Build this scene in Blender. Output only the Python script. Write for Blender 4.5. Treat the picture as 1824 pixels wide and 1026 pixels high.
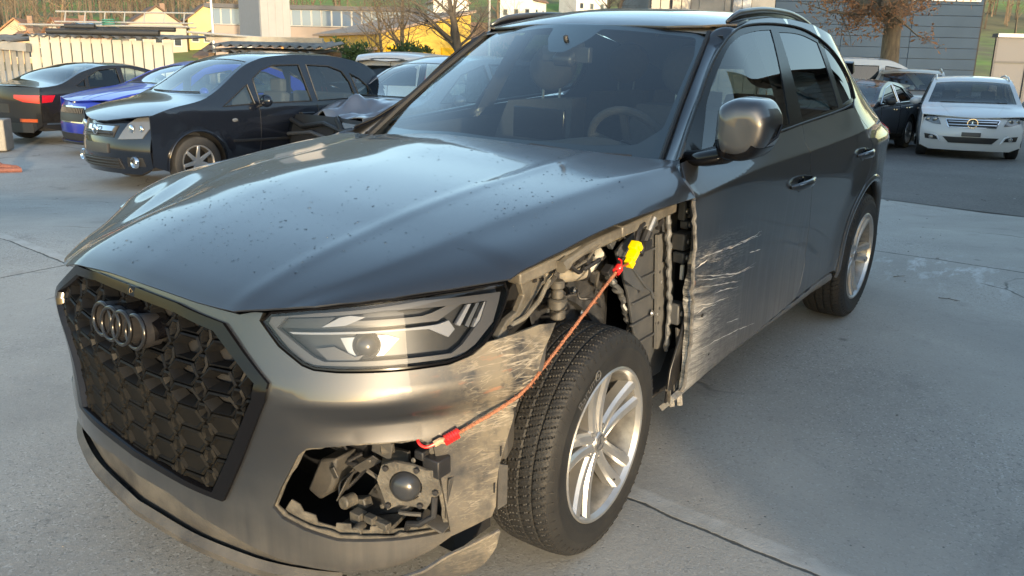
import bpy, bmesh, math, random
from mathutils import Vector, Matrix, noise
from mathutils.geometry import delaunay_2d_cdt
import numpy as np

for o in list(bpy.data.objects):
    bpy.data.objects.remove(o)
scene = bpy.context.scene
COL = scene.collection
rnd = random.Random(7)

# ------------------------------------------------------------ camera
YAW, PITCH, ROLL, FPX = -0.627, -0.308, 0.0218, 1500.0
CAMP = Vector((2.05, -2.03, 1.577))
_fw = Vector((math.sin(YAW)*math.cos(PITCH), math.cos(YAW)*math.cos(PITCH), math.sin(PITCH)))
_r = Vector((math.cos(YAW), -math.sin(YAW), 0)); _u = _r.cross(_fw)
_r2 = _r*math.cos(ROLL)+_u*math.sin(ROLL); _u2 = -_r*math.sin(ROLL)+_u*math.cos(ROLL)
cam_d = bpy.data.cameras.new('camera'); cam = bpy.data.objects.new('camera', cam_d); COL.objects.link(cam)
cam.matrix_world = Matrix(((_r2.x, _u2.x, -_fw.x, CAMP.x), (_r2.y, _u2.y, -_fw.y, CAMP.y), (_r2.z, _u2.z, -_fw.z, CAMP.z), (0, 0, 0, 1)))
cam_d.sensor_width = 36; cam_d.lens = FPX/1824*36; cam_d.clip_start = .05; cam_d.clip_end = 5000
scene.camera = cam

# ------------------------------------------------------------ sky, sun, exposure
SUN_AZ, SUN_EL = math.radians(55), math.radians(7)      # azimuth measured from the car's nose towards its left side
SUN_DIR = Vector((math.sin(SUN_AZ)*math.cos(SUN_EL), -math.cos(SUN_AZ)*math.cos(SUN_EL), math.sin(SUN_EL)))
world = bpy.data.worlds.new('World'); scene.world = world; world.use_nodes = True
wn = world.node_tree.nodes; wl = world.node_tree.links
sky = wn.new('ShaderNodeTexSky'); sky.sky_type = 'NISHITA'; sky.sun_disc = False
sky.sun_elevation = SUN_EL; sky.sun_rotation = math.atan2(SUN_DIR.x, SUN_DIR.y)
sky.air_density = 1.0; sky.dust_density = 1.0; sky.ozone_density = 1.7
wn['Background'].inputs['Strength'].default_value = 0.15
wl.new(sky.outputs[0], wn['Background'].inputs[0])
sun_d = bpy.data.lights.new('sun', 'SUN'); sun_d.energy = 1.35; sun_d.angle = math.radians(1.2); sun_d.color = (1, .86, .66)
sun = bpy.data.objects.new('sun', sun_d); COL.objects.link(sun)
sun.rotation_euler = (-SUN_DIR).to_track_quat('-Z', 'Y').to_euler(); sun.location = (3, -6, 8)
vs = scene.view_settings; vs.view_transform = 'Standard'; vs.look = 'None'; vs.gamma = 1; vs.use_curve_mapping = False
vs.exposure = 2.25
vs.use_white_balance = True; vs.white_balance_temperature = 7300; vs.white_balance_tint = 10

# ------------------------------------------------------------ materials
def mat(name, col, rough=.5, metal=0., coat=0., var=0., vscale=6., bump=0., bscale=60., spec=.5, col2=None, trans=0., emit=None, coat_rough=.03, vdetail=4, stretch=None):
    m = bpy.data.materials.new(name); m.use_nodes = True
    nt = m.node_tree; b = nt.nodes['Principled BSDF']
    b.inputs['Base Color'].default_value = (*col, 1); b.inputs['Roughness'].default_value = rough
    b.inputs['Metallic'].default_value = metal; b.inputs['Coat Weight'].default_value = coat
    b.inputs['Coat Roughness'].default_value = coat_rough; b.inputs['Specular IOR Level'].default_value = spec
    tc = nt.nodes.new('ShaderNodeTexCoord'); src = tc.outputs['Object']
    if stretch:
        mp = nt.nodes.new('ShaderNodeMapping'); mp.inputs['Scale'].default_value = stretch
        nt.links.new(src, mp.inputs[0]); src = mp.outputs[0]
    if var or col2:
        n = nt.nodes.new('ShaderNodeTexNoise'); n.inputs['Scale'].default_value = vscale; n.inputs['Detail'].default_value = vdetail
        n.inputs['Roughness'].default_value = .65
        nt.links.new(src, n.inputs['Vector'])
        r = nt.nodes.new('ShaderNodeValToRGB'); r.color_ramp.elements[0].position = .3; r.color_ramp.elements[1].position = .7
        c2 = col2 or tuple(max(0, c*(1-var)) for c in col); c1 = col if col2 else tuple(min(1, c*(1+var)) for c in col)
        r.color_ramp.elements[0].color = (*c2, 1); r.color_ramp.elements[1].color = (*c1, 1)
        nt.links.new(n.outputs[0], r.inputs[0]); nt.links.new(r.outputs[0], b.inputs['Base Color'])
    if bump:
        n2 = nt.nodes.new('ShaderNodeTexNoise'); n2.inputs['Scale'].default_value = bscale; n2.inputs['Detail'].default_value = 5
        nt.links.new(src, n2.inputs['Vector'])
        bp = nt.nodes.new('ShaderNodeBump'); bp.inputs['Strength'].default_value = bump; bp.inputs['Distance'].default_value = .01
        nt.links.new(n2.outputs[0], bp.inputs['Height']); nt.links.new(bp.outputs[0], b.inputs['Normal'])
    if emit:
        b.inputs['Emission Color'].default_value = (*emit[0], 1); b.inputs['Emission Strength'].default_value = emit[1]
    return m

def glass(name, tint=(.75, .82, .80), refl=1.0, rough=.0, ior=1.5):
    m = bpy.data.materials.new(name); m.use_nodes = True; nt = m.node_tree
    nt.nodes.remove(nt.nodes['Principled BSDF']); out = nt.nodes['Material Output']
    tr = nt.nodes.new('ShaderNodeBsdfTransparent'); tr.inputs[0].default_value = (*tint, 1)
    gl = nt.nodes.new('ShaderNodeBsdfGlossy'); gl.inputs['Roughness'].default_value = rough; gl.inputs[0].default_value = (refl, refl, refl, 1)
    fr = nt.nodes.new('ShaderNodeFresnel'); ge = nt.nodes.new('ShaderNodeNewGeometry'); mr = nt.nodes.new('ShaderNodeMapRange')
    mr.inputs[3].default_value = ior; mr.inputs[4].default_value = 1/ior; nt.links.new(ge.outputs['Backfacing'], mr.inputs[0]); nt.links.new(mr.outputs[0], fr.inputs['IOR'])   # a thin pane reflects alike from both sides
    mx = nt.nodes.new('ShaderNodeMixShader'); nt.links.new(fr.outputs[0], mx.inputs[0]); nt.links.new(tr.outputs[0], mx.inputs[1]); nt.links.new(gl.outputs[0], mx.inputs[2])
    nt.links.new(mx.outputs[0], out.inputs[0])
    return m

class NG:      # tiny node-graph helper
    def __init__(s, m): s.m = m; s.nt = m.node_tree; s.b = s.nt.nodes.get('Principled BSDF')
    def n(s, t, **k):
        nd = s.nt.nodes.new(t)
        for a, v in k.items(): setattr(nd, a, v)
        return nd
    def l(s, a, b): s.nt.links.new(a, b)
    def coord(s): return s.n('ShaderNodeTexCoord').outputs['Object']
    def mapped(s, src, scale=(1, 1, 1), rot=(0, 0, 0), loc=(0, 0, 0)):
        m = s.n('ShaderNodeMapping'); m.inputs['Scale'].default_value = scale; m.inputs['Rotation'].default_value = rot; m.inputs['Location'].default_value = loc
        s.l(src, m.inputs[0]); return m.outputs[0]
    def noise(s, src, scale, detail=4, rough=.6, dist=0.):
        n = s.n('ShaderNodeTexNoise'); n.inputs['Scale'].default_value = scale; n.inputs['Detail'].default_value = detail; n.inputs['Roughness'].default_value = rough
        n.inputs['Distortion'].default_value = dist; s.l(src, n.inputs['Vector']); return n.outputs[0]
    def ramp(s, src, a, b, c0=(0, 0, 0), c1=(1, 1, 1)):
        r = s.n('ShaderNodeValToRGB'); r.color_ramp.elements[0].position = a; r.color_ramp.elements[1].position = b
        r.color_ramp.elements[0].color = (*c0, 1); r.color_ramp.elements[1].color = (*c1, 1); s.l(src, r.inputs[0]); return r.outputs[0]
    def math(s, op, a, b=None):
        m = s.n('ShaderNodeMath', operation=op)
        for i, v in enumerate((a, b)):
            if v is None: continue
            if isinstance(v, (int, float)): m.inputs[i].default_value = v
            else: s.l(v, m.inputs[i])
        return m.outputs[0]
    def sep(s, src):
        x = s.n('ShaderNodeSeparateXYZ'); s.l(src, x.inputs[0]); return x.outputs
    def mix(s, f, a, b):
        m = s.n('ShaderNodeMix', data_type='RGBA')
        for k, v in ((0, f), (6, a), (7, b)):
            if isinstance(v, (int, float)): m.inputs[k].default_value = v
            elif isinstance(v, tuple): m.inputs[k].default_value = (*v, 1)
            else: s.l(v, m.inputs[k])
        return m.outputs[2]
    def maprange(s, v, a, b, c=0., d=1.):
        m = s.n('ShaderNodeMapRange'); s.l(v, m.inputs[0])
        for i, q in zip((1, 2, 3, 4), (a, b, c, d)): m.inputs[i].default_value = q
        return m.outputs[0]

# ------------------------------------------------------------ mesh helpers
def link(o, parent=None):
    COL.objects.link(o)
    if parent: o.parent = parent
    return o
def tag(o, label=None, cat=None, group=None, kind=None):
    for k, v in (('label', label), ('category', cat), ('group', group), ('kind', kind)):
        if v: o[k] = v
    return o
def empty(name, label, cat, group=None, mw=None):
    o = bpy.data.objects.new(name, None); COL.objects.link(o); o.empty_display_size = .2
    if mw is not None: o.matrix_world = mw
    return tag(o, label, cat, group)
def mesh_obj(name, V, F, m, parent=None, smooth=True, angle=35, normals=None, nomesh=False):
    me = bpy.data.meshes.new(name); me.from_pydata([tuple(v) for v in V], [], F); me.update()
    if m: me.materials.append(m)
    if smooth:
        me.shade_smooth()
        if normals is not None: me.normals_split_custom_set_from_vertices([tuple(n) for n in normals])
        elif angle < 180: me.set_sharp_from_angle(angle=math.radians(angle))
    if nomesh: return me
    return link(bpy.data.objects.new(name, me), parent)

def frames(P, closed=False):
    n = len(P); T = []
    for i in range(n):
        a = P[i-1] if i or closed else P[i]; b = P[(i+1) % n] if i < n-1 or closed else P[i]
        t = (b-a); T.append(t.normalized() if t.length > 1e-9 else Vector((0, 0, 1)))
    u = Vector((0, 0, 1)) if abs(T[0].z) < .9 else Vector((1, 0, 0))
    out = []
    for t in T:
        u = (u - t*u.dot(t)); u = u.normalized() if u.length > 1e-6 else t.orthogonal().normalized()
        out.append((u.copy(), t.cross(u)))
    return out

class MB:
    def __init__(s, xf=None): s.V = []; s.F = []; s.xf = xf
    def add(s, V, F):
        k = len(s.V); s.V += [Vector(v) for v in V]; s.F += [tuple(i+k for i in f) for f in F]; return s
    def box(s, c, size, rot=None, taper=(1, 1)):
        sx, sy, sz = (q/2 for q in size); V = []
        for z in (-1, 1):
            k = taper if z > 0 else (1, 1)
            for x, y in ((-1, -1), (1, -1), (1, 1), (-1, 1)):
                v = Vector((x*sx*k[0], y*sy*k[1], z*sz))
                if rot is not None: v = rot @ v
                V.append(v+Vector(c))
        return s.add(V, [(3, 2, 1, 0), (4, 5, 6, 7), (0, 1, 5, 4), (1, 2, 6, 5), (2, 3, 7, 6), (3, 0, 4, 7)])
    def bar(s, a, b, w, h, up=(0, 0, 1), w2=None, h2=None):
        a = Vector(a); b = Vector(b); t = (b-a).normalized(); u = Vector(up); u = (u-t*u.dot(t)).normalized(); r = t.cross(u)
        w2 = w if w2 is None else w2; h2 = h if h2 is None else h2
        V = [p+r*x*ww/2+u*y*hh/2 for p, ww, hh in ((a, w, h), (b, w2, h2)) for x, y in ((-1, -1), (1, -1), (1, 1), (-1, 1))]
        return s.add(V, [(0, 1, 2, 3), (7, 6, 5, 4), (4, 5, 1, 0), (5, 6, 2, 1), (6, 7, 3, 2), (7, 4, 0, 3)])
    def tube(s, P, r, n=8, closed=False, caps=True, sq=1.0):
        P = [Vector(p) for p in P]; R = r if isinstance(r, (list, tuple)) else [r]*len(P)
        V = []; F = []
        for p, q, (u, w) in zip(P, R, frames(P, closed)):
            for k in range(n):
                a = 2*math.pi*k/n; V.append(p+u*math.cos(a)*q+w*math.sin(a)*q*sq)
        m = len(P); lim = m if closed else m-1
        for i in range(lim):
            j = (i+1) % m
            for k in range(n):
                k2 = (k+1) % n; F.append((i*n+k, i*n+k2, j*n+k2, j*n+k))
        if caps and not closed:
            F.append(tuple(range(n-1, -1, -1))); F.append(tuple((m-1)*n+k for k in range(n)))
        return s.add(V, F)
    def lathe(s, prof, n=32, mw=None, closed=False):
        V = []; F = []; m = len(prof)      # prof (radius, height) about local z
        for k in range(n):
            a = 2*math.pi*k/n
            for r, h in prof:
                v = Vector((r*math.cos(a), r*math.sin(a), h)); V.append(mw @ v if mw is not None else v)
        for k in range(n):
            k2 = (k+1) % n
            for i in range(m if closed else m-1):
                j = (i+1) % m; F.append((k*m+i, k2*m+i, k2*m+j, k*m+j))
        return s.add(V, F)
    def prism(s, poly, fn, d0, d1):
        n = len(poly); V = [fn(p, d0) for p in poly]+[fn(p, d1) for p in poly]
        return s.add(V, [tuple(range(n-1, -1, -1)), tuple(range(n, 2*n))]+[(i, (i+1) % n, n+(i+1) % n, n+i) for i in range(n)])
    def grid(s, fn, nu, nv):
        V = [fn(i/nu, j/nv) for i in range(nu+1) for j in range(nv+1)]; w = nv+1
        return s.add(V, [(i*w+j, (i+1)*w+j, (i+1)*w+j+1, i*w+j+1) for i in range(nu) for j in range(nv)])
    def ball(s, c, r, n=10, m=6, sc=(1, 1, 1), rot=None):
        c = Vector(c); V = []; F = []
        for i in range(m+1):
            th = math.pi*i/m
            for k in range(n):
                a = 2*math.pi*k/n; v = Vector((math.sin(th)*math.cos(a)*r*sc[0], math.sin(th)*math.sin(a)*r*sc[1], math.cos(th)*r*sc[2]))
                V.append(c+(rot @ v if rot is not None else v))
        for i in range(m):
            for k in range(n): F.append((i*n+k, (i+1)*n+k, (i+1)*n+(k+1) % n, i*n+(k+1) % n))
        return s.add(V, F)
    def build(s, name, m, parent=None, smooth=True, angle=35, bevel=0, fix=True):
        V = [s.xf @ v for v in s.V] if s.xf is not None else s.V
        o = mesh_obj(name, V, s.F, m, parent, smooth, angle)
        if fix:
            bm = bmesh.new(); bm.from_mesh(o.data); bmesh.ops.remove_doubles(bm, verts=bm.verts, dist=1e-5); bmesh.ops.recalc_face_normals(bm, faces=bm.faces)
            bm.to_mesh(o.data); bm.free()
            if smooth and angle < 180: o.data.set_sharp_from_angle(angle=math.radians(angle))
        if bevel:
            md = o.modifiers.new('bevel', 'BEVEL'); md.width = bevel; md.segments = 2; md.limit_method = 'ANGLE'; md.angle_limit = math.radians(40)
        return o

def inpoly(x, y, P):
    c = False; j = len(P)-1
    for i in range(len(P)):
        xi, yi = P[i]; xj, yj = P[j]
        if (yi > y) != (yj > y) and x < (xj-xi)*(y-yi)/(yj-yi)+xi: c = not c
        j = i
    return c
def inpoly_np(X, Y, P):
    c = np.zeros(len(X), bool); Q = np.asarray(P, float); j = len(Q)-1
    for i in range(len(Q)):
        xi, yi = Q[i]; xj, yj = Q[j]
        if yi != yj: c ^= ((yi > Y) != (yj > Y)) & (X < (xj-xi)*(Y-yi)/(yj-yi)+xi)
        j = i
    return c
def dens(P, step, closed=True):
    out = []; n = len(P)
    for i in range(n if closed else n-1):
        a = P[i]; b = P[(i+1) % n]; L = math.hypot(b[0]-a[0], b[1]-a[1]); k = max(1, int(math.ceil(L/step)))
        for q in range(k): out.append((a[0]+(b[0]-a[0])*q/k, a[1]+(b[1]-a[1])*q/k))
    if not closed: out.append(P[-1])
    return out
def rounded(P, r, k=3):
    """round polygon corners in 2D"""
    out = []; n = len(P)
    for i in range(n):
        p0 = Vector(P[i-1]); p = Vector(P[i]); p1 = Vector(P[(i+1) % n])
        a = (p0-p); b = (p1-p); q = min(r, a.length*.4, b.length*.4)
        A = p+a.normalized()*q; B = p+b.normalized()*q
        for j in range(k+1):
            t = j/k; v = A*(1-t)**2+p*2*t*(1-t)+B*t*t; out.append((v.x, v.y))
    return out
def catmull(P, k=4, closed=False):
    out = []; n = len(P)
    for i in range(n if closed else n-1):
        p = [Vector(P[(i+j) % n] if closed else P[min(n-1, max(0, i+j))]) for j in (-1, 0, 1, 2)]
        for q in range(k):
            t = q/k; v = (p[1]*2+(p[2]-p[0])*t+(p[0]*2-p[1]*5+p[2]*4-p[3])*t*t+(-p[0]+p[1]*3-p[2]*3+p[3])*t**3)*.5; out.append(tuple(v))
    if not closed: out.append(tuple(P[-1]))
    return out
def nrm(f, a, b, e=2e-3):
    p = Vector(f(a, b)); 
    du = Vector(f(a+e, b))-Vector(f(a-e, b)); dv = Vector(f(a, b+e))-Vector(f(a, b-e))
    n = du.cross(dv); return n.normalized() if n.length > 1e-12 else Vector((0, 0, 1))
def shift(f, o, sgn=1):
    """surface f moved along its outward normal"""
    return lambda a, b: Vector(f(a, b))+nrm(f, a, b)*(o*sgn)
def panel(name, m, parent, f, outer, holes=(), step=.03, flange=.012, sgn=1, mirror=False, lines=(), estep=None, post=None):
    """skin cut from the surface f(a,b) along 2D outlines, with turned-in edges. sgn flips the outward normal."""
    estep = estep or step
    O = dens(outer, estep); Hs = [dens(h, estep) for h in holes]
    pts = []; edges = []
    def loop(L):
        k = len(pts); n = len(L); pts.extend(L); edges.extend((k+i, k+(i+1) % n) for i in range(n))
    loop(O)
    for h in Hs: loop(h)
    for ln in lines:
        L = dens(ln, estep, False); k = len(pts); pts.extend(L); edges.extend((k+i, k+i+1) for i in range(len(L)-1))
    xs = [p[0] for p in O]; ys = [p[1] for p in O]
    nx = int((max(xs)-min(xs))/step)+2; ny = int((max(ys)-min(ys))/step)+2
    bset = {}
    for p in pts: bset.setdefault((int(p[0]//step), int(p[1]//step)), []).append(p)
    gi, gj = np.meshgrid(np.arange(nx), np.arange(ny), indexing='ij'); GX = (min(xs)+(gi+.5*(gj % 2))*step).ravel(); GY = (min(ys)+(gj+.5)*step).ravel()
    ok = inpoly_np(GX, GY, O)
    for h in Hs: ok &= ~inpoly_np(GX, GY, h)
    if 1:
        for x, y in zip(GX[ok].tolist(), GY[ok].tolist()):
            cx, cy = int(x//step), int(y//step)
            if any((x-p[0])**2+(y-p[1])**2 < (.45*step)**2 for a in (-1, 0, 1) for b in (-1, 0, 1) for p in bset.get((cx+a, cy+b), ())): continue
            pts.append((x, y))
    vv, ee, ff, _, _, _ = delaunay_2d_cdt([Vector(p) for p in pts], edges, [], 0, 1e-6)
    V = [Vector(f(p.x, p.y)) for p in vv]; N = [nrm(f, p.x, p.y)*sgn for p in vv]
    F = []
    CX = np.array([sum(vv[i].x for i in t)/len(t) for t in ff]); CY = np.array([sum(vv[i].y for i in t)/len(t) for t in ff])
    ok = inpoly_np(CX, CY, O)
    for h in Hs: ok &= ~inpoly_np(CX, CY, h)
    for t, k_ in zip(ff, ok.tolist()):
        if k_:
            t = list(t)
            g = (V[t[1]]-V[t[0]]).cross(V[t[2]]-V[t[0]])
            if g.dot(N[t[0]]) < 0: t.reverse()
            F.append(tuple(t))
    if post:
        V = [post(p, n) for p, n in zip(V, N)]; A = [Vector() for _ in V]
        for t in F:
            g = (V[t[1]]-V[t[0]]).cross(V[t[2]]-V[t[0]])
            for i in t: A[i] += g
        N = [a.normalized() if a.length > 1e-14 else n for a, n in zip(A, N)]
    if flange:
        cnt = {}
        for t in F:
            for i in range(len(t)):
                e = (t[i], t[(i+1) % len(t)]); cnt[e] = 1
        for (a, b) in list(cnt):
            if (b, a) in cnt: continue
            k = len(V); na = (N[a]+N[b]).normalized(); 
            V += [V[a].copy(), V[b].copy(), V[b]-N[b]*flange, V[a]-N[a]*flange]
            fn = (V[k+1]-V[k]).cross(-na); fn = fn.normalized() if fn.length > 1e-9 else na
            fn = -fn
            g = (V[k+2]-V[k+1]).cross(V[k]-V[k+1])
            F.append((k+1, k, k+3, k+2)); 
            gg = (V[k]-V[k+1]).cross(V[k+3]-V[k+1]).normalized() if (V[k]-V[k+1]).length > 1e-9 else na
            N += [(gg+na*.5).normalized(), (gg+na*.5).normalized(), gg, gg]
    if mirror:
        V = [Vector((-v.x, v.y, v.z)) for v in V]; N = [Vector((-n.x, n.y, n.z)) for n in N]; F = [tuple(reversed(t)) for t in F]
    used = sorted({i for t in F for i in t}); ix = {q: i for i, q in enumerate(used)}
    return mesh_obj(name, [V[i] for i in used], [tuple(ix[i] for i in t) for t in F], m, parent, True, 180, [N[i] for i in used])
def copy_tree(o, parent=None):
    c = o.copy(); COL.objects.link(c); c.parent = parent
    if parent: c.matrix_parent_inverse = o.matrix_parent_inverse.copy()
    for ch in o.children: copy_tree(ch, c)
    return c
def text_mesh(txt, size=1.0, depth=0.0, name='lettering'):
    cu = bpy.data.curves.new(name, 'FONT'); cu.body = txt; cu.size = size; cu.extrude = depth; cu.align_x = 'CENTER'; cu.align_y = 'CENTER'; cu.resolution_u = 3
    ob = bpy.data.objects.new(name, cu); COL.objects.link(ob); bpy.context.view_layer.update()
    me = bpy.data.meshes.new_from_object(ob.evaluated_get(bpy.context.evaluated_depsgraph_get()))
    bpy.data.objects.remove(ob); bpy.data.curves.remove(cu)
    V = [v.co.copy() for v in me.vertices]; F = [tuple(p.vertices) for p in me.polygons]; bpy.data.meshes.remove(me)
    return V, F
def cub(pts):
    xs=[p[0] for p in pts]; ys=[p[1] for p in pts]; n=len(xs)
    h=[xs[i+1]-xs[i] for i in range(n-1)]; dl=[(ys[i+1]-ys[i])/h[i] for i in range(n-1)]
    m=[0]*n
    for i in range(1,n-1):
        if dl[i-1]*dl[i]>0:
            w1=2*h[i]+h[i-1]; w2=h[i]+2*h[i-1]
            m[i]=(w1+w2)/(w1/dl[i-1]+w2/dl[i])
    m[0]=dl[0]; m[-1]=dl[-1]
    def f(x):
        if x<=xs[0]: return ys[0]+m[0]*(x-xs[0])
        if x>=xs[-1]: return ys[-1]+m[-1]*(x-xs[-1])
        lo,hi=0,n-1
        while hi-lo>1:
            k=(lo+hi)//2
            if xs[k]<=x: lo=k
            else: hi=k
        t=(x-xs[lo])/h[lo]; t2=t*t; t3=t2*t
        return (2*t3-3*t2+1)*ys[lo]+(t3-2*t2+t)*h[lo]*m[lo]+(-2*t3+3*t2)*ys[hi]+(t3-t2)*h[lo]*m[hi]
    return f
def srelu(d,r): return (d+math.sqrt(d*d+r*r))/2
# ---- body side
s_zs=cub([(-.9,.99),(-.44,1.0),(0,1.02),(.4,1.03),(.52,1.035),(.8,1.05),(1.15,1.062),(1.7,1.062),(2.2,1.068),(2.9,1.085),(3.4,1.085),(3.8,1.07)])
s_w=cub([(-.6,.84),(-.44,.89),(-.2,.925),(0,.935),(.3,.939),(.5,.94),(1.2,.94),(2.0,.942),(2.8,.945),(3.1,.93),(3.4,.87),(3.6,.79),(3.72,.70)])
s_lo=cub([(-.95,-.20),(-.82,-.095),(-.76,-.038),(-.71,-.012),(-.64,-.010),(-.5,-.012),(-.3,-.004),(-.1,.002),(0,0)])
s_hi=cub([(0,0),(.02,-.012),(.06,-.034),(.10,-.054),(.14,-.073),(.18,-.093),(.3,-.155),(.5,-.272),(.6,-.345)])
def SIDE(y,z):
    d=z-s_zs(y)
    x=s_w(y)+(s_lo(d) if d<0 else s_hi(d))
    # rear arch flare
    r=math.hypot(y-2.82,z-.36)
    if d<0: x+=.016*math.exp(-((r-.46)/.09)**2)
    if y>2.4 and z>1.0:
        x-=1.15*srelu(y-2.62,.10)*(.09*min(1,(z-1.0)/.06)+.47*max(0,z-1.05))
    q=min(1,max(0,(1.35-y)/.75)); q=q*q*(3-2*q)
    if q>0 and z>1.05:
        t=min(1,(z-1.05)/.10); x-=q*(.052*t*t*(3-2*t)+.045*min(1,max(0,(z-1.15)/.15)))
    return (x,y,z)
# ---- front fascia
PLP=[(0,-.955),(.2,-.945),(.4,-.905),(.55,-.845),(.68,-.755),(.78,-.64),(.86,-.50),(.915,-.36),(.935,-.25),(.94,-.1)]
def _pl():
    P=np.array(PLP); d=np.r_[0,np.cumsum(np.hypot(*np.diff(P,axis=0).T))]
    return cub(list(zip(d,P[:,0]))),cub(list(zip(d,P[:,1]))),d
f_x,f_y,f_d=_pl()
f_off=cub([(.10,-.10),(.17,-.045),(.21,-.012),(.26,.000),(.33,.001),(.42,-.006),(.52,-.011),(.60,-.007),(.66,-.001),(.70,.0),(.735,-.009),(.78,-.025),(.84,-.045),(.90,-.064),(.96,-.092)])
def FRONT(s,z):
    a=abs(s)
    x=f_x(a); y=f_y(a); e=1e-3
    tx=f_x(a+e)-x; ty=f_y(a+e)-y; L=math.hypot(tx,ty); nx,ny=ty/L,-tx/L
    o=f_off(z)
    # scoop above the corner intake
    o-=.020*math.exp(-((z-.625)/.035)**2)*min(1,max(0,(a-.55)/.25))*min(1,max(0,(1.25-a)/.25))
    # raised line
    o+=.005*math.exp(-((z-(.68+.025*min(1,max(0,(a-.5)/.4))))/.018)**2)*min(1,max(0,(a-.5)/.1))
    x+=nx*o; y+=ny*o
    if s<0: z=z+.18*min(.62,-s)*max(0,1-(z-.35)/.7)
    return (math.copysign(x,s) if s else x,y,z)
# ---- hood
h_z0=cub([(-.92,.880),(-.90,.895),(-.87,.922),(-.80,.955),(-.63,1.007),(-.47,1.042),(-.32,1.069),(-.08,1.099),(.15,1.117),(.39,1.136),(.6,1.143),(.8,1.145)])
h_xA=cub([(-.9,.39),(-.77,.42),(-.47,.46),(-.08,.49),(.4,.51),(.8,.515)])
h_zA=cub([(-.92,.872),(-.895,.890),(-.86,.918),(-.80,.948),(-.63,1.003),(-.47,1.037),(-.32,1.065),(-.08,1.094),(.15,1.111),(.39,1.131),(.6,1.138),(.8,1.140)])
h_xB=cub([(-.9,.47),(-.8,.535),(-.66,.62),(-.55,.66),(-.3,.71),(-.1,.745),(.15,.78),(.4,.805),(.7,.82)])
h_zB=cub([(-.9,.885),(-.84,.918),(-.8,.938),(-.66,.984),(-.55,1.011),(-.3,1.055),(-.1,1.082),(.15,1.104),(.4,1.121),(.63,1.128),(.8,1.128)])
h_xE=cub([(-.9,.55),(-.8,.625),(-.66,.745),(-.55,.82),(-.44,.885),(-.35,.908),(-.2,.926),(0,.936),(.3,.940),(.7,.94)])
h_zE=cub([(-.9,.880),(-.8,.908),(-.66,.936),(-.55,.953),(-.44,.970),(-.38,.990),(-.25,1.008),(-.08,1.024),(.1,1.034),(.3,1.037),(.7,1.034)])
def HOOD(x,y):
    a=math.sqrt(x*x+.0009)
    xA,xB,xE=h_xA(y),h_xB(y),h_xE(y); z0,zA,zB,zE=h_z0(y),h_zA(y),h_zB(y),h_zE(y)
    m1=(zA-z0)/xA; m2=(zB-zA)/(xB-xA); m3=(zE-zB)/(xE-xB)
    z=z0+m1*a+(m2-m1)*srelu(a-xA,.03)+(m3-m2)*srelu(a-xB,.02)
    t=(a-xB)/(xE-xB)
    if 0<t<1: z+=.016*4*t*(1-t)*t
    z+=.0018*math.exp(-((a-xA)/.03)**2)
    if x<-.3 and y<-.2:
        q=min(1,(-x-.3)/.3); t=min(1,(-.2-y)/.4); z-=.06*q*q*(3-2*q)*t*t*(3-2*t)
    if x<-.1:
        q=min(1,(-x-.1)/.62); z-=.045*q*q*(3-2*q)
    return (x,y,z)
# ---- roof
r_ze=cub([(1.2,1.505),(1.36,1.562),(1.6,1.600),(1.9,1.614),(2.2,1.606),(2.45,1.578),(2.7,1.525),(3.0,1.445),(3.2,1.38),(3.45,1.29)])
def ROOF(x,y):
    ze=r_ze(y); xe=SIDE(y,ze)[0]
    return (x,y,ze+.032*(1-min(1.2,abs(x)/xe)**2.4))
# ---- windshield  u=-1..1, t 0..1
def WIND(u,t):
    hw=.762+(.604-.762)*t; x=u*hw
    y=.55+(1.272-.55)*t+.125*x*x/.5
    z=1.085+(1.573-1.085)*t+.018*math.sin(math.pi*t)-.05*x*x/.5*t
    return (x,y,z)
# ============================================================ ground and surroundings
# The yard behind the SUV lies about 3 degrees off the slab it stands on: yard coordinates u, v along the ground and w up, with the origin below the camera and v along its heading.
TILT = math.radians(2.98)
R0 = Vector((math.cos(YAW), -math.sin(YAW), 0)); F0 = Vector((math.sin(YAW), math.cos(YAW), 0))
FV = F0*math.cos(TILT)-Vector((0, 0, math.sin(TILT))); UPV = Vector((0, 0, math.cos(TILT)))+F0*math.sin(TILT)
BGO = Vector((CAMP.x, CAMP.y, .078))
BGM = Matrix(((R0.x, FV.x, UPV.x, BGO.x), (R0.y, FV.y, UPV.y, BGO.y), (R0.z, FV.z, UPV.z, BGO.z), (0, 0, 0, 1)))
def bg(u, v, w=0.): return BGM @ Vector((u, v, w))
def bgm(u, v, w=0., rz=0.): return BGM @ Matrix.Translation((u, v, w)) @ Matrix.Rotation(rz, 4, 'Z')
def sstep(a, b, x): t = min(1, max(0, (x-a)/(b-a))); return t*t*(3-2*t)
def gz(u, v):
    """height of the yard over horizontal coordinates"""
    k = sstep(5.2, 9.6, v)
    return k*(.078-math.tan(TILT)*v)
def gp(u, v, dz=0.): p = CAMP+R0*u+F0*v; return Vector((p.x, p.y, gz(u, v)+dz))
def spaced(a, b, d0, near, grow):
    out = [a]; x = a
    while x < b:
        x += d0+grow*max(0, abs(x)-near); out.append(min(x, b))
    return out
us = sorted(set([round(-q, 4) for q in spaced(0, 420, .9, 8, .16)]+[round(q, 4) for q in spaced(0, 420, .9, 8, .16)])); vsn = [-60, -30, -15, -8]+spaced(-4, 640, .45, 12, .15)
V = [gp(u, v) for u in us for v in vsn]; nv = len(vsn)
F = [(i*nv+j, (i+1)*nv+j, (i+1)*nv+j+1, i*nv+j+1) for i in range(len(us)-1) for j in range(nv-1)]
m_conc = mat('concrete_slab', (.30, .30, .295), .82)
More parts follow.
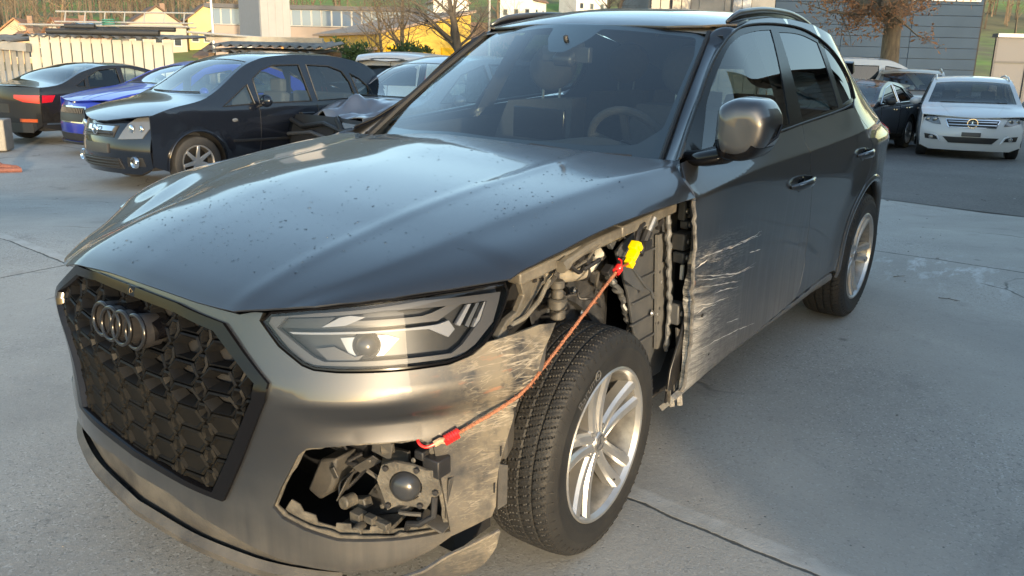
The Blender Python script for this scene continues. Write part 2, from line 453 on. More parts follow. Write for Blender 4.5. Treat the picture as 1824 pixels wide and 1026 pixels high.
def concrete(m):
    g = NG(m); co = g.coord(); x, y, z = g.sep(co)
    base = g.ramp(g.noise(co, .9, 5, .6), .3, .72, (.258, .244, .222), (.425, .403, .366))
    mid = g.noise(co, 7, 5, .7); base = g.mix(g.maprange(mid, .35, .65, 0, .55), base, (.342, .326, .297))
    # exposed aggregate
    wear = g.ramp(g.noise(co, .55, 3, .5), .42, .60)
    vo = g.n('ShaderNodeTexVoronoi'); vo.inputs['Scale'].default_value = 140; g.l(co, vo.inputs['Vector'])
    sp = g.ramp(vo.outputs['Color'], .2, .85, (.095, .092, .087), (.56, .545, .52)); sp_f = g.math('MULTIPLY', g.ramp(g.noise(co, 48, 3, .7), .46, .60), g.maprange(wear, 0, 1, .22, .72))
    base = g.mix(sp_f, base, sp)
    vo2 = g.n('ShaderNodeTexVoronoi'); vo2.inputs['Scale'].default_value = 42; g.l(co, vo2.inputs['Vector'])
    pit = g.math('MULTIPLY', g.maprange(vo2.outputs['Distance'], .22, .10), g.ramp(g.noise(co, 9, 4, .7), .56, .64))
    base = g.mix(g.math('MULTIPLY', pit, .75), base, (.07, .07, .07))
    # oil and tyre stains, chalky patch
    big = g.ramp(g.noise(g.mapped(co, (1, .6, 1), (0, 0, .3)), .42, 6, .68, .6), .40, .66); base = g.mix(g.math('MULTIPLY', big, .42), base, (.20, .196, .19))
    spot = g.n('ShaderNodeTexVoronoi'); spot.inputs['Scale'].default_value = 2.6; spot.inputs['Randomness'].default_value = 1; g.l(co, spot.inputs['Vector'])
    sp2 = g.math('MULTIPLY', g.maprange(spot.outputs['Distance'], .085, .03), g.ramp(g.noise(co, 1.7, 3), .50, .56)); base = g.mix(g.math('MULTIPLY', sp2, .6), base, (.09, .087, .08))
    tm = g.math('MULTIPLY', g.maprange(g.math('ABSOLUTE', g.math('SUBTRACT', x, g.math('ADD', 1.9, g.math('MULTIPLY', y, .12)))), .13, .05), g.ramp(g.noise(g.mapped(co, (6, 1, 1)), 2.0, 5, .7), .45, .62)); base = g.mix(g.math('MULTIPLY', tm, .28), base, (.13, .128, .125))
    st = g.ramp(g.noise(co, 2.3, 6, .65, .4), .58, .74); base = g.mix(g.math('MULTIPLY', st, .45), base, (.12, .119, .115))
    ch = g.math('MULTIPLY', g.ramp(g.noise(g.mapped(co, (3, 1, 1), (0, 0, .5)), 2.2, 6, .7), .52, .66), g.math('MULTIPLY', g.maprange(g.math('ABSOLUTE', g.math('SUBTRACT', x, 1.15)), .75, .15), g.maprange(g.math('ABSOLUTE', g.math('SUBTRACT', y, 4.25)), .75, .1)))
    base = g.mix(g.math('MULTIPLY', ch, .7), base, (.62, .64, .66))
    # slab joints
    wob = g.math('MULTIPLY', g.math('SUBTRACT', g.noise(co, 5, 4, .6), .5), .05)
    def joint(a, b, c, w=.009):
        d = g.math('ADD', g.math('ADD', g.math('MULTIPLY', x, a), g.math('MULTIPLY', y, b)), c); d = g.math('ADD', d, wob)
        return d, g.maprange(g.math('ABSOLUTE', d), w, w*.45)
    d1, j1 = joint(.0538, .9986, -.3475); d2, j2 = joint(.05, .9987, -4.62, .012); d3, j3 = joint(.9986, -.0538, -3.75, .010); d4, j4 = joint(.9986, -.0538, 3.4, .010)
    band = g.math('MULTIPLY', g.maprange(g.math('ABSOLUTE', g.math('SUBTRACT', d1, .045)), .05, .03), g.maprange(g.noise(co, 6, 3), .35, .6, 0., .75))
    base = g.mix(band, base, (.44, .43, .41))
    jj = g.math('MAXIMUM', g.math('MAXIMUM', j1, j2), g.math('MAXIMUM', j3, j4))
    crk = g.n('ShaderNodeTexVoronoi', feature='DISTANCE_TO_EDGE'); crk.inputs['Scale'].default_value = .42
    wv = g.n('ShaderNodeVectorMath', operation='ADD'); g.l(co, wv.inputs[0]); nn = g.n('ShaderNodeTexNoise'); nn.inputs['Scale'].default_value = 3; g.l(co, nn.inputs['Vector'])
    sc = g.n('ShaderNodeVectorMath', operation='SCALE'); g.l(nn.outputs['Color'], sc.inputs[0]); sc.inputs['Scale'].default_value = .35; g.l(sc.outputs[0], wv.inputs[1]); g.l(wv.outputs[0], crk.inputs['Vector'])
    ck = g.math('MULTIPLY', g.maprange(crk.outputs['Distance'], .0045, .001), g.ramp(g.noise(co, .8, 2), .55, .62)); jj = g.math('MAXIMUM', jj, g.math('MULTIPLY', ck, .8))
    base = g.mix(g.math('MULTIPLY', jj, .88), base, (.035, .034, .030))
    g.l(base, g.b.inputs['Base Color'])
    h = g.math('ADD', g.math('MULTIPLY', g.noise(co, 130, 4, .7), .5), g.math('MULTIPLY', g.noise(co, 26, 4, .7), .6)); h = g.math('SUBTRACT', h, g.math('MULTIPLY', jj, 2.5)); h = g.math('SUBTRACT', h, pit)
    bp = g.n('ShaderNodeBump'); bp.inputs['Strength'].default_value = .45; bp.inputs['Distance'].default_value = .006; g.l(h, bp.inputs['Height']); g.l(bp.outputs[0], g.b.inputs['Normal'])
concrete(m_conc)
ground = mesh_obj('ground', V, F, m_conc, None, True, 180); tag(ground, kind='structure')
# asphalt beyond the slab, to the right and behind
m_asph = mat('asphalt_old', (.085, .085, .088), .9)
def asphalt(m):
    g = NG(m); co = g.coord()
    b_ = g.ramp(g.noise(co, .7, 5, .65), .3, .7, (.080, .076, .073), (.140, .133, .126)); vo = g.n('ShaderNodeTexVoronoi'); vo.inputs['Scale'].default_value = 60; g.l(co, vo.inputs['Vector'])
    b_ = g.mix(.25, b_, g.ramp(vo.outputs['Color'], .1, .9, (.05, .05, .05), (.28, .27, .26)))
    fl = g.math('MULTIPLY', g.ramp(g.noise(g.mapped(co, (9, 16, 1)), 2.0, 6, .75), .66, .70), g.ramp(g.noise(co, .9, 3), .42, .6)); b_ = g.mix(g.math('MULTIPLY', fl, .6), b_, (.40, .39, .38))
    g.l(b_, g.b.inputs['Base Color']); bp = g.n('ShaderNodeBump'); bp.inputs['Strength'].default_value = .6; bp.inputs['Distance'].default_value = .01; g.l(g.noise(co, 60, 5, .7), bp.inputs['Height']); g.l(bp.outputs[0], g.b.inputs['Normal'])
asphalt(m_asph)
def sheet(name, poly, dz, m, step=1.2):
    f = lambda a, b: gp(a, b, dz)
    o = panel(name, m, None, f, poly, step=step, flange=0); return tag(o, kind='structure')
sheet('asphalt_yard', [(4.55, 10.5), (5.7, 9.12), (8.5, 6.2), (40, 6.2), (40, 34), (-2, 34), (-1.0, 14.5), (2.0, 13.5)], .006, m_asph)
# ------------------------------------------------------------ hills
m_hill = mat('hill_meadow', (.10, .17, .03), .95)
def hillmat(m):
    g = NG(m); co = g.coord()
    n = g.noise(co, .035, 5, .6); c1 = g.ramp(n, .40, .55, (.12, .21, .026), (.15, .13, .06)); c2 = g.ramp(g.noise(co, .3, 4), .35, .65, (.7, .7, .7), (1.1, 1.1, 1.0))
    hgt = g.math('ADD', g.sep(co)[2], g.math('MULTIPLY', g.noise(co, .02, 4), 14.0)); c1 = g.mix(g.maprange(hgt, 16, 26), c1, (.020, .028, .020))   # unseen upper slopes made dark forest to dim reflections in the hood
    mx = g.n('ShaderNodeMix', data_type='RGBA', blend_type='MULTIPLY'); mx.inputs[0].default_value = 1; g.l(c1, mx.inputs[6]); g.l(c2, mx.inputs[7]); g.l(mx.outputs[2], g.b.inputs['Base Color'])
hillmat(m_hill)
def hz(u, v):
    w = max(0, v-95)*.125*(1+.25*math.sin(u*.011+.6))+5*noise.noise(Vector((u*.012, v*.012, .3)))*min(1, (v-90)/80)
    w += sstep(300, 700, v)*(v-280)*.30*sstep(260, -40, u)  # added rise out of view: roof and hood mirror it, not bright sky
    return max(-.3, w)
hu = np.linspace(-1100, 520, 110); hv = np.linspace(92, 900, 70)
V = [bg(u, v, hz(u, v)) for u in hu for v in hv]; nv = len(hv)
tag(mesh_obj('hillside', V, [(i*nv+j, (i+1)*nv+j, (i+1)*nv+j+1, i*nv+j+1) for i in range(len(hu)-1) for j in range(nv-1)], m_hill, None, True, 180), kind='structure')
# far bare woods on the slope: one mass
m_wood = mat('bare_wood', (.15, .115, .08), .95, col2=(.075, .058, .042), vscale=.4)
wb = random.Random(5); wd = MB(); V = []; F = []
def spike(p, h, r):
    k = len(V)
    for i in range(3): a = 2*math.pi*i/3+p.x; V.append(p+R0*math.cos(a)*r+F0*math.sin(a)*r)
    V.append(p+UPV*h+R0*wb.uniform(-.3, .3)*h*.3); F.extend([(k, k+1, k+3), (k+1, k+2, k+3), (k+2, k, k+3)])
def woodmask(u, v):
    return noise.noise(Vector((u*.018+3, v*.022, 1.7)))
cnt = 0
while cnt < 2100:
    u = wb.uniform(-260, 200); v = wb.uniform(105, 330)
    left = u < -.50*v and v < 260
    if not (woodmask(u, v) > .20 or (left and woodmask(u, v) > -.25)): continue
    cnt += 1; hh = wb.uniform(5, 10)
    c = bg(u, v, hz(u, v)-.2); spike(c, hh, .22)
    for q in range(8):
        t = wb.uniform(.3, .85); p = c+UPV*hh*t; a = wb.uniform(0, 6.28); L = hh*.34*(1.1-t*.7)
        d = (R0*math.cos(a)+F0*math.sin(a))*.8+UPV*.8; k = len(V); e = R0*.07; V.extend([p-e, p+e, p+d*L]); F.append((k, k+1, k+2))
        k = len(V); p2 = p+d*L*.5; d2 = (R0*math.cos(a+1)+F0*math.sin(a+1)+UPV*.7); V.extend([p2-e*.8, p2+e*.8, p2+d2*L*.55]); F.append((k, k+1, k+2))
tag(mesh_obj('far_woods', V, F, m_wood, None, False), 'brown leafless woods covering parts of the far hillside', 'woods', kind='stuff')
# ------------------------------------------------------------ houses on the slope
m_tile = {}
def roofm(c):
    if c not in m_tile: m_tile[c] = mat('roof_tile', tuple(q*.7 for q in c), .8, var=.3, vscale=1.5)
    return m_tile[c]
m_wallc = {}
def wallm(c):
    if c not in m_wallc: m_wallc[c] = mat('render_wall', tuple(q*.75 for q in c), .85, var=.08, vscale=.8)
    return m_wallc[c]
m_pane = mat('dark_pane', (.03, .04, .05), .1, 0, 1.0); m_frame = mat('window_frame', (.42, .42, .41), .5)
def house(name, label, u, v, w, W_, D, H, RH, rz, wc, rc, rows=2, cols=3, chim=True, group=None, eave=.4):
    r = empty(name, label, 'house', group, bgm(u, v, w, rz))
    b = MB(); b.box((0, 0, H/2-1), (W_, D, H+2)); V = [(-W_/2, -D/2, H), (W_/2, -D/2, H), (0, -D/2, H+RH), (-W_/2, D/2, H), (W_/2, D/2, H), (0, D/2, H+RH)]
    b.add(V, [(0, 1, 2), (3, 5, 4)]); b.build('wall', wallm(wc), r, smooth=False)
    rf = MB(); e = eave; k = RH/(W_/2)
    for s in (-1, 1):
        P = [Vector((s*(W_/2+e), -D/2-e, H-e*k)), Vector((0, -D/2-e, H+RH)), Vector((0, D/2+e, H+RH)), Vector((s*(W_/2+e), D/2+e, H-e*k))]
        rf.add([p+Vector((0, 0, .05)) for p in P]+[p+Vector((0, 0, .25)) for p in P], [(0, 1, 2, 3), (7, 6, 5, 4), (0, 4, 5, 1), (1, 5, 6, 2), (2, 6, 7, 3), (3, 7, 4, 0)])
    ro = rf.build('roof', roofm(rc), r, smooth=False)
    if chim: MB().box((W_*.2, D*.1, H+RH*.75), (.6, .6, RH*.9+.5)).build('chimney', wallm((.3, .2, .15)), ro, smooth=False)
    for side in (0, 1):
        n = cols if side == 0 else max(2, cols-1); ext = W_ if side == 0 else D
        for j in range(rows):
            for i in range(n):
                t = (i+.5)/n-.5; z = 1.4+j*2.6
                if z > H-.4: continue
                c = (t*ext, -D/2-.03, z) if side == 0 else (W_/2+.03, t*ext, z); s1 = (.95, .08, 1.25) if side == 0 else (.08, .95, 1.25)
                wf = MB().box(c, s1).build('window', m_frame, r, smooth=False); MB().box((c[0]+(.03 if side else 0), c[1]-(0 if side else .03), z), (s1[0]*(.8 if not side else 1), s1[1]*(1 if not side else .8), 1.0)).build('pane', m_pane, wf, smooth=False)
    return r
HS = [
    (-56.5, 100, 5.5, 6, 2.6, 2.2, .7, (.62, .42, .25), (.36, .17, .09), 'small house with orange walls at the far left edge'),
    (-61, 108, 6, 6, 3.2, 2.4, .2, (.55, .45, .32), (.40, .20, .10), 'small ochre house half hidden behind another at far left'),
    (-53.5, 106, 6, 7, 3.6, 2.4, -.5, (.60, .50, .40), (.27, .13, .08), 'brown roofed house beside the orange walled one'),
    (-46.5, 112, 9, 9, 4.4, 3.0, .55, (.50, .42, .33), (.15, .09, .06), 'wide house with dark brown roof below the bare woods'),
    (-41.5, 116, 6, 7, 5.0, 2.4, .5, (.78, .62, .25), (.16, .10, .07), 'narrow yellow walled house on the slope'),
    (-36.0, 112, 7, 7, 3.4, 2.0, .6, (.80, .78, .72), (.20, .12, .08), 'white walled house right of the yellow one'),
    (-27.5, 92, 13, 10, 3.0, 2.6, 1.35, (.28, .19, .12), (.13, .085, .06), 'broad timber chalet with shallow brown roof above the shed'),
    (-12.0, 150, 8, 8, 5, 2.5, .3, (.78, .76, .72), (.42, .30, .22), 'white house behind the yellow workshop gable'),
    (1.0, 170, 9, 9, 5, 3, -.4, (.80, .78, .74), (.22, .14, .10), 'white house with dark roof among bare trees above roof rail'),
    (13.5, 185, 10, 9, 5.5, 3, .5, (.76, .74, .70), (.24, .17, .13), 'pale house uphill to the right of the lamp pole'),
    (24.0, 172, 8, 9, 4.5, 3, .2, (.82, .80, .76), (.40, .24, .16), 'white house with reddish roof on the hill over the SUV'),
    (30.0, 215, 11, 10, 6, 3.2, -.3, (.74, .70, .62), (.20, .13, .10), 'large cream house higher up the hill'),
    (39.0, 205, 9, 9, 5, 3, .4, (.80, .78, .74), (.30, .20, .15), 'white house high on the hill left of the factory'),
]
for (u, v, W_, D, H, RH, rz, wc, rc, lab) in HS:
    house('hill_house', lab, u, v, hz(u, v)-.3, W_*.75, D*.75, H*.72, RH*.75, rz, wc, rc, group='houses on the hillside')
# ============================================================ the damaged grey SUV
suv = empty('damaged_suv', 'dark grey SUV with its front fender torn off and scratched door', 'car')
# --- materials
def paint(name, base, metal=.95, rough=.44, coat=1.0, flake=True):
    m = mat(name, base, rough, metal, coat, coat_rough=.025)
    g = NG(m)
    if flake:
        n = g.noise(g.coord(), 900, 2); bp = g.n('ShaderNodeBump'); bp.inputs['Strength'].default_value = .04; bp.inputs['Distance'].default_value = .002
        g.l(n, bp.inputs['Height']); g.l(bp.outputs[0], g.b.inputs['Normal'])
    return m
GREY = (.080, .082, .087)
m_paint = paint('suv_paint', GREY)
def dusty(name, base, regions=True, door=False, bumper=False):
    m = paint(name, base, flake=False); g = NG(m); co = g.coord(); x, y, z = g.sep(co)
    # road film on the lower body
    n1 = g.noise(co, 5, 5, .65); n2 = g.noise(g.mapped(co, (3, 3, 40)), 2.0, 4)
    zz = g.math('ADD', z, g.math('MULTIPLY', n1, .30))
    film = g.maprange(zz, .92, .46) if not bumper else g.maprange(zz, .62, .30)
    streak = g.noise(g.mapped(co, (40, 60, 1.2)), 1.0, 3)
    film = g.math('MULTIPLY', film, g.maprange(streak, .25, .7, .55, 1.0))
    film = g.math('MULTIPLY', film, .80 if door else .42)
    col = g.mix(film, base, (.24, .24, .235) if not bumper else (.23, .21, .18))
    scr = None
    def hairs(scale, mp, rot, w, detail=3, loc=(0, 0, 0)):
        n = g.noise(g.mapped(g.mapped(co, (1, 1, 1), rot, loc), mp), scale, detail, .55)
        return g.maprange(g.math('ABSOLUTE', g.math('SUBTRACT', n, .5)), w, w*.25)
    if door:
        reg = g.math('MULTIPLY', g.maprange(y, 1.12, .58), g.math('MULTIPLY', g.maprange(z, .26, .38), g.maprange(z, .88, .78)))
        patch = g.ramp(g.noise(g.mapped(co, (1, 2.2, 6)), 2.4, 5, .7), .38, .54)
        lines = g.math('MAXIMUM', g.math('MAXIMUM', hairs(3.0, (1, .9, 14), (math.radians(3), 0, 0), .024), hairs(5.0, (1, .8, 15), (math.radians(5), 0, 0), .022, 4, (0, 3, 1))), hairs(9.0, (1, .8, 12), (math.radians(1), 0, 0), .03, 4, (0, 1, 7)))
        scr = g.math('MULTIPLY', g.math('MULTIPLY', lines, patch), g.math('POWER', reg, .8))
        smear = g.math('MULTIPLY', g.ramp(g.noise(g.mapped(co, (1, 1.5, 17)), 2.2, 7, .72), .43, .57), g.math('MULTIPLY', g.maprange(y, 1.02, .56), g.math('MULTIPLY', g.maprange(z, .28, .36), g.maprange(z, .80, .62))))
        scr = g.math('MAXIMUM', scr, g.math('MULTIPLY', smear, .85))
        run = g.ramp(g.noise(g.mapped(co, (1, 30, .9), (math.radians(12), 0, 0)), 1.4, 4), .50, .72)
        rr = g.math('MULTIPLY', g.maprange(z, 1.0, .6), .5)
        col = g.mix(g.math('MULTIPLY', run, rr), col, (.16, .17, .18))
        film = g.math('MAXIMUM', film, g.math('MULTIPLY', run, g.math('MULTIPLY', rr, .6)))
    if bumper:
        reg = g.math('MULTIPLY', g.maprange(y, -.68, -.44), g.maprange(x, .68, .84))
        patch = g.ramp(g.noise(co, 7, 5, .7), .40, .60)
        s1 = g.math('MAXIMUM', g.math('MAXIMUM', hairs(2.6, (.7, 12, 12), (0, .25, -1.2), .018, 3), hairs(3.2, (.8, 14, 14), (0, -.45, -1.2), .015, 3, (1, 2, 0))), hairs(2.2, (1.0, 15, 15), (0, 1.15, -1.2), .013, 3, (3, 0, 5)))
        scr = g.math('MULTIPLY', g.math('MULTIPLY', s1, patch), reg)
        haze_ = g.math('MULTIPLY', g.ramp(g.noise(co, 9, 6, .7), .34, .56), reg)
        col = g.mix(g.math('MULTIPLY', haze_, .85), col, (.20, .172, .128))
        film = g.math('MAXIMUM', film, g.math('MULTIPLY', haze_, .75))
        red = g.math('MULTIPLY', g.ramp(g.noise(g.mapped(co, (2, 2, 9)), 6, 4), .60, .68), g.math('MULTIPLY', reg, g.math('MULTIPLY', g.maprange(z, .60, .66), g.maprange(z, .80, .74))))
        col = g.mix(g.math('MULTIPLY', red, .45), col, (.42, .16, .08))
    if scr is not None:
        col = g.mix(g.math('MULTIPLY', scr, .80 if door else .55), col, (.50, .49, .46) if door else (.42, .37, .29))
        film = g.math('MAXIMUM', film, scr)
    g.l(col, g.b.inputs['Base Color'])
    g.l(g.math('MULTIPLY', g.math('SUBTRACT', 1.0, film), .95), g.b.inputs['Metallic'])
    g.l(g.maprange(film, 0, .8, 1.0, .05), g.b.inputs['Coat Weight'])
    g.l(g.maprange(film, 0, 1, .46, .75), g.b.inputs['Roughness'])
    bn = g.noise(co, 30, 4); bp = g.n('ShaderNodeBump'); bp.inputs['Distance'].default_value = .004
    g.l(g.math('MULTIPLY', film, .35), bp.inputs['Strength']); g.l(bn, bp.inputs['Height']); g.l(bp.outputs[0], g.b.inputs['Normal'])
    return m
m_door = dusty('suv_paint_door', GREY, door=True)
m_side = dusty('suv_paint_side', GREY)
m_bump = dusty('suv_paint_bumper', GREY, bumper=True)
m_gloss = mat('gloss_black', (.004, .004, .005), .14, spec=.28)
m_black = mat('black_plastic', (.018, .018, .020), .48, var=.25, vscale=30, bump=.08, bscale=300)
m_black2 = mat('dusty_black_plastic', (.035, .034, .034), .6, col2=(.085, .08, .072), vscale=9, bump=.1, bscale=200)
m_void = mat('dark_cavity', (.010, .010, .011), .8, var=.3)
m_rub = mat('rubber_seal', (.012, .012, .012), .55)
m_alu = mat('bare_metal', (.55, .54, .52), .32, .9, var=.25, vscale=30)
m_cream = mat('primer_steel', (.22, .205, .175), .5, .25, col2=(.09, .083, .072), vscale=11, bump=.15, bscale=90)
m_greyp = mat('grey_inner_panel', (.045, .05, .057), .5, .1, col2=(.085, .087, .09), vscale=7, bump=.1, bscale=60)
m_gl_w = glass('windscreen_glass', (.76, .85, .84), ior=1.95)
m_gl_s = glass('side_glass', (.55, .64, .62), ior=1.9)
m_gl_d = glass('dark_side_glass', (.10, .12, .125), ior=2.1)
m_frit = mat('glass_frit', (.006, .006, .007), .3, 0, 1.0, coat_rough=.0)
m_int = mat('interior_dark', (.014, .0145, .016), .8, var=.2, vscale=20)
m_int2 = mat('interior_seat', (.020, .020, .0215), .85, var=.2, vscale=40)

def mir(P): return P+[(-x, y) for x, y in reversed(P) if abs(x) > 1e-6]
sideO = lambda o: shift(SIDE, o, 1)
# SIDE(y,z): d/dy x d/dz = +x side, outward
# --- hood (clamshell)
hf = [(0, -.896), (.07, -.895), (.261, -.892), (.398, -.884), (.474, -.853), (.588, -.796), (.665, -.727), (.719, -.67), (.8, -.562), (.856, -.481), (.886, -.434),
      (.904, -.36), (.916, -.251), (.922, -.093), (.929, .082), (.935, .282), (.938, .512), (.875, .60), (.809, .657), (.731, .611), (.573, .565), (.35, .545), (.145, .535), (0, .533)]
m_hood = paint('suv_paint_hood', GREY); m_hood.node_tree.nodes['Principled BSDF'].inputs['Coat Roughness'].default_value = .06
hood = panel('hood', m_hood, suv, HOOD, mir(hf), step=.014, flange=.006, estep=.014)
und = MB(); und.add([Vector(HOOD(x*.96, y*.97-.005))-Vector((0, 0, .016)) for x, y in mir(hf)], [tuple(range(len(mir(hf))))]); und.build('hood_underside', m_black, hood)
# --- windscreen, cowl
WE = .94
WF = -1.0
ws = panel('windscreen', m_gl_w, suv, WIND, rounded([(WF, .0), (WE, .0), (WE, .99), (WF, .99)], .03), step=.06, flange=.0, sgn=1)
WFR = shift(WIND, -.004)
inner = rounded([(-.96, .135), (-.60, .11), (0, .10), (.60, .11), (.80, .135), (.895, .25), (.905, .80), (.87, .955), (.20, .955), (.17, .86), (.06, .73), (-.06, .73), (-.17, .86), (-.20, .955), (-.92, .955), (-.965, .80), (-.965, .3)], .03)
panel('frit_band', m_frit, ws, WFR, rounded([(WF, .0), (WE, .0), (WE, .99), (WF, .99)], .03), [inner], step=.06, flange=0)
b = MB(); b.add([(-.80, .60, 1.06), (.80, .60, 1.06), (.74, .86, 1.10), (-.74, .86, 1.10), (-.8, .40, 1.02), (.8, .4, 1.02)], [(0, 1, 2, 3), (4, 5, 1, 0)]); b.build('cowl', m_black, suv)
sb = MB(); sb.box(Vector(WIND(0, .83))-Vector((0, -.035, .055)), (.10, .14, .05), Matrix.Rotation(math.radians(34), 3, 'X')); sb.build('sensor_box', m_black, ws, bevel=.015)
# interior mirror
im = MB(); im.box((0.0, 1.17, 1.44), (.24, .03, .065)); im.tube([(0, 1.17, 1.46), (0, 1.15, 1.52)], .012, 8); im.build('interior_mirror', m_black, suv, bevel=.012)
# wiper blades
wp = MB(); wp.tube([WIND(.80, .06), WIND(.3, .045), WIND(-.1, .04)], .008, 6); wp.tube([Vector(WIND(.86, -.02))+Vector((0, -.02, .02)), Vector(WIND(.5, .03))+Vector((0, -.01, .02)), Vector(WIND(.3, .045))+Vector((0, -.012, .018))], .010, 6)
wp.build('wiper', m_black, suv)
wp = MB(); wp.tube([WIND(-.15, .03), WIND(-.5, .04), WIND(-.85, .05)], .008, 6); wp.tube([Vector(WIND(.1, -.02))+Vector((0, -.02, .02)), Vector(WIND(-.4, .04))+Vector((0, -.01, .018))], .010, 6); wp.build('wiper', m_black, suv)
# --- roof
roof_out = [(.578, 1.335), (.40, 1.285), (.2, 1.262), (0, 1.255)]
def roof_half():
    P = [(0, 1.268), (.2, 1.278), (.4, 1.30), (.535, 1.35)]
    for y in (1.45, 1.6, 1.8, 2.0, 2.2, 2.4, 2.6, 2.8, 3.0, 3.2, 3.38): P.append((SIDE(y, r_ze(y))[0]-.01, y))
    P += [(.4, 3.45), (0, 3.5)]
    return P
panel('roof', m_paint, suv, ROOF, mir(roof_half()), step=.05, flange=.01)
# --- front pillar and cant rail: strip from the screen edge to the door seal
seal_k = [(.600, 1.144), (.740, 1.214), (.887, 1.297), (1.00, 1.384), (1.108, 1.456), (1.215, 1.508), (1.329, 1.545), (1.52, 1.577), (1.865, 1.586), (2.195, 1.567), (2.418, 1.51), (2.543, 1.444), (2.610, 1.37), (2.625, 1.30), (2.584, 1.231)]
seal = catmull(seal_k, 4); ISEAL = 24
def lerp_poly(P, t):
    L = [0]
    for a, b in zip(P[:-1], P[1:]): L.append(L[-1]+math.hypot(*(q-p for p, q in zip(a, b))))
    s = t*L[-1]
    for i in range(len(P)-1):
        if s <= L[i+1] or i == len(P)-2:
            k = (s-L[i])/(L[i+1]-L[i]); return tuple(p+(q-p)*k for p, q in zip(P[i], P[i+1]))
ap_seal = [(.53, 1.10)]+seal[:ISEAL+1]+[(1.40, 1.558)]
for sg in (1, -1):
    def apil(u, v):
        a = Vector(WIND(WE if sg > 0 else -WF, u*1.02-.02)); q = Vector(SIDE(*lerp_poly(ap_seal, u)))
        if sg < 0: q.x -= .05; q.y += .08
        p = a.lerp(q, v); n = (q-a).cross(Vector((0, .8, .55))).normalized()
        if n.x < 0: n = -n
        p += n*.022*4*v*(1-v)
        p.x *= sg; return p
    m_ = MB(); m_.grid(apil, 30, 8); fp_ = m_.build('front_pillar', m_paint, suv, angle=180)
    MB().tube([Vector((sg*v[0], v[1], v[2]+.004)) for v in (WIND(WE if sg > 0 else -WF, t) for t in np.linspace(-.03, 1, 16))], .011 if sg > 0 else .018, 8).build('screen_moulding', m_rub, fp_)
# --- side: doors, quarter, window trim, glass (left side carries the damage)
belt = [(.620, 1.140), (.866, 1.150), (1.275, 1.160), (1.704, 1.173), (2.254, 1.190), (2.5, 1.207)]
bz = cub(belt)
def dent(p, n):
    # crumpled skin behind the front edge
    y, z = p.y, p.z
    w = max(0, 1-(y-.52)/.45) if y > .5 else 1
    w *= max(0, min(1, (z-.26)/.12))*max(0, min(1, (.92-z)/.25))
    d = noise.noise(Vector((y*5, z*4, 1.3)))*.020+noise.noise(Vector((y*15, z*11, 4.1)))*.007+abs(noise.noise(Vector((y*3, z*14, 2.1))))*.010
    return p+n*(d*1.25*w-.028*w*w)
edge = [(.586, 1.130), (.524, 1.088), (.508, 1.029), (.530, .94), (.555, .843), (.548, .80), (.566, .76), (.575, .70), (.60, .66), (.608, .60), (.618, .55), (.613, .476), (.598, .42), (.592, .36), (.581, .318)]
Bg = [(1.704, 1.170), (1.66, 1.10), (1.70, .98), (1.759, .904), (1.819, .713), (1.84, .52), (1.81, .418), (1.77, .372)]
fd = [(y+.004, z) for y, z in reversed(edge)]
def gap(P, d): return [(y+d, z) for y, z in P]
f_low = [(1.646, .360), (1.015, .336), (.59, .318)]
fdoor = fd+[(.70, bz(.70)-.004), (.9, bz(.9)-.004), (1.271, bz(1.271)-.004), (1.5, bz(1.5)-.004)]+gap(Bg, -.0018)+f_low
rr = [(2.507, 1.19), (2.56, 1.13), (2.641, 1.056), (2.74, .96), (2.76, .905), (2.639, .79), (2.50, .66), (2.40, .54), (2.345, .45), (2.31, .385)]
rdoor = gap(Bg, .0018)[::-1]+[(2.0, bz(2.0)-.004), (2.254, bz(2.254)-.004)]+rr
def arc(cy, cz, r, a0, a1, n=14): return [(cy+r*math.cos(math.radians(a0+(a1-a0)*i/n)), cz+r*math.sin(math.radians(a0+(a1-a0)*i/n))) for i in range(n+1)]
RA = 0.425; ac = (2.80, .37)
arch_r = arc(*ac, RA, 178, 2)
rr2 = gap(rr, .006)
quarter = [p for p in rr2 if math.hypot(p[0]-ac[0], p[1]-ac[1]) > RA+.01][::-1]
quarter = quarter[:]+[]
qp = []
# start at top front of the cant rail, go back along the roof edge, down the tail, forward along the arch and up the door gap
qp += [(1.36, r_ze(1.36)-.002)]+[(y, r_ze(y)-.002) for y in (1.6, 1.85, 2.1, 2.4, 2.7, 3.0, 3.2, 3.38)]
qp += [(3.48, 1.28), (3.58, 1.16), (3.66, 1.02), (3.70, .80), (3.70, .55), (3.66, .36), (3.45, .27), (3.26, .30)]
qp += [p for p in arc(*ac, RA, -8, 182, 24)]
low = [p for p in rr2 if p[0] < 2.75 and p[1] < .9][::-1]
low = [p for p in low if math.hypot(p[0]-ac[0], p[1]-ac[1]) > RA+.012]
qp += low+[(2.766, .905), (2.746, .96), (2.647, 1.056), (2.566, 1.13), (2.513, 1.19)]
qp += [(2.56, 1.222)]+[(y, z) for y, z in reversed(seal[ISEAL:])]
def crl(y0, y1): return [[(y, s_zs(y)+d) for y in np.linspace(y0, y1, 24)] for d in (-.004, .004)]
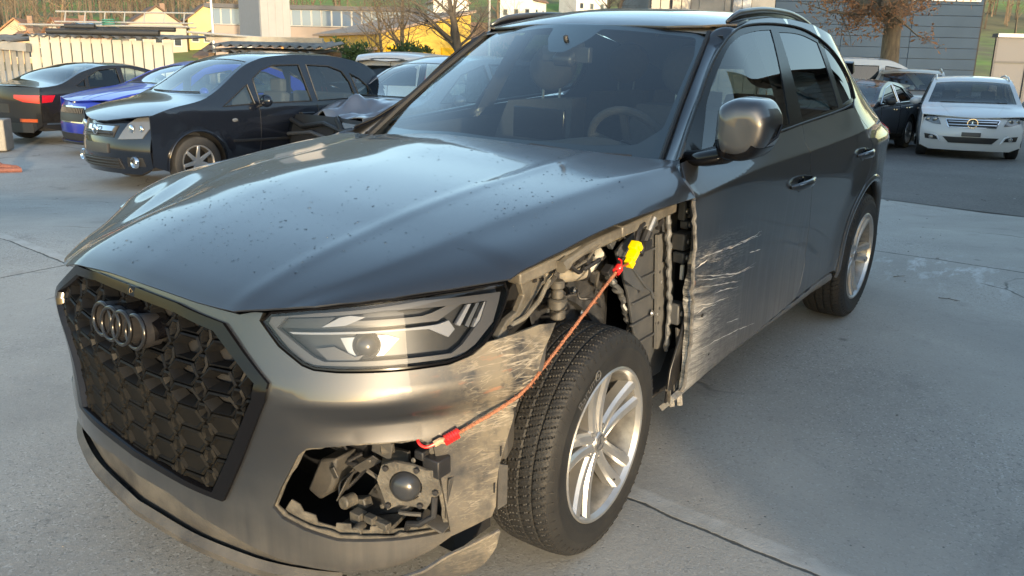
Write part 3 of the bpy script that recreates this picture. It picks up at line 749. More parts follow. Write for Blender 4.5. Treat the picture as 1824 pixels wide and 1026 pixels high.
for sg in (1, -1):
    mf = sg < 0
    door = panel('front_door', m_side if mf else m_door, suv, SIDE, fdoor, step=.03, estep=.02, flange=.02, mirror=mf, post=None if mf else dent, lines=crl(.53, 1.66))
    rd = panel('rear_door', m_side, suv, SIDE, rdoor, step=.035, estep=.02, flange=.02, mirror=mf, lines=crl(1.70, 2.62))
    panel('rear_quarter_panel', m_side, suv, SIDE, qp, step=.04, estep=.025, flange=.02, mirror=mf, lines=crl(2.66, 3.60))
    gF = catmull([(.775, 1.158), (.887, 1.243), (1.026, 1.364), (1.213, 1.481), (1.339, 1.522), (1.477, 1.546), (1.654, 1.559), (1.790, 1.562)], 3)+[(1.571, 1.186), (1.098, 1.170)]
    gR = catmull([(1.875, 1.552), (2.03, 1.55), (2.157, 1.541), (2.25, 1.525), (2.336, 1.505)], 3)+[ (2.318, 1.376), (2.283, 1.206), (1.735, 1.192), (1.805, 1.356)]
    gQ = catmull([(2.399, 1.497), (2.5, 1.450), (2.564, 1.39), (2.593, 1.310), (2.565, 1.238)], 3)+[(2.351, 1.214), (2.376, 1.361)]
    tr = seal[:]+[(2.5, 1.209), (2.254, 1.192), (1.704, 1.175), (1.271, 1.162), (.866, 1.152)]
    panel('window_trim', m_gloss, suv, sideO(-.004), tr, [gF, gR, gQ], step=.05, estep=.03, flange=.012, mirror=mf)
    panel('window', m_gl_s, door, sideO(-.007), gF, step=.08, flange=0, mirror=mf)
    panel('window', m_gl_d, rd, sideO(-.007), gR, step=.08, flange=0, mirror=mf)
    panel('quarter_window', m_gl_d, suv, sideO(-.007), gQ, step=.08, flange=0, mirror=mf)
    # bright-edged seal along the window line
    bt = MB(); bt.tube([Vector((sg*v[0], v[1], v[2])) for v in (sideO(.002)(y, bz(y)+.002) for y in np.linspace(.64, 2.48, 24))], .006, 6)
    bt.tube([Vector((sg*v[0], v[1], v[2])) for v in (sideO(.0)(*p) for p in dens(seal, .05, False))], .005, 6)
    bt.build('window_seal', m_rub, suv)
    # sill and wheel-arch trim
    panel('sill', m_door if not mf else m_side, suv, SIDE, [(.53, .305), (1.015, .328), (1.646, .352), (2.29, .372), (2.33, .33), (2.25, .27), (1.2, .25), (.52, .25)], step=.04, flange=.02, mirror=mf)
    am = MB(); P3 = []
    am_prof = [(-.028, .001), (-.020, .010), (.0, .012), (.012, .004), (.014, -.03)]
    def archtrim(u, v):
        a = math.radians(-10+194*u); k = int(v*4+.5); dr, o = am_prof[k]; r = RA-dr-.004
        q = Vector(sideO(o)(ac[0]+r*math.cos(a), ac[1]+r*math.sin(a))); q.x *= sg; return q
    am.grid(archtrim, 40, 4); am.build('wheel_arch_trim', m_side, suv, angle=60)
    # inside of the arch
    lin = MB(); lin.grid(lambda u, v: Vector((sg*(.90-.45*v), ac[0]+(RA-.005)*math.cos(math.radians(-14+208*u)), ac[1]+(RA-.005)*math.sin(math.radians(-14+208*u)))), 30, 1); lin.build('arch_liner', m_void, suv)
    # handles
    for (y0, z0, y1, z1, par) in ((1.46, .936, 1.725, .944, door), (2.445, .958, 2.68, .962, rd)):
        hb = MB(); n = 9; P = []; R_ = []
        for i in range(n):
            t = i/(n-1); p = sideO(.012+.026*math.sin(math.pi*min(1, max(0, t))) if 0 < t < 1 else .002)(y0+(y1-y0)*t, z0+(z1-z0)*t); P.append(Vector((sg*p[0], p[1], p[2]))); R_.append(.010+.010*math.sin(math.pi*t)**.5 if 0 < t < 1 else .008)
        hb.tube(P, R_, 10, sq=.6); hd = hb.build('door_handle', m_paint, par, angle=60)
        cu = MB(); c = Vector(sideO(-.001)((y0+y1)/2-.0, z0-.004)); c.x *= sg; cu.ball(c, .045, 14, 8, (.12, 1.1, .75)); cu.build('handle_recess', m_gloss, hd)
        st = MB(); st.tube([p+Vector((sg*.006, 0, .008)) for p in P[1:-1]], .0035, 6); st.build('handle_chrome', m_alu, hd)
# scratches scored deeper into the left door
m_scr = mat('scored_metal', (.72, .70, .66), .5, .3)
scr = MB()
for pts in ([(.599, .811), (.746, .809), (.942, .799), (1.107, .794), (1.182, .804)], [(.626, .813), (.877, .795), (1.013, .792), (1.184, .786)], [(.608, .746), (.824, .70), (.991, .67), (1.17, .673)], [(.624, .726), (.922, .673), (1.163, .66)], [(.664, .69), (.816, .666), (1.031, .628)],
            [(.699, .647), (.872, .63), (1.014, .609)], [(.668, .62), (.796, .599), (.93, .588)], [(.686, .447), (.853, .437), (1.062, .419), (1.243, .395)], [(.932, .485), (1.051, .466)], [(.58, .778), (.672, .791)], [(1.082, .734), (1.198, .723)], [(.658, .588), (.704, .602), (.821, .588)]):
    q = dens(pts, .03, False); k = len(q)
    P = []
    for i, (y, z) in enumerate(q):
        z += rnd.uniform(-.002, .002); v = Vector(SIDE(y, z)); n_ = nrm(SIDE, y, z); P.append(dent(v, n_)+n_*.0006)
    scr.tube(P, [.0001+.0010*math.sin(math.pi*(i+.5)/k)*rnd.choice((.3, .8, 1.5, 2.4)) for i in range(k)], 5, sq=.25)
scr.build('scratch', m_scr, [c for c in suv.children if c.name == 'front_door'][0])
# rust spot and hole on the torn edge
rs = MB(); c = dent(Vector(SIDE(.612, .715)), Vector((1, 0, 0))); rs.ball(c, .012, 8, 5, (.3, 1, 1.4)); rs.build('rust_spot', mat('rust', (.45, .16, .03), .8, var=.4, vscale=90), suv)
for (y, z, r) in ((.70, .575, .010), (.78, .40, .006)):
    hl_ = MB(); c = dent(Vector(SIDE(y, z)), Vector((1, 0, 0))); hl_.ball(c+Vector((.0, 0, 0)), r, 7, 4, (.25, 1, .8)); hl_.build('puncture', m_void, suv)
# --- front end: bumper skin with openings for grille and lamps
g_out = [(0, .884), (.19, .876), (.357, .853), (.504, .732), (.497, .69), (.348, .381), (.207, .391), (0, .405)]
g_in = [(0, .860), (.19, .853), (.331, .831), (.469, .728), (.462, .69), (.313, .398), (.20, .408), (0, .424)]
fog = [(.489, .389), (.513, .446), (.563, .541), (.591, .566), (.735, .581), (.875, .579), (.907, .554), (.925, .464), (.948, .305), (.825, .305), (.657, .312), (.573, .338), (.513, .364)]
hlo = [(.468, .871), (.488, .892), (.609, .909), (.728, .922), (.82, .929), (.976, .936), (1.109, .937), (1.146, .934), (1.151, .913), (1.12, .869), (1.087, .826), (1.054, .801), (1.016, .785), (.953, .772), (.837, .770), (.671, .771), (.616, .774), (.587, .783), (.524, .820)]
bump_half = [(0, .345), (.139, .338), (.34, .288), (.532, .230), (.66, .212), (.80, .222), (.90, .262), (.95, .290), (1.066, .318), (1.078, .345), (1.082, .40), (1.089, .45), (1.118, .54), (1.155, .654), (1.24, .756), (1.307, .807), (1.24, .816), (1.175, .812), (1.066, .803), (1.02, .779), (.953, .765), (.837, .763), (.671, .764), (.614, .768), (.583, .777), (.517, .816), (.458, .871), (.466, .890), (.44, .889), (.396, .878), (.27, .886), (.09, .896), (0, .898)]
FS = FRONT
fO = lambda o: shift(FRONT, o, 1)
bumper = panel('front_bumper', m_bump, suv, FS, mir(bump_half), [mir(g_out), fog, [(-x, y) for x, y in fog]], step=.028, estep=.016, flange=.018)
# --- grille surround, mesh, emblem
gfr = panel('grille_frame', m_gloss, suv, fO(.012), mir(g_out), [mir(g_in)], step=.02, flange=.03)
back = panel('grille_back', m_void, gfr, fO(-.045), mir([(0, .90), (.40, .88), (.54, .73), (.42, .34), (0, .35)]), step=.06, flange=0)
m_gr = mat('grille_plastic', (.005, .0053, .006), .5, var=.2, vscale=40, spec=.14)
m_gr2 = mat('grille_plate', (.006, .006, .006), .6, col2=(.010, .0096, .009), vscale=16, bump=.05, bscale=200, spec=.09)
GI = mir(g_in)
ROWH = .0560; PX = .150
def hexa(hw, hh, c): return [(-hw, 0), (-hw+c, hh), (hw-c, hh), (hw, 0), (hw-c, -hh), (-hw+c, -hh)]
def clip(P, Q):
    """clip polygon P by convex polygon Q"""
    out = P; n = len(Q); ar = sum(Q[i-1][0]*Q[i][1]-Q[i][0]*Q[i-1][1] for i in range(n))
    Q = Q if ar > 0 else Q[::-1]
    for i in range(n):
        a = Q[i]; b = Q[(i+1) % n]; inp = out; out = []
        sd = lambda p: (b[0]-a[0])*(p[1]-a[1])-(b[1]-a[1])*(p[0]-a[0])
        for j in range(len(inp)):
            p = inp[j-1]; q = inp[j]; sp, sq = sd(p), sd(q)
            if (sp >= 0) != (sq >= 0):
                t = sp/(sp-sq); out.append((p[0]+(q[0]-p[0])*t, p[1]+(q[1]-p[1])*t))
            if sq >= 0: out.append(q)
        if not out: return []
    return out
GC = mir([(0, .868), (.19, .862), (.339, .842), (.478, .731), (.470, .69), (.322, .392)])
def frame_cell(cx, cz, hw, hh, c, depth, plate):
    P = [(cx+x, cz+z) for x, z in hexa(hw, hh, c)]; P = clip(P, GC)
    if len(P) < 3: return None
    ar = abs(sum(P[i-1][0]*P[i][1]-P[i][0]*P[i-1][1] for i in range(len(P))))/2
    if ar < .0004: return None
    mx = sum(p[0] for p in P)/len(P); mz = sum(p[1] for p in P)/len(P)
    k = .0072
    def ins(p, d):
        v = Vector((p[0]-mx, p[1]-mz)); L = v.length; return (mx+v.x*max(.15, 1-d/L), mz+v.y*max(.15, 1-d/L))
    o = MB(); n = len(P)
    rings = [([ins(p, .0008) for p in P], -.034), ([ins(p, .0008) for p in P], -.006), ([ins(p, k) for p in P], -.003 if not plate else -.002), ([ins(p, k*1.7) for p in P], -.012 if not plate else -.006), ([ins(p, k*(3.2 if not plate else 2.0)) for p in P], -depth)]
    V = []; F = []
    for R_, d in rings: V += [Vector(fO(d)(*q)) for q in R_]
    for r in range(len(rings)-1):
        for i in range(n): F.append((r*n+i, r*n+(i+1) % n, (r+1)*n+(i+1) % n, (r+1)*n+i))
    if plate: F.append(tuple((len(rings)-1)*n+i for i in range(n)))
    o.add(V, F); return o.build('grille_cell', m_gr2 if plate else m_gr, gfr, angle=25)
PX, PZ = .118, .0640
for j in range(-1, 9):
    cz = .842-j*PZ
    for i in range(-5, 6):
        pl = cz < .64-.10*abs(i*PX)
        frame_cell(i*PX, cz, .0580, .0300, .024, .036 if not pl else .008, pl)
        cz2 = cz-PZ/2; pl = cz2 < .64-.10*abs((i+.5)*PX)
        frame_cell((i+.5)*PX, cz2, .0230, .0240, .011, .036 if not pl else .007, pl)
m_ring = mat('emblem_black_chrome', (.012, .012, .013), .22, .2, .25)
EZ, EY = .792, -.966
for k in range(4):
    cx = (k-1.5)*.0525; tilt = Matrix.Translation((cx, EY+.010*abs(k-1.5)**1.2*.5, EZ)) @ Matrix.Rotation(math.radians(82), 4, 'X')
    rg = MB(); rg.tube([tilt @ Vector((.0435*math.cos(a), .0435*math.sin(a), 0)) for a in np.linspace(0, 2*math.pi, 41)[:-1]], .0058, 10, closed=True)
    ring = rg.build('emblem_ring', m_ring, gfr, angle=180)
    bd = MB(); bd.lathe([(.0455, -.004), (.046, -.02), (.044, -.055)], 28, tilt); bd.lathe([(.0385, -.004), (.037, -.025)], 28, tilt); bd.build('ring_body', m_black, ring)
eb = MB(); eb.prism([( .145*math.cos(a), .042*math.sin(a)) for a in np.linspace(0, 2*math.pi, 33)[:-1]], lambda p, d: Vector((p[0], EY+.035+d, EZ+p[1])), 0, .05); eb.build('emblem_base', m_gloss, gfr, angle=40)
# --- lower lip
lipt = [(0, .345), (.139, .338), (.34, .288), (.532, .230), (.66, .212)]
lip = panel('lower_lip', m_black2, suv, fO(-.012), mir([(0, .34), (.139, .333), (.34, .283), (.532, .226), (.66, .208), (.64, .165), (.50, .165), (.34, .195), (.139, .232), (0, .238)]), step=.03, flange=.04)
bl = MB()
def blade(u, v):
    s = -0.66+1.32*u; z = .245-.07*(abs(s)/.66)**1.3; p = Vector(fO(.012)(s, z)); n = nrm(FRONT, s, .3)
    pr = [(.0, .028), (.018, .010), (.014, -.012), (-.02, -.018), (-.05, -.016)]; o, dz = pr[int(v*4+.5)]
    return p+n*o+Vector((0, 0, dz))
bl.grid(blade, 40, 4); bl.build('lip_blade', m_black2, lip, angle=50)
# torn lower corner of the bumper, hanging a little low
def cornerf(s, z):
    p = Vector(fO(.022)(s, z)); k = max(0, (s-.75)/.3); return p+Vector((.012*k, -.005*k, -.010-.006*k))
cw = panel('bumper_corner', m_bump, suv, cornerf, [(.70, .196), (.80, .206), (.87, .230), (.93, .262), (.99, .280), (1.072, .305), (1.062, .262), (1.03, .215), (.96, .172), (.84, .158), (.72, .165)], step=.025, flange=.015)
MB().tube([Vector(cornerf(s, z))+Vector((.0, 0, .006)) for s, z in ((.70, .198), (.80, .208), (.87, .232), (.93, .264), (.99, .282), (1.07, .306))], .006, 6).build('corner_lip', m_bump, cw)
# flange tabs along the wheel-arch edge of the bumper
for (s0, z0, s1, z1) in ((1.092, .46, 1.088, .33), (1.19, .71, 1.26, .80)):
    tb = panel('bumper_tab', m_black2, bumper, fO(-.004), [(s0, z0), (s0+.028, z0-.01), (s1+.026, z1+.01), (s1-.002, z1)], step=.03, flange=.008)
for z in (.40, .50, .60): MB().box(fO(.001)(1.087+max(0, (z-.45))*.42-.012, z), (.004, .006, .028), Matrix.Rotation(.5, 3, 'Z')).build('clip_slot', m_void, bumper)
# --- ragged inner rim of the corner intake
def ragged(P, d0, d1, seed):
    r = random.Random(seed); q = dens(P, .022); mx = sum(p[0] for p in q)/len(q); mz = sum(p[1] for p in q)/len(q)
    out = []; lvl = 0; cnt = 0
    for p in q:
        if cnt <= 0: lvl = r.uniform(d0, d1); cnt = r.randint(1, 3)
        cnt -= 1; v = Vector((p[0]-mx, p[1]-mz)); L = v.length; k = 1-lvl/L; out.append((mx+v.x*k, mz+v.y*k))
    return out
m_rim = mat('broken_rim_plastic', (.03, .029, .027), .55, col2=(.115, .105, .088), vscale=25, bump=.2, bscale=120)
panel('intake_rim', m_rim, bumper, fO(-.014), [p for p in dens(fog, .03)], [ragged(fog, .004, .016, 3)], step=.02, flange=.006)
low_rim = [(.505, .366), (.573, .338), (.657, .312), (.825, .306), (.94, .306), (.939, .318), (.90, .320), (.898, .332), (.85, .330), (.846, .318), (.79, .320), (.788, .336), (.74, .334), (.738, .322), (.69, .326), (.688, .344), (.65, .346), (.648, .332), (.60, .346), (.594, .366), (.56, .374), (.55, .392), (.527, .402)]
panel('intake_ledge', m_rim, bumper, fO(-.030), low_rim, step=.02, flange=.005)
# right-hand intake keeps its black insert
panel('intake_insert', m_black, bumper, fO(-.02), [(-x, y) for x, y in fog], step=.05, flange=0)
# --- things behind the left intake
def plate(name, pts, th, m, parent, ax=Vector((0, 1, 0))):
    b = MB(); P = [Vector(p) for p in pts]; n = (P[1]-P[0]).cross(P[2]-P[0]).normalized()
    b.prism(list(range(len(P))), lambda i, d: P[i]+n*d, 0, th); return b.build(name, m, parent, bevel=.002)
m_sens = mat('sensor_black', (.03, .032, .036), .28, coat=.4)
ut = MB(); ut.prism([(-.6, -.80), (.48, -.80), (.70, -.62), (.78, -.48), (.78, -.36), (-.78, -.36)], lambda p, d: Vector((p[0], p[1], .225+d)), 0, .01); ut.build('undertray', m_void, suv)
cav = MB(); cav.box((.46, -.45, .45), (.66, .16, .5)); cav.build('radiator_pack', m_void, suv)
plate('air_duct_wall', [(.607, -.60, .49), (.69, -.60, .50), (.70, -.60, .33), (.50, -.64, .245), (.575, -.60, .37)], .012, m_black2, suv)
plate('duct_shelf', [(.50, -.64, .250), (.70, -.62, .335), (.71, -.70, .325), (.52, -.72, .262)], .010, m_rim, suv)
sx = Matrix.Translation((.735, -.655, .445)) @ Matrix.Rotation(math.radians(28), 4, 'Z') @ Matrix.Rotation(math.radians(90), 4, 'X')
sn = MB(); sn.lathe([(.0, .034), (.012, .033), (.026, .028), (.036, .018), (.040, .006), (.041, -.02), (.0, -.02)], 28, sx); sens = sn.build('radar_sensor', m_sens, suv, angle=50)
br = MB(); ol = [(-.075, .01), (-.062, .052), (-.03, .066), (.02, .06), (.05, .05), (.082, .052), (.094, -.01), (.070, -.03), (.052, -.062), (.028, -.058), (-.018, -.055), (-.05, -.075), (-.058, -.04)]
def onS(p, d): return sx @ Vector((p[0], p[1], d))
hole = [(.043*math.cos(a), .043*math.sin(a)) for a in np.linspace(0, 2*math.pi, 25)[:-1]]
sb_ = panel('sensor_bracket', mat('bracket_dirty', (.14, .13, .11), .55, .15, col2=(.055, .05, .045), vscale=22, bump=.3, bscale=120), sens, lambda a, b: sx @ Vector((a, b, .004)), ol, [hole], step=.02, flange=.012)
for (a, c) in ((-.05, .048), (.03, .05), (.078, -.008), (.038, -.05), (-.046, -.058)): MB().lathe([(0, .014), (.007, .013), (.008, .006)], 10, sx @ Matrix.Translation((a, c, 0))).build('bolt', m_black, sens)
pk = MB(); pk.box((.79, -.60, .50), (.055, .05, .05)); pk.box((.755, -.61, .525), (.03, .04, .025)); pk.build('sensor_plug', m_black, suv, bevel=.004)
MB().tube([(.80, -.62, .42), (.805, -.63, .37), (.775, -.65, .345), (.74, -.655, .335), (.725, -.65, .30), (.735, -.63, .26)], .009, 8).build('wire_loop', m_black, suv)
fgm = MB(); sm_ = Matrix.Translation((.640, -.735, .318)) @ Matrix.Rotation(math.radians(20), 4, 'Z') @ Matrix.Rotation(math.radians(85), 4, 'X')
fgm.lathe([(.0, .012), (.010, .012), (.013, .018), (.016, .012), (.016, -.02), (.0, -.02)], 16, sm_); fgm.box((.615, -.71, .335), (.035, .03, .03)); fgm.box((.685, -.70, .338), (.06, .02, .018)); fgm.box((.66, -.71, .345), (.03, .02, .02)); fgm.build('parking_sensor', m_rim, suv, bevel=.002)
tk = MB(); tk.prism([(.404, .419), (.466, .440), (.452, .36), (.432, .325), (.394, .29), (.345, .305)], lambda p, d: Vector((p[0]+.07, -.71+d, p[1]+.035)), 0, .08); tk.build('washer_tank', m_black2, suv, bevel=.008)
bx = MB(); bx.box((.52, -.60, .50), (.10, .06, .09), Matrix.Rotation(.2, 3, 'Y')); bx.build('intercooler_cap', m_black, suv, bevel=.008)
ms = MB(); ms.bar((.60, -.60, .60), (.68, -.66, .52), .035, .006); ms.build('support_strip', m_rim, suv)
ph = MB(); ph.box((.56, -.665, .335), (.10, .03, .028), Matrix.Rotation(-.35, 3, 'Y')); ph.lathe([(.0, .02), (.018, .018), (.020, -.02)], 14, Matrix.Translation((.565, -.70, .355)) @ Matrix.Rotation(math.radians(80), 4, 'X')); ph.build('pipe_end', m_rim, suv, bevel=.004)
for P in ([(.5, -.6, .40), (.56, -.64, .43), (.60, -.62, .40)], [(.47, -.62, .47), (.50, -.66, .45), (.49, -.67, .39)]): MB().tube(P, .006, 6).build('loose_wire', m_black2, suv)
wr = random.Random(4)
for i in range(9):
    p0 = Vector((wr.uniform(.5, .8), wr.uniform(-.66, -.52), wr.uniform(.42, .56))); P = [p0]
    for k in range(4): P.append(P[-1]+Vector((wr.uniform(-.05, .06), wr.uniform(-.03, .03), wr.uniform(-.06, .02))))
    MB().tube(catmull(P, 4), wr.uniform(.003, .006), 6).build('loose_wire', m_black2 if i % 3 else m_black, suv)
for (x, y, z, s1, r1) in ((.56, -.70, .40, (.004, .05, .08), .5), (.66, -.66, .53, (.06, .006, .05), .2), (.70, -.62, .40, (.09, .005, .06), -.4), (.60, -.66, .46, (.03, .004, .10), .9), (.81, -.56, .40, (.004, .05, .12), .1), (.78, -.60, .33, (.08, .05, .006), .3), (.54, -.72, .44, (.05, .004, .03), -.6)):
    MB().box((x, y, z), s1, Matrix.Rotation(r1, 3, 'Y') @ Matrix.Rotation(r1*.7, 3, 'Z')).build('plastic_shard', m_black2, suv, bevel=.001)
for i in range(8): MB().lathe([(0, .004), (.005, .004), (.007, 0)], 8, Matrix.Translation((wr.uniform(.52, .80), -.665, wr.uniform(.34, .55))) @ Matrix.Rotation(math.radians(90), 4, 'X')).build('clip', m_rim, suv)
cb = MB(); cb.box((.62, -.46, .52), (.5, .09, .14), Matrix.Rotation(.4, 3, 'Z')); cb.build('crash_beam', m_black2, suv, bevel=.01)
# --- headlamps
m_lens = glass('lamp_lens', (.93, .95, .97), ior=1.45)
m_hd = mat('lamp_housing', (.020, .021, .024), .35, .2, var=.2, vscale=20)
m_lgrey = mat('lamp_bezel', (.045, .046, .052), .42, .1)
m_chrome = mat('lamp_chrome', (.20, .21, .225), .35, 1.0)
m_drl = mat('lamp_light_guide', (.16, .17, .195), .4, 0, .3)
def inset(P, d):
    n = len(P); out = []
    ar = sum(P[i-1][0]*P[i][1]-P[i][0]*P[i-1][1] for i in range(n)); sg = 1 if ar > 0 else -1
    for i in range(n):
        a = Vector(P[i-1]); p = Vector(P[i]); c = Vector(P[(i+1) % n]); e1 = (p-a).normalized(); e2 = (c-p).normalized()
        n1 = Vector((-e1.y, e1.x))*sg; n2 = Vector((-e2.y, e2.x))*sg; m = n1+n2; m = m.normalized() if m.length > .1 else n1
        q = p+m*(d/max(.5, m.dot(n1))); out.append((q.x, q.y))
    return out
for sg in (1, -1):
    mf = sg < 0
    lens = panel('headlight', m_lens, suv, fO(-.002), hlo, step=.03, flange=0, mirror=mf)
    panel('housing', m_hd, lens, fO(-.055), hlo, step=.04, flange=0, mirror=mf)
    rimw = MB()
    hd2 = dens(hlo, .03)
    V = []; n = len(hd2)
    for o in (-.003, -.056): V += [Vector(fO(o)(*p)) for p in hd2]
    V = [Vector((sg*v.x, v.y, v.z)) for v in V]
    rimw.add(V, [(i, (i+1) % n, n+(i+1) % n, n+i) for i in range(n) if min(hd2[i][0], hd2[(i+1) % n][0]) < .90]); rimw.build('housing_wall', m_hd, lens)
    gk = MB(); gk.tube([Vector((sg*v[0], v[1], v[2])) for v in (fO(-.004)(*p) for p in hd2)], .0042, 6, closed=True); gk.build('gasket', m_gloss, lens)
    panel('bezel', m_lgrey, lens, fO(-.014), [(.478, .866), (.484, .882), (.609, .899), (.90, .922), (1.134, .918), (1.095, .848), (1.034, .801), (.986, .780), (.792, .778), (.613, .780), (.568, .790)], [[(.501, .858), (.525, .884), (.80, .905), (1.085, .902), (1.06, .857), (.999, .806), (.967, .790), (.793, .790), (.636, .788), (.608, .798)]], step=.03, flange=.02, mirror=mf)
    panel('upper_pocket', m_hd, lens, fO(-.03), [(.500, .857), (.525, .881), (.658, .891), (.625, .865)], step=.03, flange=.01, mirror=mf)
    panel('light_guide', m_drl, lens, fO(-.02), [(.624, .866), (.672, .890), (.701, .895), (.744, .891), (.688, .871)], step=.03, flange=.012, mirror=mf)
    panel('light_guide', m_lgrey, lens, fO(-.022), [(.690, .872), (.714, .882), (.90, .885), (.926, .890), (.972, .904), (1.013, .903), (.941, .869), (.839, .870)], step=.03, flange=.014, mirror=mf)
    panel('light_guide', m_drl, lens, fO(-.015), [(.536, .851), (.698, .857), (.90, .860), (.939, .861), (.970, .867), (.984, .845), (.964, .829), (.913, .853), (.837, .855), (.698, .852), (.548, .847)], step=.03, flange=.02, mirror=mf)
    for k in range(4):
        a = .992+k*.024
        panel('light_guide', m_chrome if k % 2 else m_drl, lens, fO(-.020), [(a, .856-k*.006), (a+.040, .900), (a+.050, .900), (a+.010, .850-k*.006)], step=.03, flange=.02, mirror=mf)
    panel('lower_pocket', m_lgrey, lens, fO(-.030), [(.608, .816), (.657, .822), (.713, .799), (.738, .804), (.721, .791), (.642, .790)], step=.03, flange=.012, mirror=mf)
    pr = MB(); c = Vector(fO(-.040)(.745, .824)); nn = nrm(FRONT, .745, .824); q = nn.to_track_quat('Z', 'Y').to_matrix().to_4x4()
    mw = Matrix.Translation(c) @ q
    pr.lathe([(.0, .012), (.012, .010), (.022, .004), (.026, -.004), (.034, .004), (.036, -.01)], 24, mw)
    if mf: pr.V = [Vector((-v.x, v.y, v.z)) for v in pr.V]
    pr.build('projector', m_sens, lens)
    panel('reflector', m_chrome, lens, fO(-.045), [(.67, .842), (.80, .846), (.835, .836), (.79, .80), (.70, .795)], step=.03, flange=0, mirror=mf)
# --- what the missing left fender lays open
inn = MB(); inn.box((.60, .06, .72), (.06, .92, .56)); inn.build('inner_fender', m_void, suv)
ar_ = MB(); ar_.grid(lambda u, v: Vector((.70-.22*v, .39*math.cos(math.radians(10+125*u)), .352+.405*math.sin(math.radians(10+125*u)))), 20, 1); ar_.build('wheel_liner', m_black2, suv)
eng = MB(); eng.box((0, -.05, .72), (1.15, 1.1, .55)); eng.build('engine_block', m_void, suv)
rail = MB(); rail.bar((.80, -.30, .925), (.845, .16, .975), .05, .035); rail.bar((.845, .16, .975), (.83, .56, .985), .05, .035); rail.build('fender_rail', m_cream, suv, bevel=.006)
rt = MB(); rt.tube([(.85, -.145, .934), (.85, -.03, .958), (.85, .05, .966)], .014, 10); rt.tube([(.85, -.15, .932), (.85, -.12, .94)], .02, 10); rt.build('hood_strut', m_cream, suv)
bk = [(-.26, .939), (-.135, .915), (-.133, .878), (-.19, .834), (-.226, .800), (-.326, .788), (-.395, .780), (-.412, .800), (-.353, .827), (-.283, .828), (-.243, .862), (-.272, .911)]
bo = MB(); bo.prism(bk, lambda p, d: Vector((.80+d+.03*math.sin(p[0]*9), p[0], p[1])), 0, .022); bkt = bo.build('headlamp_bracket', m_cream, suv, bevel=.004)
for (y, z) in ((-.20, .895), (-.22, .905), (-.35, .806), (-.165, .89)): MB().box((.828+.03*math.sin(y*9), y, z), (.01, .014, .009)).build('slot', m_void, bkt)
bo = MB(); bo.tube([(.835, -.18, .90), (.832, -.22, .85), (.826, -.28, .815), (.81, -.37, .795)], .007, 8); bo.build('bracket_rib', m_cream, bkt)
hs = MB(); hs.tube([(.74, -.09, .872), (.74, -.022, .858), (.74, .088, .838), (.74, .150, .832)], .026, 14); hose = hs.build('coolant_hose', mat('hose_dust', (.30, .27, .22), .6, var=.25, vscale=20, bump=.2, bscale=120), suv)
hs = MB(); hs.tube([(.74, .150, .832), (.74, .20, .842), (.735, .25, .864), (.70, .285, .868)], .022, 14); hs.build('hose_elbow', mat('hose_white', (.66, .63, .54), .5, var=.2), hose)
for t in ((.74, .150, .832), (.74, -.03, .860)): MB().tube([Vector(t)+Vector((.028*math.cos(a), 0, .028*math.sin(a))) for a in np.linspace(0, 2*math.pi, 17)[:-1]], .005, 6, closed=True).build('hose_clip', m_black, hose)
hn = MB()
for z, r, h in ((.842, .022, .026), (.812, .018, .03), (.782, .030, .034), (.748, .024, .03)): hn.lathe([(0, h/2), (r*.8, h/2), (r, h/2-.005), (r, -h/2+.005), (r*.8, -h/2), (0, -h/2)], 20, Matrix.Translation((.775, -.04+(.785-z)*.08, z)))
hn.build('horn', mat('horn_grey', (.085, .08, .072), .5, .1, var=.3, vscale=25), suv)
mp_ = MB(); mp_.tube([(.80, -.10, .885), (.80, -.06, .93), (.81, 0, .95), (.80, .06, .955)], .006, 6); mp_.tube([(.80, -.14, .86), (.79, -.06, .89), (.78, .02, .885), (.77, .09, .90), (.78, .15, .94)], .007, 6); mp_.tube([(.79, .02, .88), (.81, .06, .90), (.83, .09, .95)], .005, 6); mp_.build('wiring_harness', m_black2, suv)
mc = MB()
for c, s_ in (((.80, .07, .90), (.03, .03, .025)), ((.81, .12, .955), (.04, .05, .02)), ((.83, .18, .96), (.05, .03, .03)), ((.80, .03, .915), (.02, .03, .03)), ((.82, -.05, .955), (.02, .04, .02))): mc.box(c, s_, Matrix.Rotation(rnd.uniform(-.6, .6), 3, 'X'))
clp = mc.build('cable_clips', m_black, suv, bevel=.003); tag(clp, kind='stuff')
wr = random.Random(8)
lw_ = MB(); lw_.grid(lambda u, v: Vector((.665+.02*noise.noise(Vector((u*7, v*6, 1)))+.012*noise.noise(Vector((u*18, v*15, 3))), -.02+.46*u, .50+.40*v)), 36, 30); lw_.build('liner_sheet', mat('liner_sheet', (.022, .023, .025), .5, col2=(.05, .05, .052), vscale=14, bump=.2, bscale=90), suv, angle=180)
for i in range(10):
    y0 = wr.uniform(-.05, .30); P = [Vector((wr.uniform(.70, .80), y0, wr.uniform(.80, .93)))]
    for k in range(4): P.append(P[-1]+Vector((wr.uniform(-.02, .02), wr.uniform(.0, .08), wr.uniform(-.05, .025))))
    MB().tube(catmull(P, 4), wr.uniform(.003, .0065), 6).build('cable', m_black2 if i % 3 else m_black, suv)
for i in range(16):
    y, z = wr.uniform(-.02, .72), wr.uniform(.45, .93); x = .690 if y < .4 else .792; MB().lathe([(0, .007), (.006, .006), (.009, 0), (.012, 0)], 8, Matrix.Translation((x, y, z)) @ Matrix.Rotation(math.radians(90), 4, 'Y')).build('bolt', m_alu if i % 2 else m_black, suv)
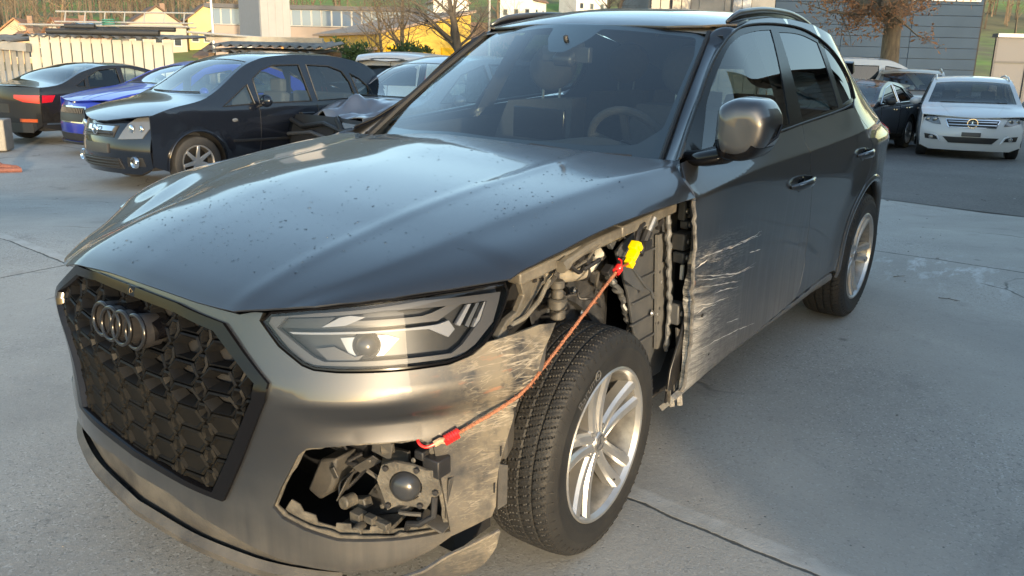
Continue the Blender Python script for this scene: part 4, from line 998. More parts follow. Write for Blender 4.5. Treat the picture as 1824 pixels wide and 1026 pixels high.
for i in range(9):
    y, z = wr.uniform(.0, .55), wr.uniform(.84, .95); MB().box((.80+wr.uniform(-.03, .02), y, z), (wr.uniform(.008, .03), wr.uniform(.01, .05), wr.uniform(.008, .03)), Matrix.Rotation(wr.uniform(-.8, .8), 3, 'X')).build('bracket', m_greyp if i % 2 else m_black, suv, bevel=.002)
sp_ = MB(); sp_.tube([Vector((.66+.055*math.cos(a), .10+.055*math.sin(a), .50+.30*a/(12*math.pi))) for a in np.linspace(0, 12*math.pi, 120)], .0075, 7); sp_.build('coil_spring', m_black, suv); MB().tube([(.66, .10, .42), (.66, .10, .82)], .024, 12).build('damper', m_greyp, suv)
# front door pillar: ribbed panel, sealer seam, hinges, loose liner
apo = [(.30, .87), (.44, .93), (.60, .955), (.74, .955), (.78, .42), (.70, .315), (.56, .32), (.46, .55), (.40, .70)]
a_ = MB(); a_.prism(apo, lambda p, d: Vector((.765+d, p[0], p[1])), 0, .012); a_.build('pillar_panel', m_greyp, suv, bevel=.003)
for z in (.83, .74, .66, .58, .50): MB().box((.782, .54, z), (.012, .26-.1*(.83-z), .008)).build('panel_rib', m_greyp, suv, bevel=.002)
MB().prism([(.552, .88), (.61, .88), (.668, .43), (.61, .44)], lambda p, d: Vector((.785+d, p[0], p[1])), 0, .012).build('pillar_strip', mat('strip_dust', (.10, .10, .098), .6, var=.25, vscale=12), suv)
sm = MB(); P = []
for i in range(40):
    t = i/39; P.append(Vector((.825+.002*math.sin(i*2.1), .555+.085*min(1, t*1.4)-.01*t+.004*math.sin(i*1.3), .985-.55*t)))
sm.tube(P, [.009+.002*math.sin(i*1.9) for i in range(40)], 7); sm.build('sealer_seam', mat('sealer', (.12, .125, .13), .55, var=.3, vscale=40, bump=.3, bscale=80), suv)
sm = MB(); P = []; cr = [(.300, .80), (.339, .755), (.414, .687), (.451, .613), (.50, .54), (.53, .467), (.55, .40)]
for i, (y, z) in enumerate(dens(cr, .012, False)): P.append(Vector((.745+.005*math.sin(i*1.7), y+.003*math.sin(i*2.3), z)))
sm.tube(P, [.012+.004*math.sin(i*1.37) for i in range(len(P))], 8); sm.build('crumpled_flange', mat('bent_steel', (.12, .125, .13), .42, .5, var=.4, vscale=18, bump=.3, bscale=70), suv)
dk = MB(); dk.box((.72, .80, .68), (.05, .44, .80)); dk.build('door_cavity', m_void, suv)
for (y, z, s_) in ((.655, .85, (.05, .07, .06)), (.66, .79, (.045, .055, .04)), (.655, .58, (.045, .05, .08)), (.645, .96, (.03, .03, .07)), (.69, .965, (.03, .02, .08)), (.675, .905, (.03, .04, .03))):
    hb = MB(); hb.box((.84, y, z), s_); h_ = hb.build('hinge', m_greyp, suv, bevel=.006)
    MB().lathe([(0, .006), (.010, .005), (.011, -.002)], 10, Matrix.Translation((.84+s_[0]/2, y, z)) @ Matrix.Rotation(math.radians(90), 4, 'Y')).build('bolt', m_alu, h_)
MB().box((.83, .70, .72), (.012, .014, .055)).build('door_check', mat('white_nylon', (.7, .7, .68), .5), suv, bevel=.002)
lb = MB(); L1 = [(.65, .575), (.597, .50), (.532, .407), (.515, .285), (.553, .29), (.63, .40), (.672, .52)]
lb.prism(L1, lambda p, d: Vector((.885+d-.10*max(0, p[1]-.45), p[0], p[1])), 0, .010); lb.build('torn_liner', mat('liner_black', (.014, .014, .015), .35, bump=.05), suv, bevel=.003)
lb = MB(); L2 = [(.60, .545), (.68, .50), (.672, .40), (.615, .285), (.57, .30), (.60, .36), (.635, .42)]
lb.prism(L2, lambda p, d: Vector((.865+d, p[0], p[1])), 0, .012); lb.build('torn_liner', m_black2, suv, bevel=.003)
tn = MB()
for i in range(7):
    y = .53+i*.018; z = .30+rnd.uniform(-.02, .03); tn.bar((.90+rnd.uniform(-.02, .01), y, z-.03), (.905+rnd.uniform(-.03, .01), y+rnd.uniform(-.02, .02), z+.03), .02, .006)
tn.build('torn_sill_metal', mat('torn_metal', (.16, .15, .135), .5, .5, var=.5, vscale=30, bump=.5, bscale=60), suv)
ep = MB(); P = [Vector(SIDE(y, z))+Vector((-.004, -.003, 0)) for y, z in dens(edge[2:], .02, False)]
ep.tube([p+Vector((rnd.uniform(-.003, .003), rnd.uniform(-.003, .003), 0)) for p in P], .007, 6); ep.build('door_edge_fold', mat('scraped_paint', (.28, .27, .25), .45, .3, col2=(.06, .06, .065), vscale=26), suv)
gs = MB(); gs.tube([(.865, .368, .985), (.862, .335, .94)], .013, 10); gstr = gs.build('gas_strut', m_alu, suv)
gs = MB(); gs.tube([(.862, .34, .945), (.86, .313, .905), (.86, .29, .88)], .017, 10); gs.box((.865, .32, .905), (.03, .04, .03)); gs.build('strut_sleeve', m_black, gstr)
rdm = MB(); rdm.prism([(.20, .87), (.25, .86), (.33, .79), (.375, .745), (.365, .735), (.30, .76), (.22, .81)], lambda p, d: Vector((.85+d, p[0], p[1])), 0, .004); rdm.tube([(.855, .26, .845), (.856, .301, .807), (.858, .363, .753), (.86, .40, .73), (.86, .42, .70)], .0055, 8); rdm.tube([(.86, .28, .92), (.86, .30, .88), (.86, .27, .85)], .004, 6); rdm.build('latch_rod', m_greyp, suv)
m_yel = mat('yellow_connector', (.85, .62, .01), .4, coat=.2)
yc = MB(); R_ = Matrix.Rotation(math.radians(40), 3, 'X')
yc.box((.875, .235, .915), (.030, .030, .034), R_); yc.box((.875, .222, .894), (.034, .036, .018), R_); yc.box((.875, .207, .872), (.026, .024, .030), R_); yc.box((.892, .238, .92), (.008, .016, .03), R_)
yc.build('yellow_connector', m_yel, suv, bevel=.003)
MB().tube([(.872, .245, .93), (.868, .262, .955), (.865, .28, .97), (.86, .31, .975)], .009, 8).build('connector_lead', m_black, suv)
MB().tube([(.875, .207, .872), (.885, .17, .876), (.898, .10, .882)], .0035, 6).build('connector_tail', mat('red_wire', (.35, .04, .03), .5), suv)
# --- right fender (whole)
rf = [(-.43, .972)]+[(y, h_zE(y)-.006) for y in (-.36, -.25, -.09, .08, .28, .5)]+[(.503, 1.029), (.55, .84), (.615, .62), (.612, .47), (.575, .31), (.45, .31)]+arc(0, .36, .425, -6, 180, 20)+[(-.44, .40), (-.46, .82)]
rfend = panel('front_fender', m_side, suv, SIDE, rf, step=.04, flange=.02, mirror=True)
lin = MB(); lin.grid(lambda u, v: Vector((-(.90-.4*v), .42*math.cos(math.radians(-14+208*u)), .36+.42*math.sin(math.radians(-14+208*u)))), 30, 1); lin.build('arch_liner', m_void, suv)
# --- underbody, tail
ub = MB(); ub.box((0, 1.35, .30), (1.55, 3.6, .16)); ub.build('underbody', m_void, suv)
tl = MB()
def tail(u, v):
    z = .30+1.08*v; yb = 3.70-.24*max(0, (z-1.0)/.4)**1.1-.03*max(0, .5-z); hw = SIDE(min(yb, 3.66), min(z, 1.30))[0] if z < 1.30 else .60
    x = (2*u-1); return Vector((x*hw*.99, yb+.06*(1-x*x), z))
TS = lambda a, b: tail(.5+a, b)
gw = rounded([(-.36, .71), (.36, .71), (.33, .965), (-.33, .965)], .04)
tg = panel('tailgate', m_paint, suv, TS, [(-.5, 0), (.5, 0), (.5, 1), (-.5, 1)], [gw], step=.06, flange=.02, sgn=-1)
panel('rear_window', m_gl_s, tg, lambda a, b: tail(.5+a, b)-Vector((0, .01, 0)), gw, step=.12, flange=0, sgn=-1)
for sg in (1, -1):
    tp = panel('tail_lamp', mat('tail_red', (.30, .01, .012), .15, 0, 1.0), suv, sideO(.003), [(3.36, 1.06), (3.50, 1.07), (3.64, 1.05), (3.66, .93), (3.55, .92), (3.44, .96)], step=.04, flange=.01, mirror=sg < 0)
    rl = MB(); P = []
    for i in range(26):
        t = i/25; y = 1.42+1.60*t; lift = min(1, t/.06, (1-t)/.06); p = Vector(ROOF(.612-.055*t, y)); p.z += .008+.018*lift; P.append(Vector((sg*p.x, p.y, p.z)))
    rl.tube(P, [.008+.005*min(1, i/2, (25-i)/2) for i in range(26)], 10, sq=.8); rl.build('roof_rail', mat('rail_satin', (.10, .105, .112), .3, .6, .3), suv, angle=180)
    fn = MB(); fn.grid(lambda u, v: P[int(u*25+.5)]+Vector((sg*.003*(1 if v else -1), 0, -.028 if v else 0)), 25, 1); fn.build('rail_foot', m_gloss, suv)
# --- wing mirror (only the left one is still there)
for sg in (1,):
    mo = dens(rounded([(.950, 1.332), (1.000, 1.356), (1.085, 1.352), (1.122, 1.296), (1.116, 1.225), (1.085, 1.170), (1.030, 1.152), (.965, 1.160), (.948, 1.21)], .026, 4), .02); mcx, mcz = 1.03, 1.258
    secs = [(.566, .45, .008), (.568, .66, .006), (.576, .82, .004), (.592, .93, .002), (.618, .985, 0), (.655, 1.0, 0), (.705, 1.0, 0), (.722, .985, 0), (.724, .95, 0)]
    def cap(k, i):
        y, sc, dz = secs[k]; x, z = mo[i % len(mo)]; return Vector((sg*(mcx+(x-mcx)*sc), y+.10*(x-.95)*(1 if k < 6 else 1), mcz+(z-mcz)*sc-dz))
    nm = len(mo); cm = MB(); cm.add([cap(k, i) for k in range(9) for i in range(nm)], [(k*nm+i, k*nm+(i+1) % nm, (k+1)*nm+(i+1) % nm, (k+1)*nm+i) for k in range(8) for i in range(nm)]+[tuple(range(nm))]); wm = cm.build('wing_mirror', m_paint, suv, angle=50)
    lw = MB(); i0, i1 = int(nm*.50), int(nm*.90); lw.grid(lambda u, v: (lambda p: Vector((mcx*sg+(p.x-mcx*sg)*1.012, p.y, mcz+(p.z-mcz)*1.015-.001)))(cap(int(1+6*v+.5), int(i0+(i1-i0)*u+.5))), i1-i0, 6); lw.build('mirror_base', m_gloss, wm, angle=60)
    MB().tube([Vector((sg*x, y, z)) for x, y, z in ((1.045, .600, 1.176), (1.095, .640, 1.200), (1.122, .69, 1.235), (1.124, .72, 1.27))], .005, 8).build('indicator', m_gloss, wm)
    rm = MB(); rm.add([cap(7, i)*1.0+Vector((0, .004, 0)) for i in range(nm)], [tuple(range(nm))]); rm.build('mirror_glass', m_chrome, wm)
    am2 = MB(); am2.tube([Vector((sg*x, y, z)) for x, y, z in ((.82, .68, 1.135), (.90, .66, 1.145), (.97, .65, 1.165), (1.02, .65, 1.19))], [.026, .028, .03, .028], 12, sq=1.5); am2.build('mirror_arm', m_gloss, wm, angle=180)
# --- cabin
fl = MB(); fl.box((0, 1.9, .42), (1.4, 2.8, .08)); fl.build('cabin_floor', m_int, suv)
da = MB()
def dash(u, v):
    x = -.70+1.40*u; y = .62+.36*v; z = 1.07+.035*math.sin(math.pi*min(1, v*1.1))-(.10 if v > .93 else 0)+.05*math.exp(-((x-.37)/.2)**2)*min(1, v*1.6)
    return Vector((x, y, z))
da.grid(dash, 28, 12); dsh = da.build('dashboard', m_int, suv, angle=60)
da = MB(); da.box((0, .98, .86), (1.36, .08, .36)); da.build('dash_front', m_int, dsh)
MB().box((0.0, .97, 1.16), (.26, .02, .13)).build('display_screen', m_gloss, dsh, bevel=.004)
swm = Matrix.Translation((.37, 1.10, 1.07)) @ Matrix.Rotation(math.radians(-66), 4, 'X')
sw = MB(); sw.tube([swm @ Vector((.185*math.cos(a), .185*math.sin(a), 0)) for a in np.linspace(0, 2*math.pi, 33)[:-1]], .017, 10, closed=True); sw.lathe([(0, .02), (.05, .015), (.06, -.03)], 16, swm)
for a in (-20, 200, 270): sw.bar(swm @ Vector((0, 0, 0)), swm @ Vector((.18*math.cos(math.radians(a)), .18*math.sin(math.radians(a)), 0)), .03, .02)
sw.build('steering_wheel', m_int2, suv)
def seat(x, y, rear=False, w=.50):
    s_ = MB(); s_.box((x, y, .62), (w, .5, .18)); b0 = Vector((x, y+.22, .68)); b1 = Vector((x, y+.36, 1.22))
    def bk_(u, v):
        p = b0.lerp(b1, u); a = (2*v-1); ww = w*(1-.22*u**2)/2; return p+Vector((a*ww, -.07-.05*math.sin(math.pi*u)*.5+.05*a*a*-.6, 0))
    s_.grid(bk_, 10, 8); s_.grid(lambda u, v: bk_(u, v)+Vector((0, .13, .0)), 10, 8); s_.grid(lambda u, v: bk_(1, u)+Vector((0, .13*v, 0)), 8, 2)
    for k in (0, 1): s_.grid(lambda u, v: bk_(u, k)+Vector((0, .13*v, 0)), 10, 2)
    st_ = s_.build('seat', m_int2, suv, bevel=.0, angle=50)
    hb = MB(); hb.ball((x, y+.37, 1.37), .135, 16, 10, (1.0, .52, .85)); hb.build('headrest', m_int2, st_, angle=180)
    for k in (-.05, .05): MB().tube([(x+k, y+.36, 1.20), (x+k, y+.37, 1.30)], .007, 6).build('headrest_post', m_chrome, st_)
seat(.37, 1.25); seat(-.37, 1.25)
for x in (-.42, 0, .42): seat(x, 2.12, w=.44)
for sg in (1, -1):
    bp_ = MB(); bp_.grid(lambda u, v: Vector((sg*(SIDE(1.62+.13*u, 1.16+.38*v)[0]-.05), 1.60+.14*u+.06*v, 1.16+.38*v)), 2, 6); bp_.build('pillar_lining', m_int, suv)
    bp_ = MB(); bp_.grid(lambda u, v: Vector((sg*(SIDE(.7+1.9*u, .36+.76*v)[0]-.09), .7+1.9*u, .36+.76*v)), 8, 6); bp_.build('door_lining', m_int, suv)
hd_ = MB(); hd_.grid(lambda u, v: Vector(ROOF((2*u-1)*.635, 1.33+2.05*v))-Vector((0, 0, .025)), 8, 10); hd_.build('headlining', mat('headliner', (.20, .20, .19), .9), suv)
MB().tube([Vector(v) for v in ((.28, 2.4, 1.50), (.28, 1.45, 1.53))], .01, 6).build('grab_rail', m_int, suv)
# --- water drops left on the hood
wd = MB(); cnt = 0
hm = mir(hf)
def hoodn(x, y): return nrm(HOOD, x, y)
centers = [(-.30, -.55), (-.1, -.62), (.0, -.45), (.15, -.65), (.25, -.5), (.05, -.75), (-.35, -.3), (.3, -.74), (.45, -.6), (-.2, -.78), (.2, -.3), (.1, .38), (-.15, .42), (.38, .35), (.62, -.05), (.70, -.2), (.65, .25), (.6, -.45)]
while cnt < 760:
    if rnd.random() < .75:
        c = rnd.choice(centers); x = rnd.gauss(c[0], .10); y = rnd.gauss(c[1], .07)
    else: x = rnd.uniform(-.6, .85); y = rnd.uniform(-.86, .5)
    if not inpoly(x, y, hm) or abs(x) > h_xE(y)-.02 or y < -.88: continue
    r = rnd.choice((.0010, .0013, .0016, .002, .0026)) * rnd.uniform(.8, 1.25); n_ = hoodn(x, y); q = n_.to_track_quat('Z', 'Y').to_matrix() @ Matrix.Rotation(rnd.uniform(0, 6.28), 3, 'Z')
    wd.ball(Vector(HOOD(x, y)), r, 7, 4, (rnd.uniform(1, 2.2), 1, .62), q); cnt += 1
dp = wd.build('water_drops', None, hood, angle=180)
m_wat = mat('water', (.9, .95, 1), .02); m_wat.node_tree.nodes['Principled BSDF'].inputs['Transmission Weight'].default_value = 1; m_wat.node_tree.nodes['Principled BSDF'].inputs['IOR'].default_value = 1.33
dp.data.materials.clear(); dp.data.materials.append(m_wat); tag(dp, kind='stuff')
# --- wheels (axis along +x, outer face towards +x)
m_tyre = mat('tyre_rubber', (.010, .010, .0105), .6, col2=(.020, .020, .0195), vscale=9, bump=.1, bscale=260)
m_tread = mat('tyre_tread', (.009, .009, .0095), .66, col2=(.018, .0175, .017), vscale=12, bump=.15, bscale=200)
m_rimm = mat('alloy_silver', (.52, .52, .52), .32, .8, .25, col2=(.40, .395, .38), vscale=9, coat_rough=.15)
m_rimd = mat('alloy_barrel', (.23, .225, .215), .42, .7, var=.4, vscale=12)
m_disc = mat('brake_disc', (.20, .17, .14), .4, .8, var=.4, vscale=30)
m_letter = mat('sidewall_lettering', (.085, .085, .086), .5)
TR, RR, TW = .356, .2413, .235
def make_wheel(parent, name='wheel', seg=608, detail=True):
    root = bpy.data.objects.new(name, None); link(root, parent)
    hw = TW/2
    # tread: grooved grid
    def tread(i, j):
        n = 64; x = -.104+.208*j/n; a = 2*math.pi*i/seg
        ax = abs(x); r = TR-.010*(ax/.104)**3.2-.006*max(0, (ax-.085)/.019)**2
        g = 0
        for gx in (-.062, -.022, .022, .062):
            g = max(g, max(0, 1-abs(x-gx)/.0040))
        ph = a*76/(2*math.pi)+(x*10 if abs(x) < .022 else (ax*16))+(0 if abs(x) > .062 else .5)
        f = ph % 1.0; lat = 1 if (f < .10 and ax > .022) or (f < .07) else (.35 if abs(f-.5) < .05 else 0)
        g = min(1, max(g*1.6, lat*.85)); r -= .0075*g
        return Vector((x, r*math.cos(a), r*math.sin(a)))
    V = []; F = []; n = 65
    for i in range(seg):
        for j in range(n): V.append(tread(i, j))
    for i in range(seg):
        i2 = (i+1) % seg
        for j in range(n-1): F.append((i*n+j, i*n+j+1, i2*n+j+1, i2*n+j))
    mesh_obj('tread', V, F, m_tread, root, True, 30)
    # side walls
    def sw_prof(sgn): return [(TR-.0158, sgn*.104), (TR-.022, sgn*.1085), (TR-.034, sgn*.1135), (TR-.050, sgn*.1190), (TR-.056, sgn*.1215), (TR-.058, sgn*.1205), (TR-.080, sgn*.1225), (RR+.020, sgn*.1195), (RR+.012, sgn*.1165), (RR+.006, sgn*.1145), (RR+.003, sgn*.112), (RR-.004, sgn*.104)]
    rot = Matrix.Rotation(math.radians(90), 4, 'Y')
    t = MB(); t.lathe([(r, x) for r, x in sw_prof(1)], 120, rot); t.lathe([(r, x) for r, x in sw_prof(-1)], 120, rot)
    ty = t.build('tyre', m_tyre, root, angle=50)
    # shoulder notches
    sh = MB()
    for k in range(60):
        a = 2*math.pi*(k+.1)/60
        p0 = Vector((.1055, (TR-.020)*math.cos(a), (TR-.020)*math.sin(a))); p1 = Vector((.1145, (TR-.036)*math.cos(a+.012), (TR-.036)*math.sin(a+.012)))
        sh.bar(p0, p1, .005, .005, (1, 0, 0))
    tag(sh.build('shoulder_lugs', m_tread, ty), kind='stuff')
    if detail:
        for txt, ang, size in (('Barum', 125, .042),):
            Vt, Ft = text_mesh(txt, size)
            b = MB(); rad = TR-.068
            b.add([Vector((.1232+.0008, 0, 0))+Vector((0, (rad+v.y)*math.cos(math.radians(ang)-v.x/rad), (rad+v.y)*math.sin(math.radians(ang)-v.x/rad))) for v in Vt], Ft)
            b.build('lettering', m_letter, ty, smooth=False)
        a = math.radians(125)-.235; c = Vector((.1238, (TR-.068)*math.cos(a), (TR-.068)*math.sin(a)))
        b = MB(); b.tube([c+Vector((0, .014*math.cos(q), .014*math.sin(q))) for q in np.linspace(0, 2*math.pi, 21)[:-1]], .0022, 5, closed=True); b.ball(c, .006, 8, 4, (.2, 1, 1)); b.build('sidewall_mark', m_letter, ty)
    # rim barrel
    rm = MB(); rm.lathe([(RR+.002, .106), (RR+.003, .113), (RR-.001, .1165), (RR-.007, .114), (RR-.011, .104), (RR-.014, .098)], 90, rot); rim = rm.build('rim', m_rimm, root, angle=40)
    rb = MB(); rb.lathe([(RR-.014, .098), (RR-.022, .07), (RR-.030, .03), (RR-.034, -.04), (RR-.020, -.10)], 60, rot); rb.build('barrel', m_rimd, rim)
    bd = MB(); bd.lathe([(.05, .012), (.155, .012), (.158, .0), (.155, -.012), (.05, -.012)], 48, rot); bd.build('brake_disc', m_disc, rim)
    bw = MB(); bw.lathe([(.0, -.03), (.2, -.035)], 32, rot); bw.build('backing_plate', m_void, rim)
    cp = MB(); cp.box((.005, .13, .05), (.07, .06, .13)); cp.build('caliper', m_void, rim, bevel=.01)
    # five twin spokes
    for k in range(5):
        ang = math.radians(96+72*k)
        b = MB()
        for sd in (-1, 1):
            V = []; st = 11
            for i in range(st):
                u = i/(st-1); r = .030+(RR-.010-.030)*u; off = sd*(.014+.026*u); w = .0205+.003*u-.002*math.sin(math.pi*u)
                fx = .083+.022*u**1.6-.010*math.sin(math.pi*u)*.6; 
                for (o, dx) in ((-w, -.042), (-w, -.010), (-w*.62, .0), (w*.15, .003), (w*.62, .0), (w, -.010), (w, -.042)):
                    tx = off+o; q = Vector((fx+dx*(1 if dx < -.02 else 1), r, tx))
                    V.append(Vector((q.x, q.y*math.cos(ang)-q.z*math.sin(ang), q.y*math.sin(ang)+q.z*math.cos(ang))))
            Fq = [(i*7+j, i*7+j+1, (i+1)*7+j+1, (i+1)*7+j) for i in range(st-1) for j in range(6)]
            b.add(V, Fq)
        b.build('spoke', m_rimm, rim, angle=28)
    hb = MB(); hb.lathe([(.0, .088), (.030, .088), (.034, .084), (.036, .080), (.060, .078), (.068, .070), (.070, .035)], 40, rot); hub = hb.build('hub', m_rimm, rim, angle=30)
    for k in range(5):
        a = math.radians(60+72*k); MB().lathe([(.011, -.002), (.010, .004), (.006, .005), (.005, .001), (0, .001)], 8, Matrix.Translation((.079, .050*math.cos(a), .050*math.sin(a))) @ rot).build('wheel_bolt', m_rimd, hub)
    cpm = MB(); cpm.lathe([(0, .0905), (.027, .0905), (.0285, .089)], 32, rot); hc = cpm.build('hub_cap', mat('cap_grey', (.24, .24, .245), .35, .6) if detail else m_rimd, hub)
    s3 = MB()
    for k in range(3):
        a = math.radians(90+120*k); d = Vector((0, math.cos(a), math.sin(a))); e = Vector((0, -math.sin(a), math.cos(a))); c0 = Vector((.0912, 0, 0))
        s3.add([c0+Vector((.0018, 0, 0)), c0+e*.0042, c0+d*.0235, c0-e*.0042], [(0, 1, 2), (0, 2, 3)])
    s3.tube([Vector((.0912, .0238*math.cos(q), .0238*math.sin(q))) for q in np.linspace(0, 2*math.pi, 29)[:-1]], .0014, 5, closed=True)
    s3.build('star_emblem', m_chrome, hc, smooth=False)
    vs_ = MB(); vs_.tube([Vector((.07, .205*math.cos(-1.05), .205*math.sin(-1.05))), Vector((.10, .196*math.cos(-1.05), .196*math.sin(-1.05)))], .0035, 6); vs_.build('valve', m_black, rim)
    return root
w0 = make_wheel(suv)
HX = .832
w0.location = (HX, 0, TR-.003); w0.rotation_euler = (0, 0, math.radians(2.6))
for loc, rz, roll in (((HX, 2.82, TR-.003), 0, 41), ((-HX, 0, TR-.003), math.pi+math.radians(2.6), 15), ((-HX, 2.82, TR-.003), math.pi, 70)):
    w = copy_tree(w0, suv); w.location = loc; w.rotation_euler = (math.radians(roll), 0, rz)
# --- elastic strap that holds the bumper corner
m_cord = mat('frayed_orange_cord', (.34, .135, .075), .85, var=.5, vscale=160, bump=.6, bscale=300)
m_redp = mat('red_hook', (.62, .02, .02), .3, coat=.5)
bc = empty('bungee_cord', 'frayed orange elastic cord with red hooks holding the torn bumper corner', 'cord')
A = Vector(fO(.016)(.948, .577)); Bm = Vector(fO(.012)(1.150, .662)); Cc = Vector((.905, .072, .880))
P = []
for i in range(60):
    t = i/59; p = A.lerp(Bm, t/.42) if t < .42 else Bm.lerp(Cc, (t-.42)/.58)
    P.append(p+Vector((.006, -.004, 0))*math.sin(math.pi*min(1, t/.42))*.5)
for _ in range(14): P = [P[0]]+[(P[i-1]+P[i]*2+P[i+1])/4 for i in range(1, 59)]+[P[-1]]
MB().tube(P, [.0046+.0005*math.sin(i*2.2) for i in range(60)], 8).build('cord', m_cord, bc)
fz = MB()
for i in range(260):
    t = rnd.random(); p = P[int(t*59)]; d = Vector((rnd.gauss(0, 1), rnd.gauss(0, 1), rnd.gauss(0, 1))).normalized(); q = p+d*.004; fz.tube([q, q+d*rnd.uniform(.003, .008)+Vector((0, 0, -.002))], .0004, 3)
fr = fz.build('loose_fibre', m_cord, bc); tag(fr, kind='stuff')
def coil(a, b, r, turns, th, name, m):
    a = Vector(a); b = Vector(b); t = (b-a).normalized(); u = t.orthogonal().normalized(); w = t.cross(u); n = turns*14
    return MB().tube([a.lerp(b, i/n)+u*math.cos(2*math.pi*i/14)*r+w*math.sin(2*math.pi*i/14)*r for i in range(n+1)], th, 6).build(name, m, bc)
d0 = (P[3]-P[0]).normalized(); coil(A-d0*.018, A+d0*.022, .0105, 6, .0042, 'red_coil', m_redp)
d1 = (P[-1]-P[-4]).normalized(); coil(Cc-d1*.004, Cc+d1*.020, .009, 4, .0045, 'red_coil', m_redp)
h0 = A-d0*.02
hk = [h0]+[Vector(fO(o)(a, b)) for a, b, o in ((.918, .573, .016), (.900, .566, .015), (.884, .562, .012), (.872, .566, .004), (.868, .574, -.008), (.874, .582, -.016))]
MB().tube(catmull(hk, 4), .0042, 8).build('hook', m_redp, bc)
MB().tube([h0+d0*.002, Vector(fO(.017)(.920, .574)), Vector(fO(.016)(.904, .568))], .0085, 8).build('cord_knot', mat('cord_end', (.45, .30, .19), .8, var=.3, vscale=120), bc)
MB().tube([Cc+d1*.018, Cc+d1*.03, Cc+d1*.045+Vector((-.008, 0, .004)), Cc+d1*.04+Vector((-.018, .004, .010))], .003, 8).build('hook', m_redp, bc)

# far half of the upper body bent down, its side panels shifted inward by hand
def bend_far_half(o, skip=('hood', 'grille_frame', 'wheel', 'lower_lip', 'bumper_corner')):
    for c in o.children:
        if c.name.split('.')[0] in skip: continue
        if c.type == 'MESH':
            n = len(c.data.vertices); a = np.empty(n*3, 'f'); c.data.vertices.foreach_get('co', a); a = a.reshape(-1, 3)
            q = np.clip((-a[:, 0]-.1)/.62, 0, 1); t = np.clip((a[:, 2]-.72)/.2, 0, 1); a[:, 2] -= .040*q*q*(3-2*q)*t*t*(3-2*t)
            q = np.clip((-a[:, 0]-.3)/.3, 0, 1); t = np.clip((-.2-a[:, 1])/.4, 0, 1); h = np.clip((a[:, 2]-.70)/.15, 0, 1); a[:, 2] -= .062*q*q*(3-2*q)*t*t*(3-2*t)*h
            if c.name.split('.')[0] in ('window_trim', 'window', 'window_seal', 'quarter_window', 'front_door', 'rear_door', 'rear_quarter_panel'):
                t2 = np.clip((a[:, 2]-1.04)/.1, 0, 1); t3 = np.clip((1.9-a[:, 1])/.8, 0, 1); w = t2*t2*(3-2*t2)*t3*t3*(3-2*t3)*(a[:, 0] < -.5); a[:, 0] += .05*w; a[:, 1] += .08*w
            c.data.vertices.foreach_set('co', a.ravel()); c.data.update()
        bend_far_half(c)
bend_far_half(suv)
# ------------------------------------------------------------ buildings around the yard
m_whitesheet = mat('white_sheet_metal', (.38, .37, .33), .6, 0, col2=(.31, .30, .265), vscale=3, stretch=(1, 1, .3))
m_greysheet = mat('grey_sheet_metal', (.24, .24, .235), .55, .2, col2=(.17, .175, .175), vscale=4)
m_timber = mat('old_timber', (.16, .11, .07), .85, col2=(.07, .05, .035), vscale=8, stretch=(1, 1, 6)); m_pipe = mat('black_pipe', (.025, .026, .028), .5)
m_eternit = mat('fibre_cement', (.22, .21, .19), .85, col2=(.11, .10, .09), vscale=3)
m_bleach = mat('bleached_board', (.30, .275, .23), .8, var=.2, vscale=5)
shed = empty('storage_shed', 'low shed of white metal panels with junk on its roof', 'shed', mw=bgm(0, 0))
x0, x1, vv = -11.4, -8.15, 20.5; n = 14
for i in range(n):
    a = x0+(x1-x0)*i/n; b_ = x0+(x1-x0)*(i+1)/n; top = 2.00-.12*i/n+.01*math.sin(i*2)
    o = MB(); V = []
    for (u, d) in ((a+.006, 0), (a+.016, -.022), (b_-.016, -.022), (b_-.006, 0)):
        for w in (0.0, top): V.append(Vector((u+.10*w*0, vv+d+(i-7)*.02, w)))
    o.add(V, [(0, 2, 3, 1), (2, 4, 5, 3), (4, 6, 7, 5)]); o.build('panel', m_whitesheet, shed, smooth=False)
for i in range(13):
    a = -11.42-i*.145; o = MB(); o.add([Vector((a, 20.33-.02*i, 0)), Vector((a-.066, 20.26-.02*i, 0)), Vector((a-.132, 20.33-.02*i, 0)), Vector((a, 20.33-.02*i, 1.66)), Vector((a-.066, 20.26-.02*i, 1.66)), Vector((a-.132, 20.33-.02*i, 1.66))], [(0, 1, 4, 3), (1, 2, 5, 4)]); o.build('corrugated_panel', m_greysheet, shed, smooth=False)
MB().box((-9.95, 21.0, .92), (2.7, .7, 1.84)).build('shed_core', m_void, shed, smooth=False)
MB().box((-12.1, 20.1, 1.76), (1.6, .2, .19), Matrix.Rotation(.06, 3, 'Y')).build('gutter', m_greysheet, shed)
def wavy(name, u0, u1, v0, v1, w0, w1, n, amp, m, parent):
    o = MB(); o.grid(lambda a, b: Vector((u0+(u1-u0)*a, v0+(v1-v0)*b, w0+(w1-w0)*b+amp*math.sin(a*n*2*math.pi))), n*8, 1); return o.build(name, m, parent, angle=180)
wavy('roof_sheet', -11.7, -7.95, 20.2, 23.2, 1.98, 2.12, 15, .03, m_eternit, shed)
wavy('roof_sheet', -13.5, -11.6, 19.96, 23, 1.84, 2.04, 8, .03, m_eternit, shed)
jr = random.Random(11)
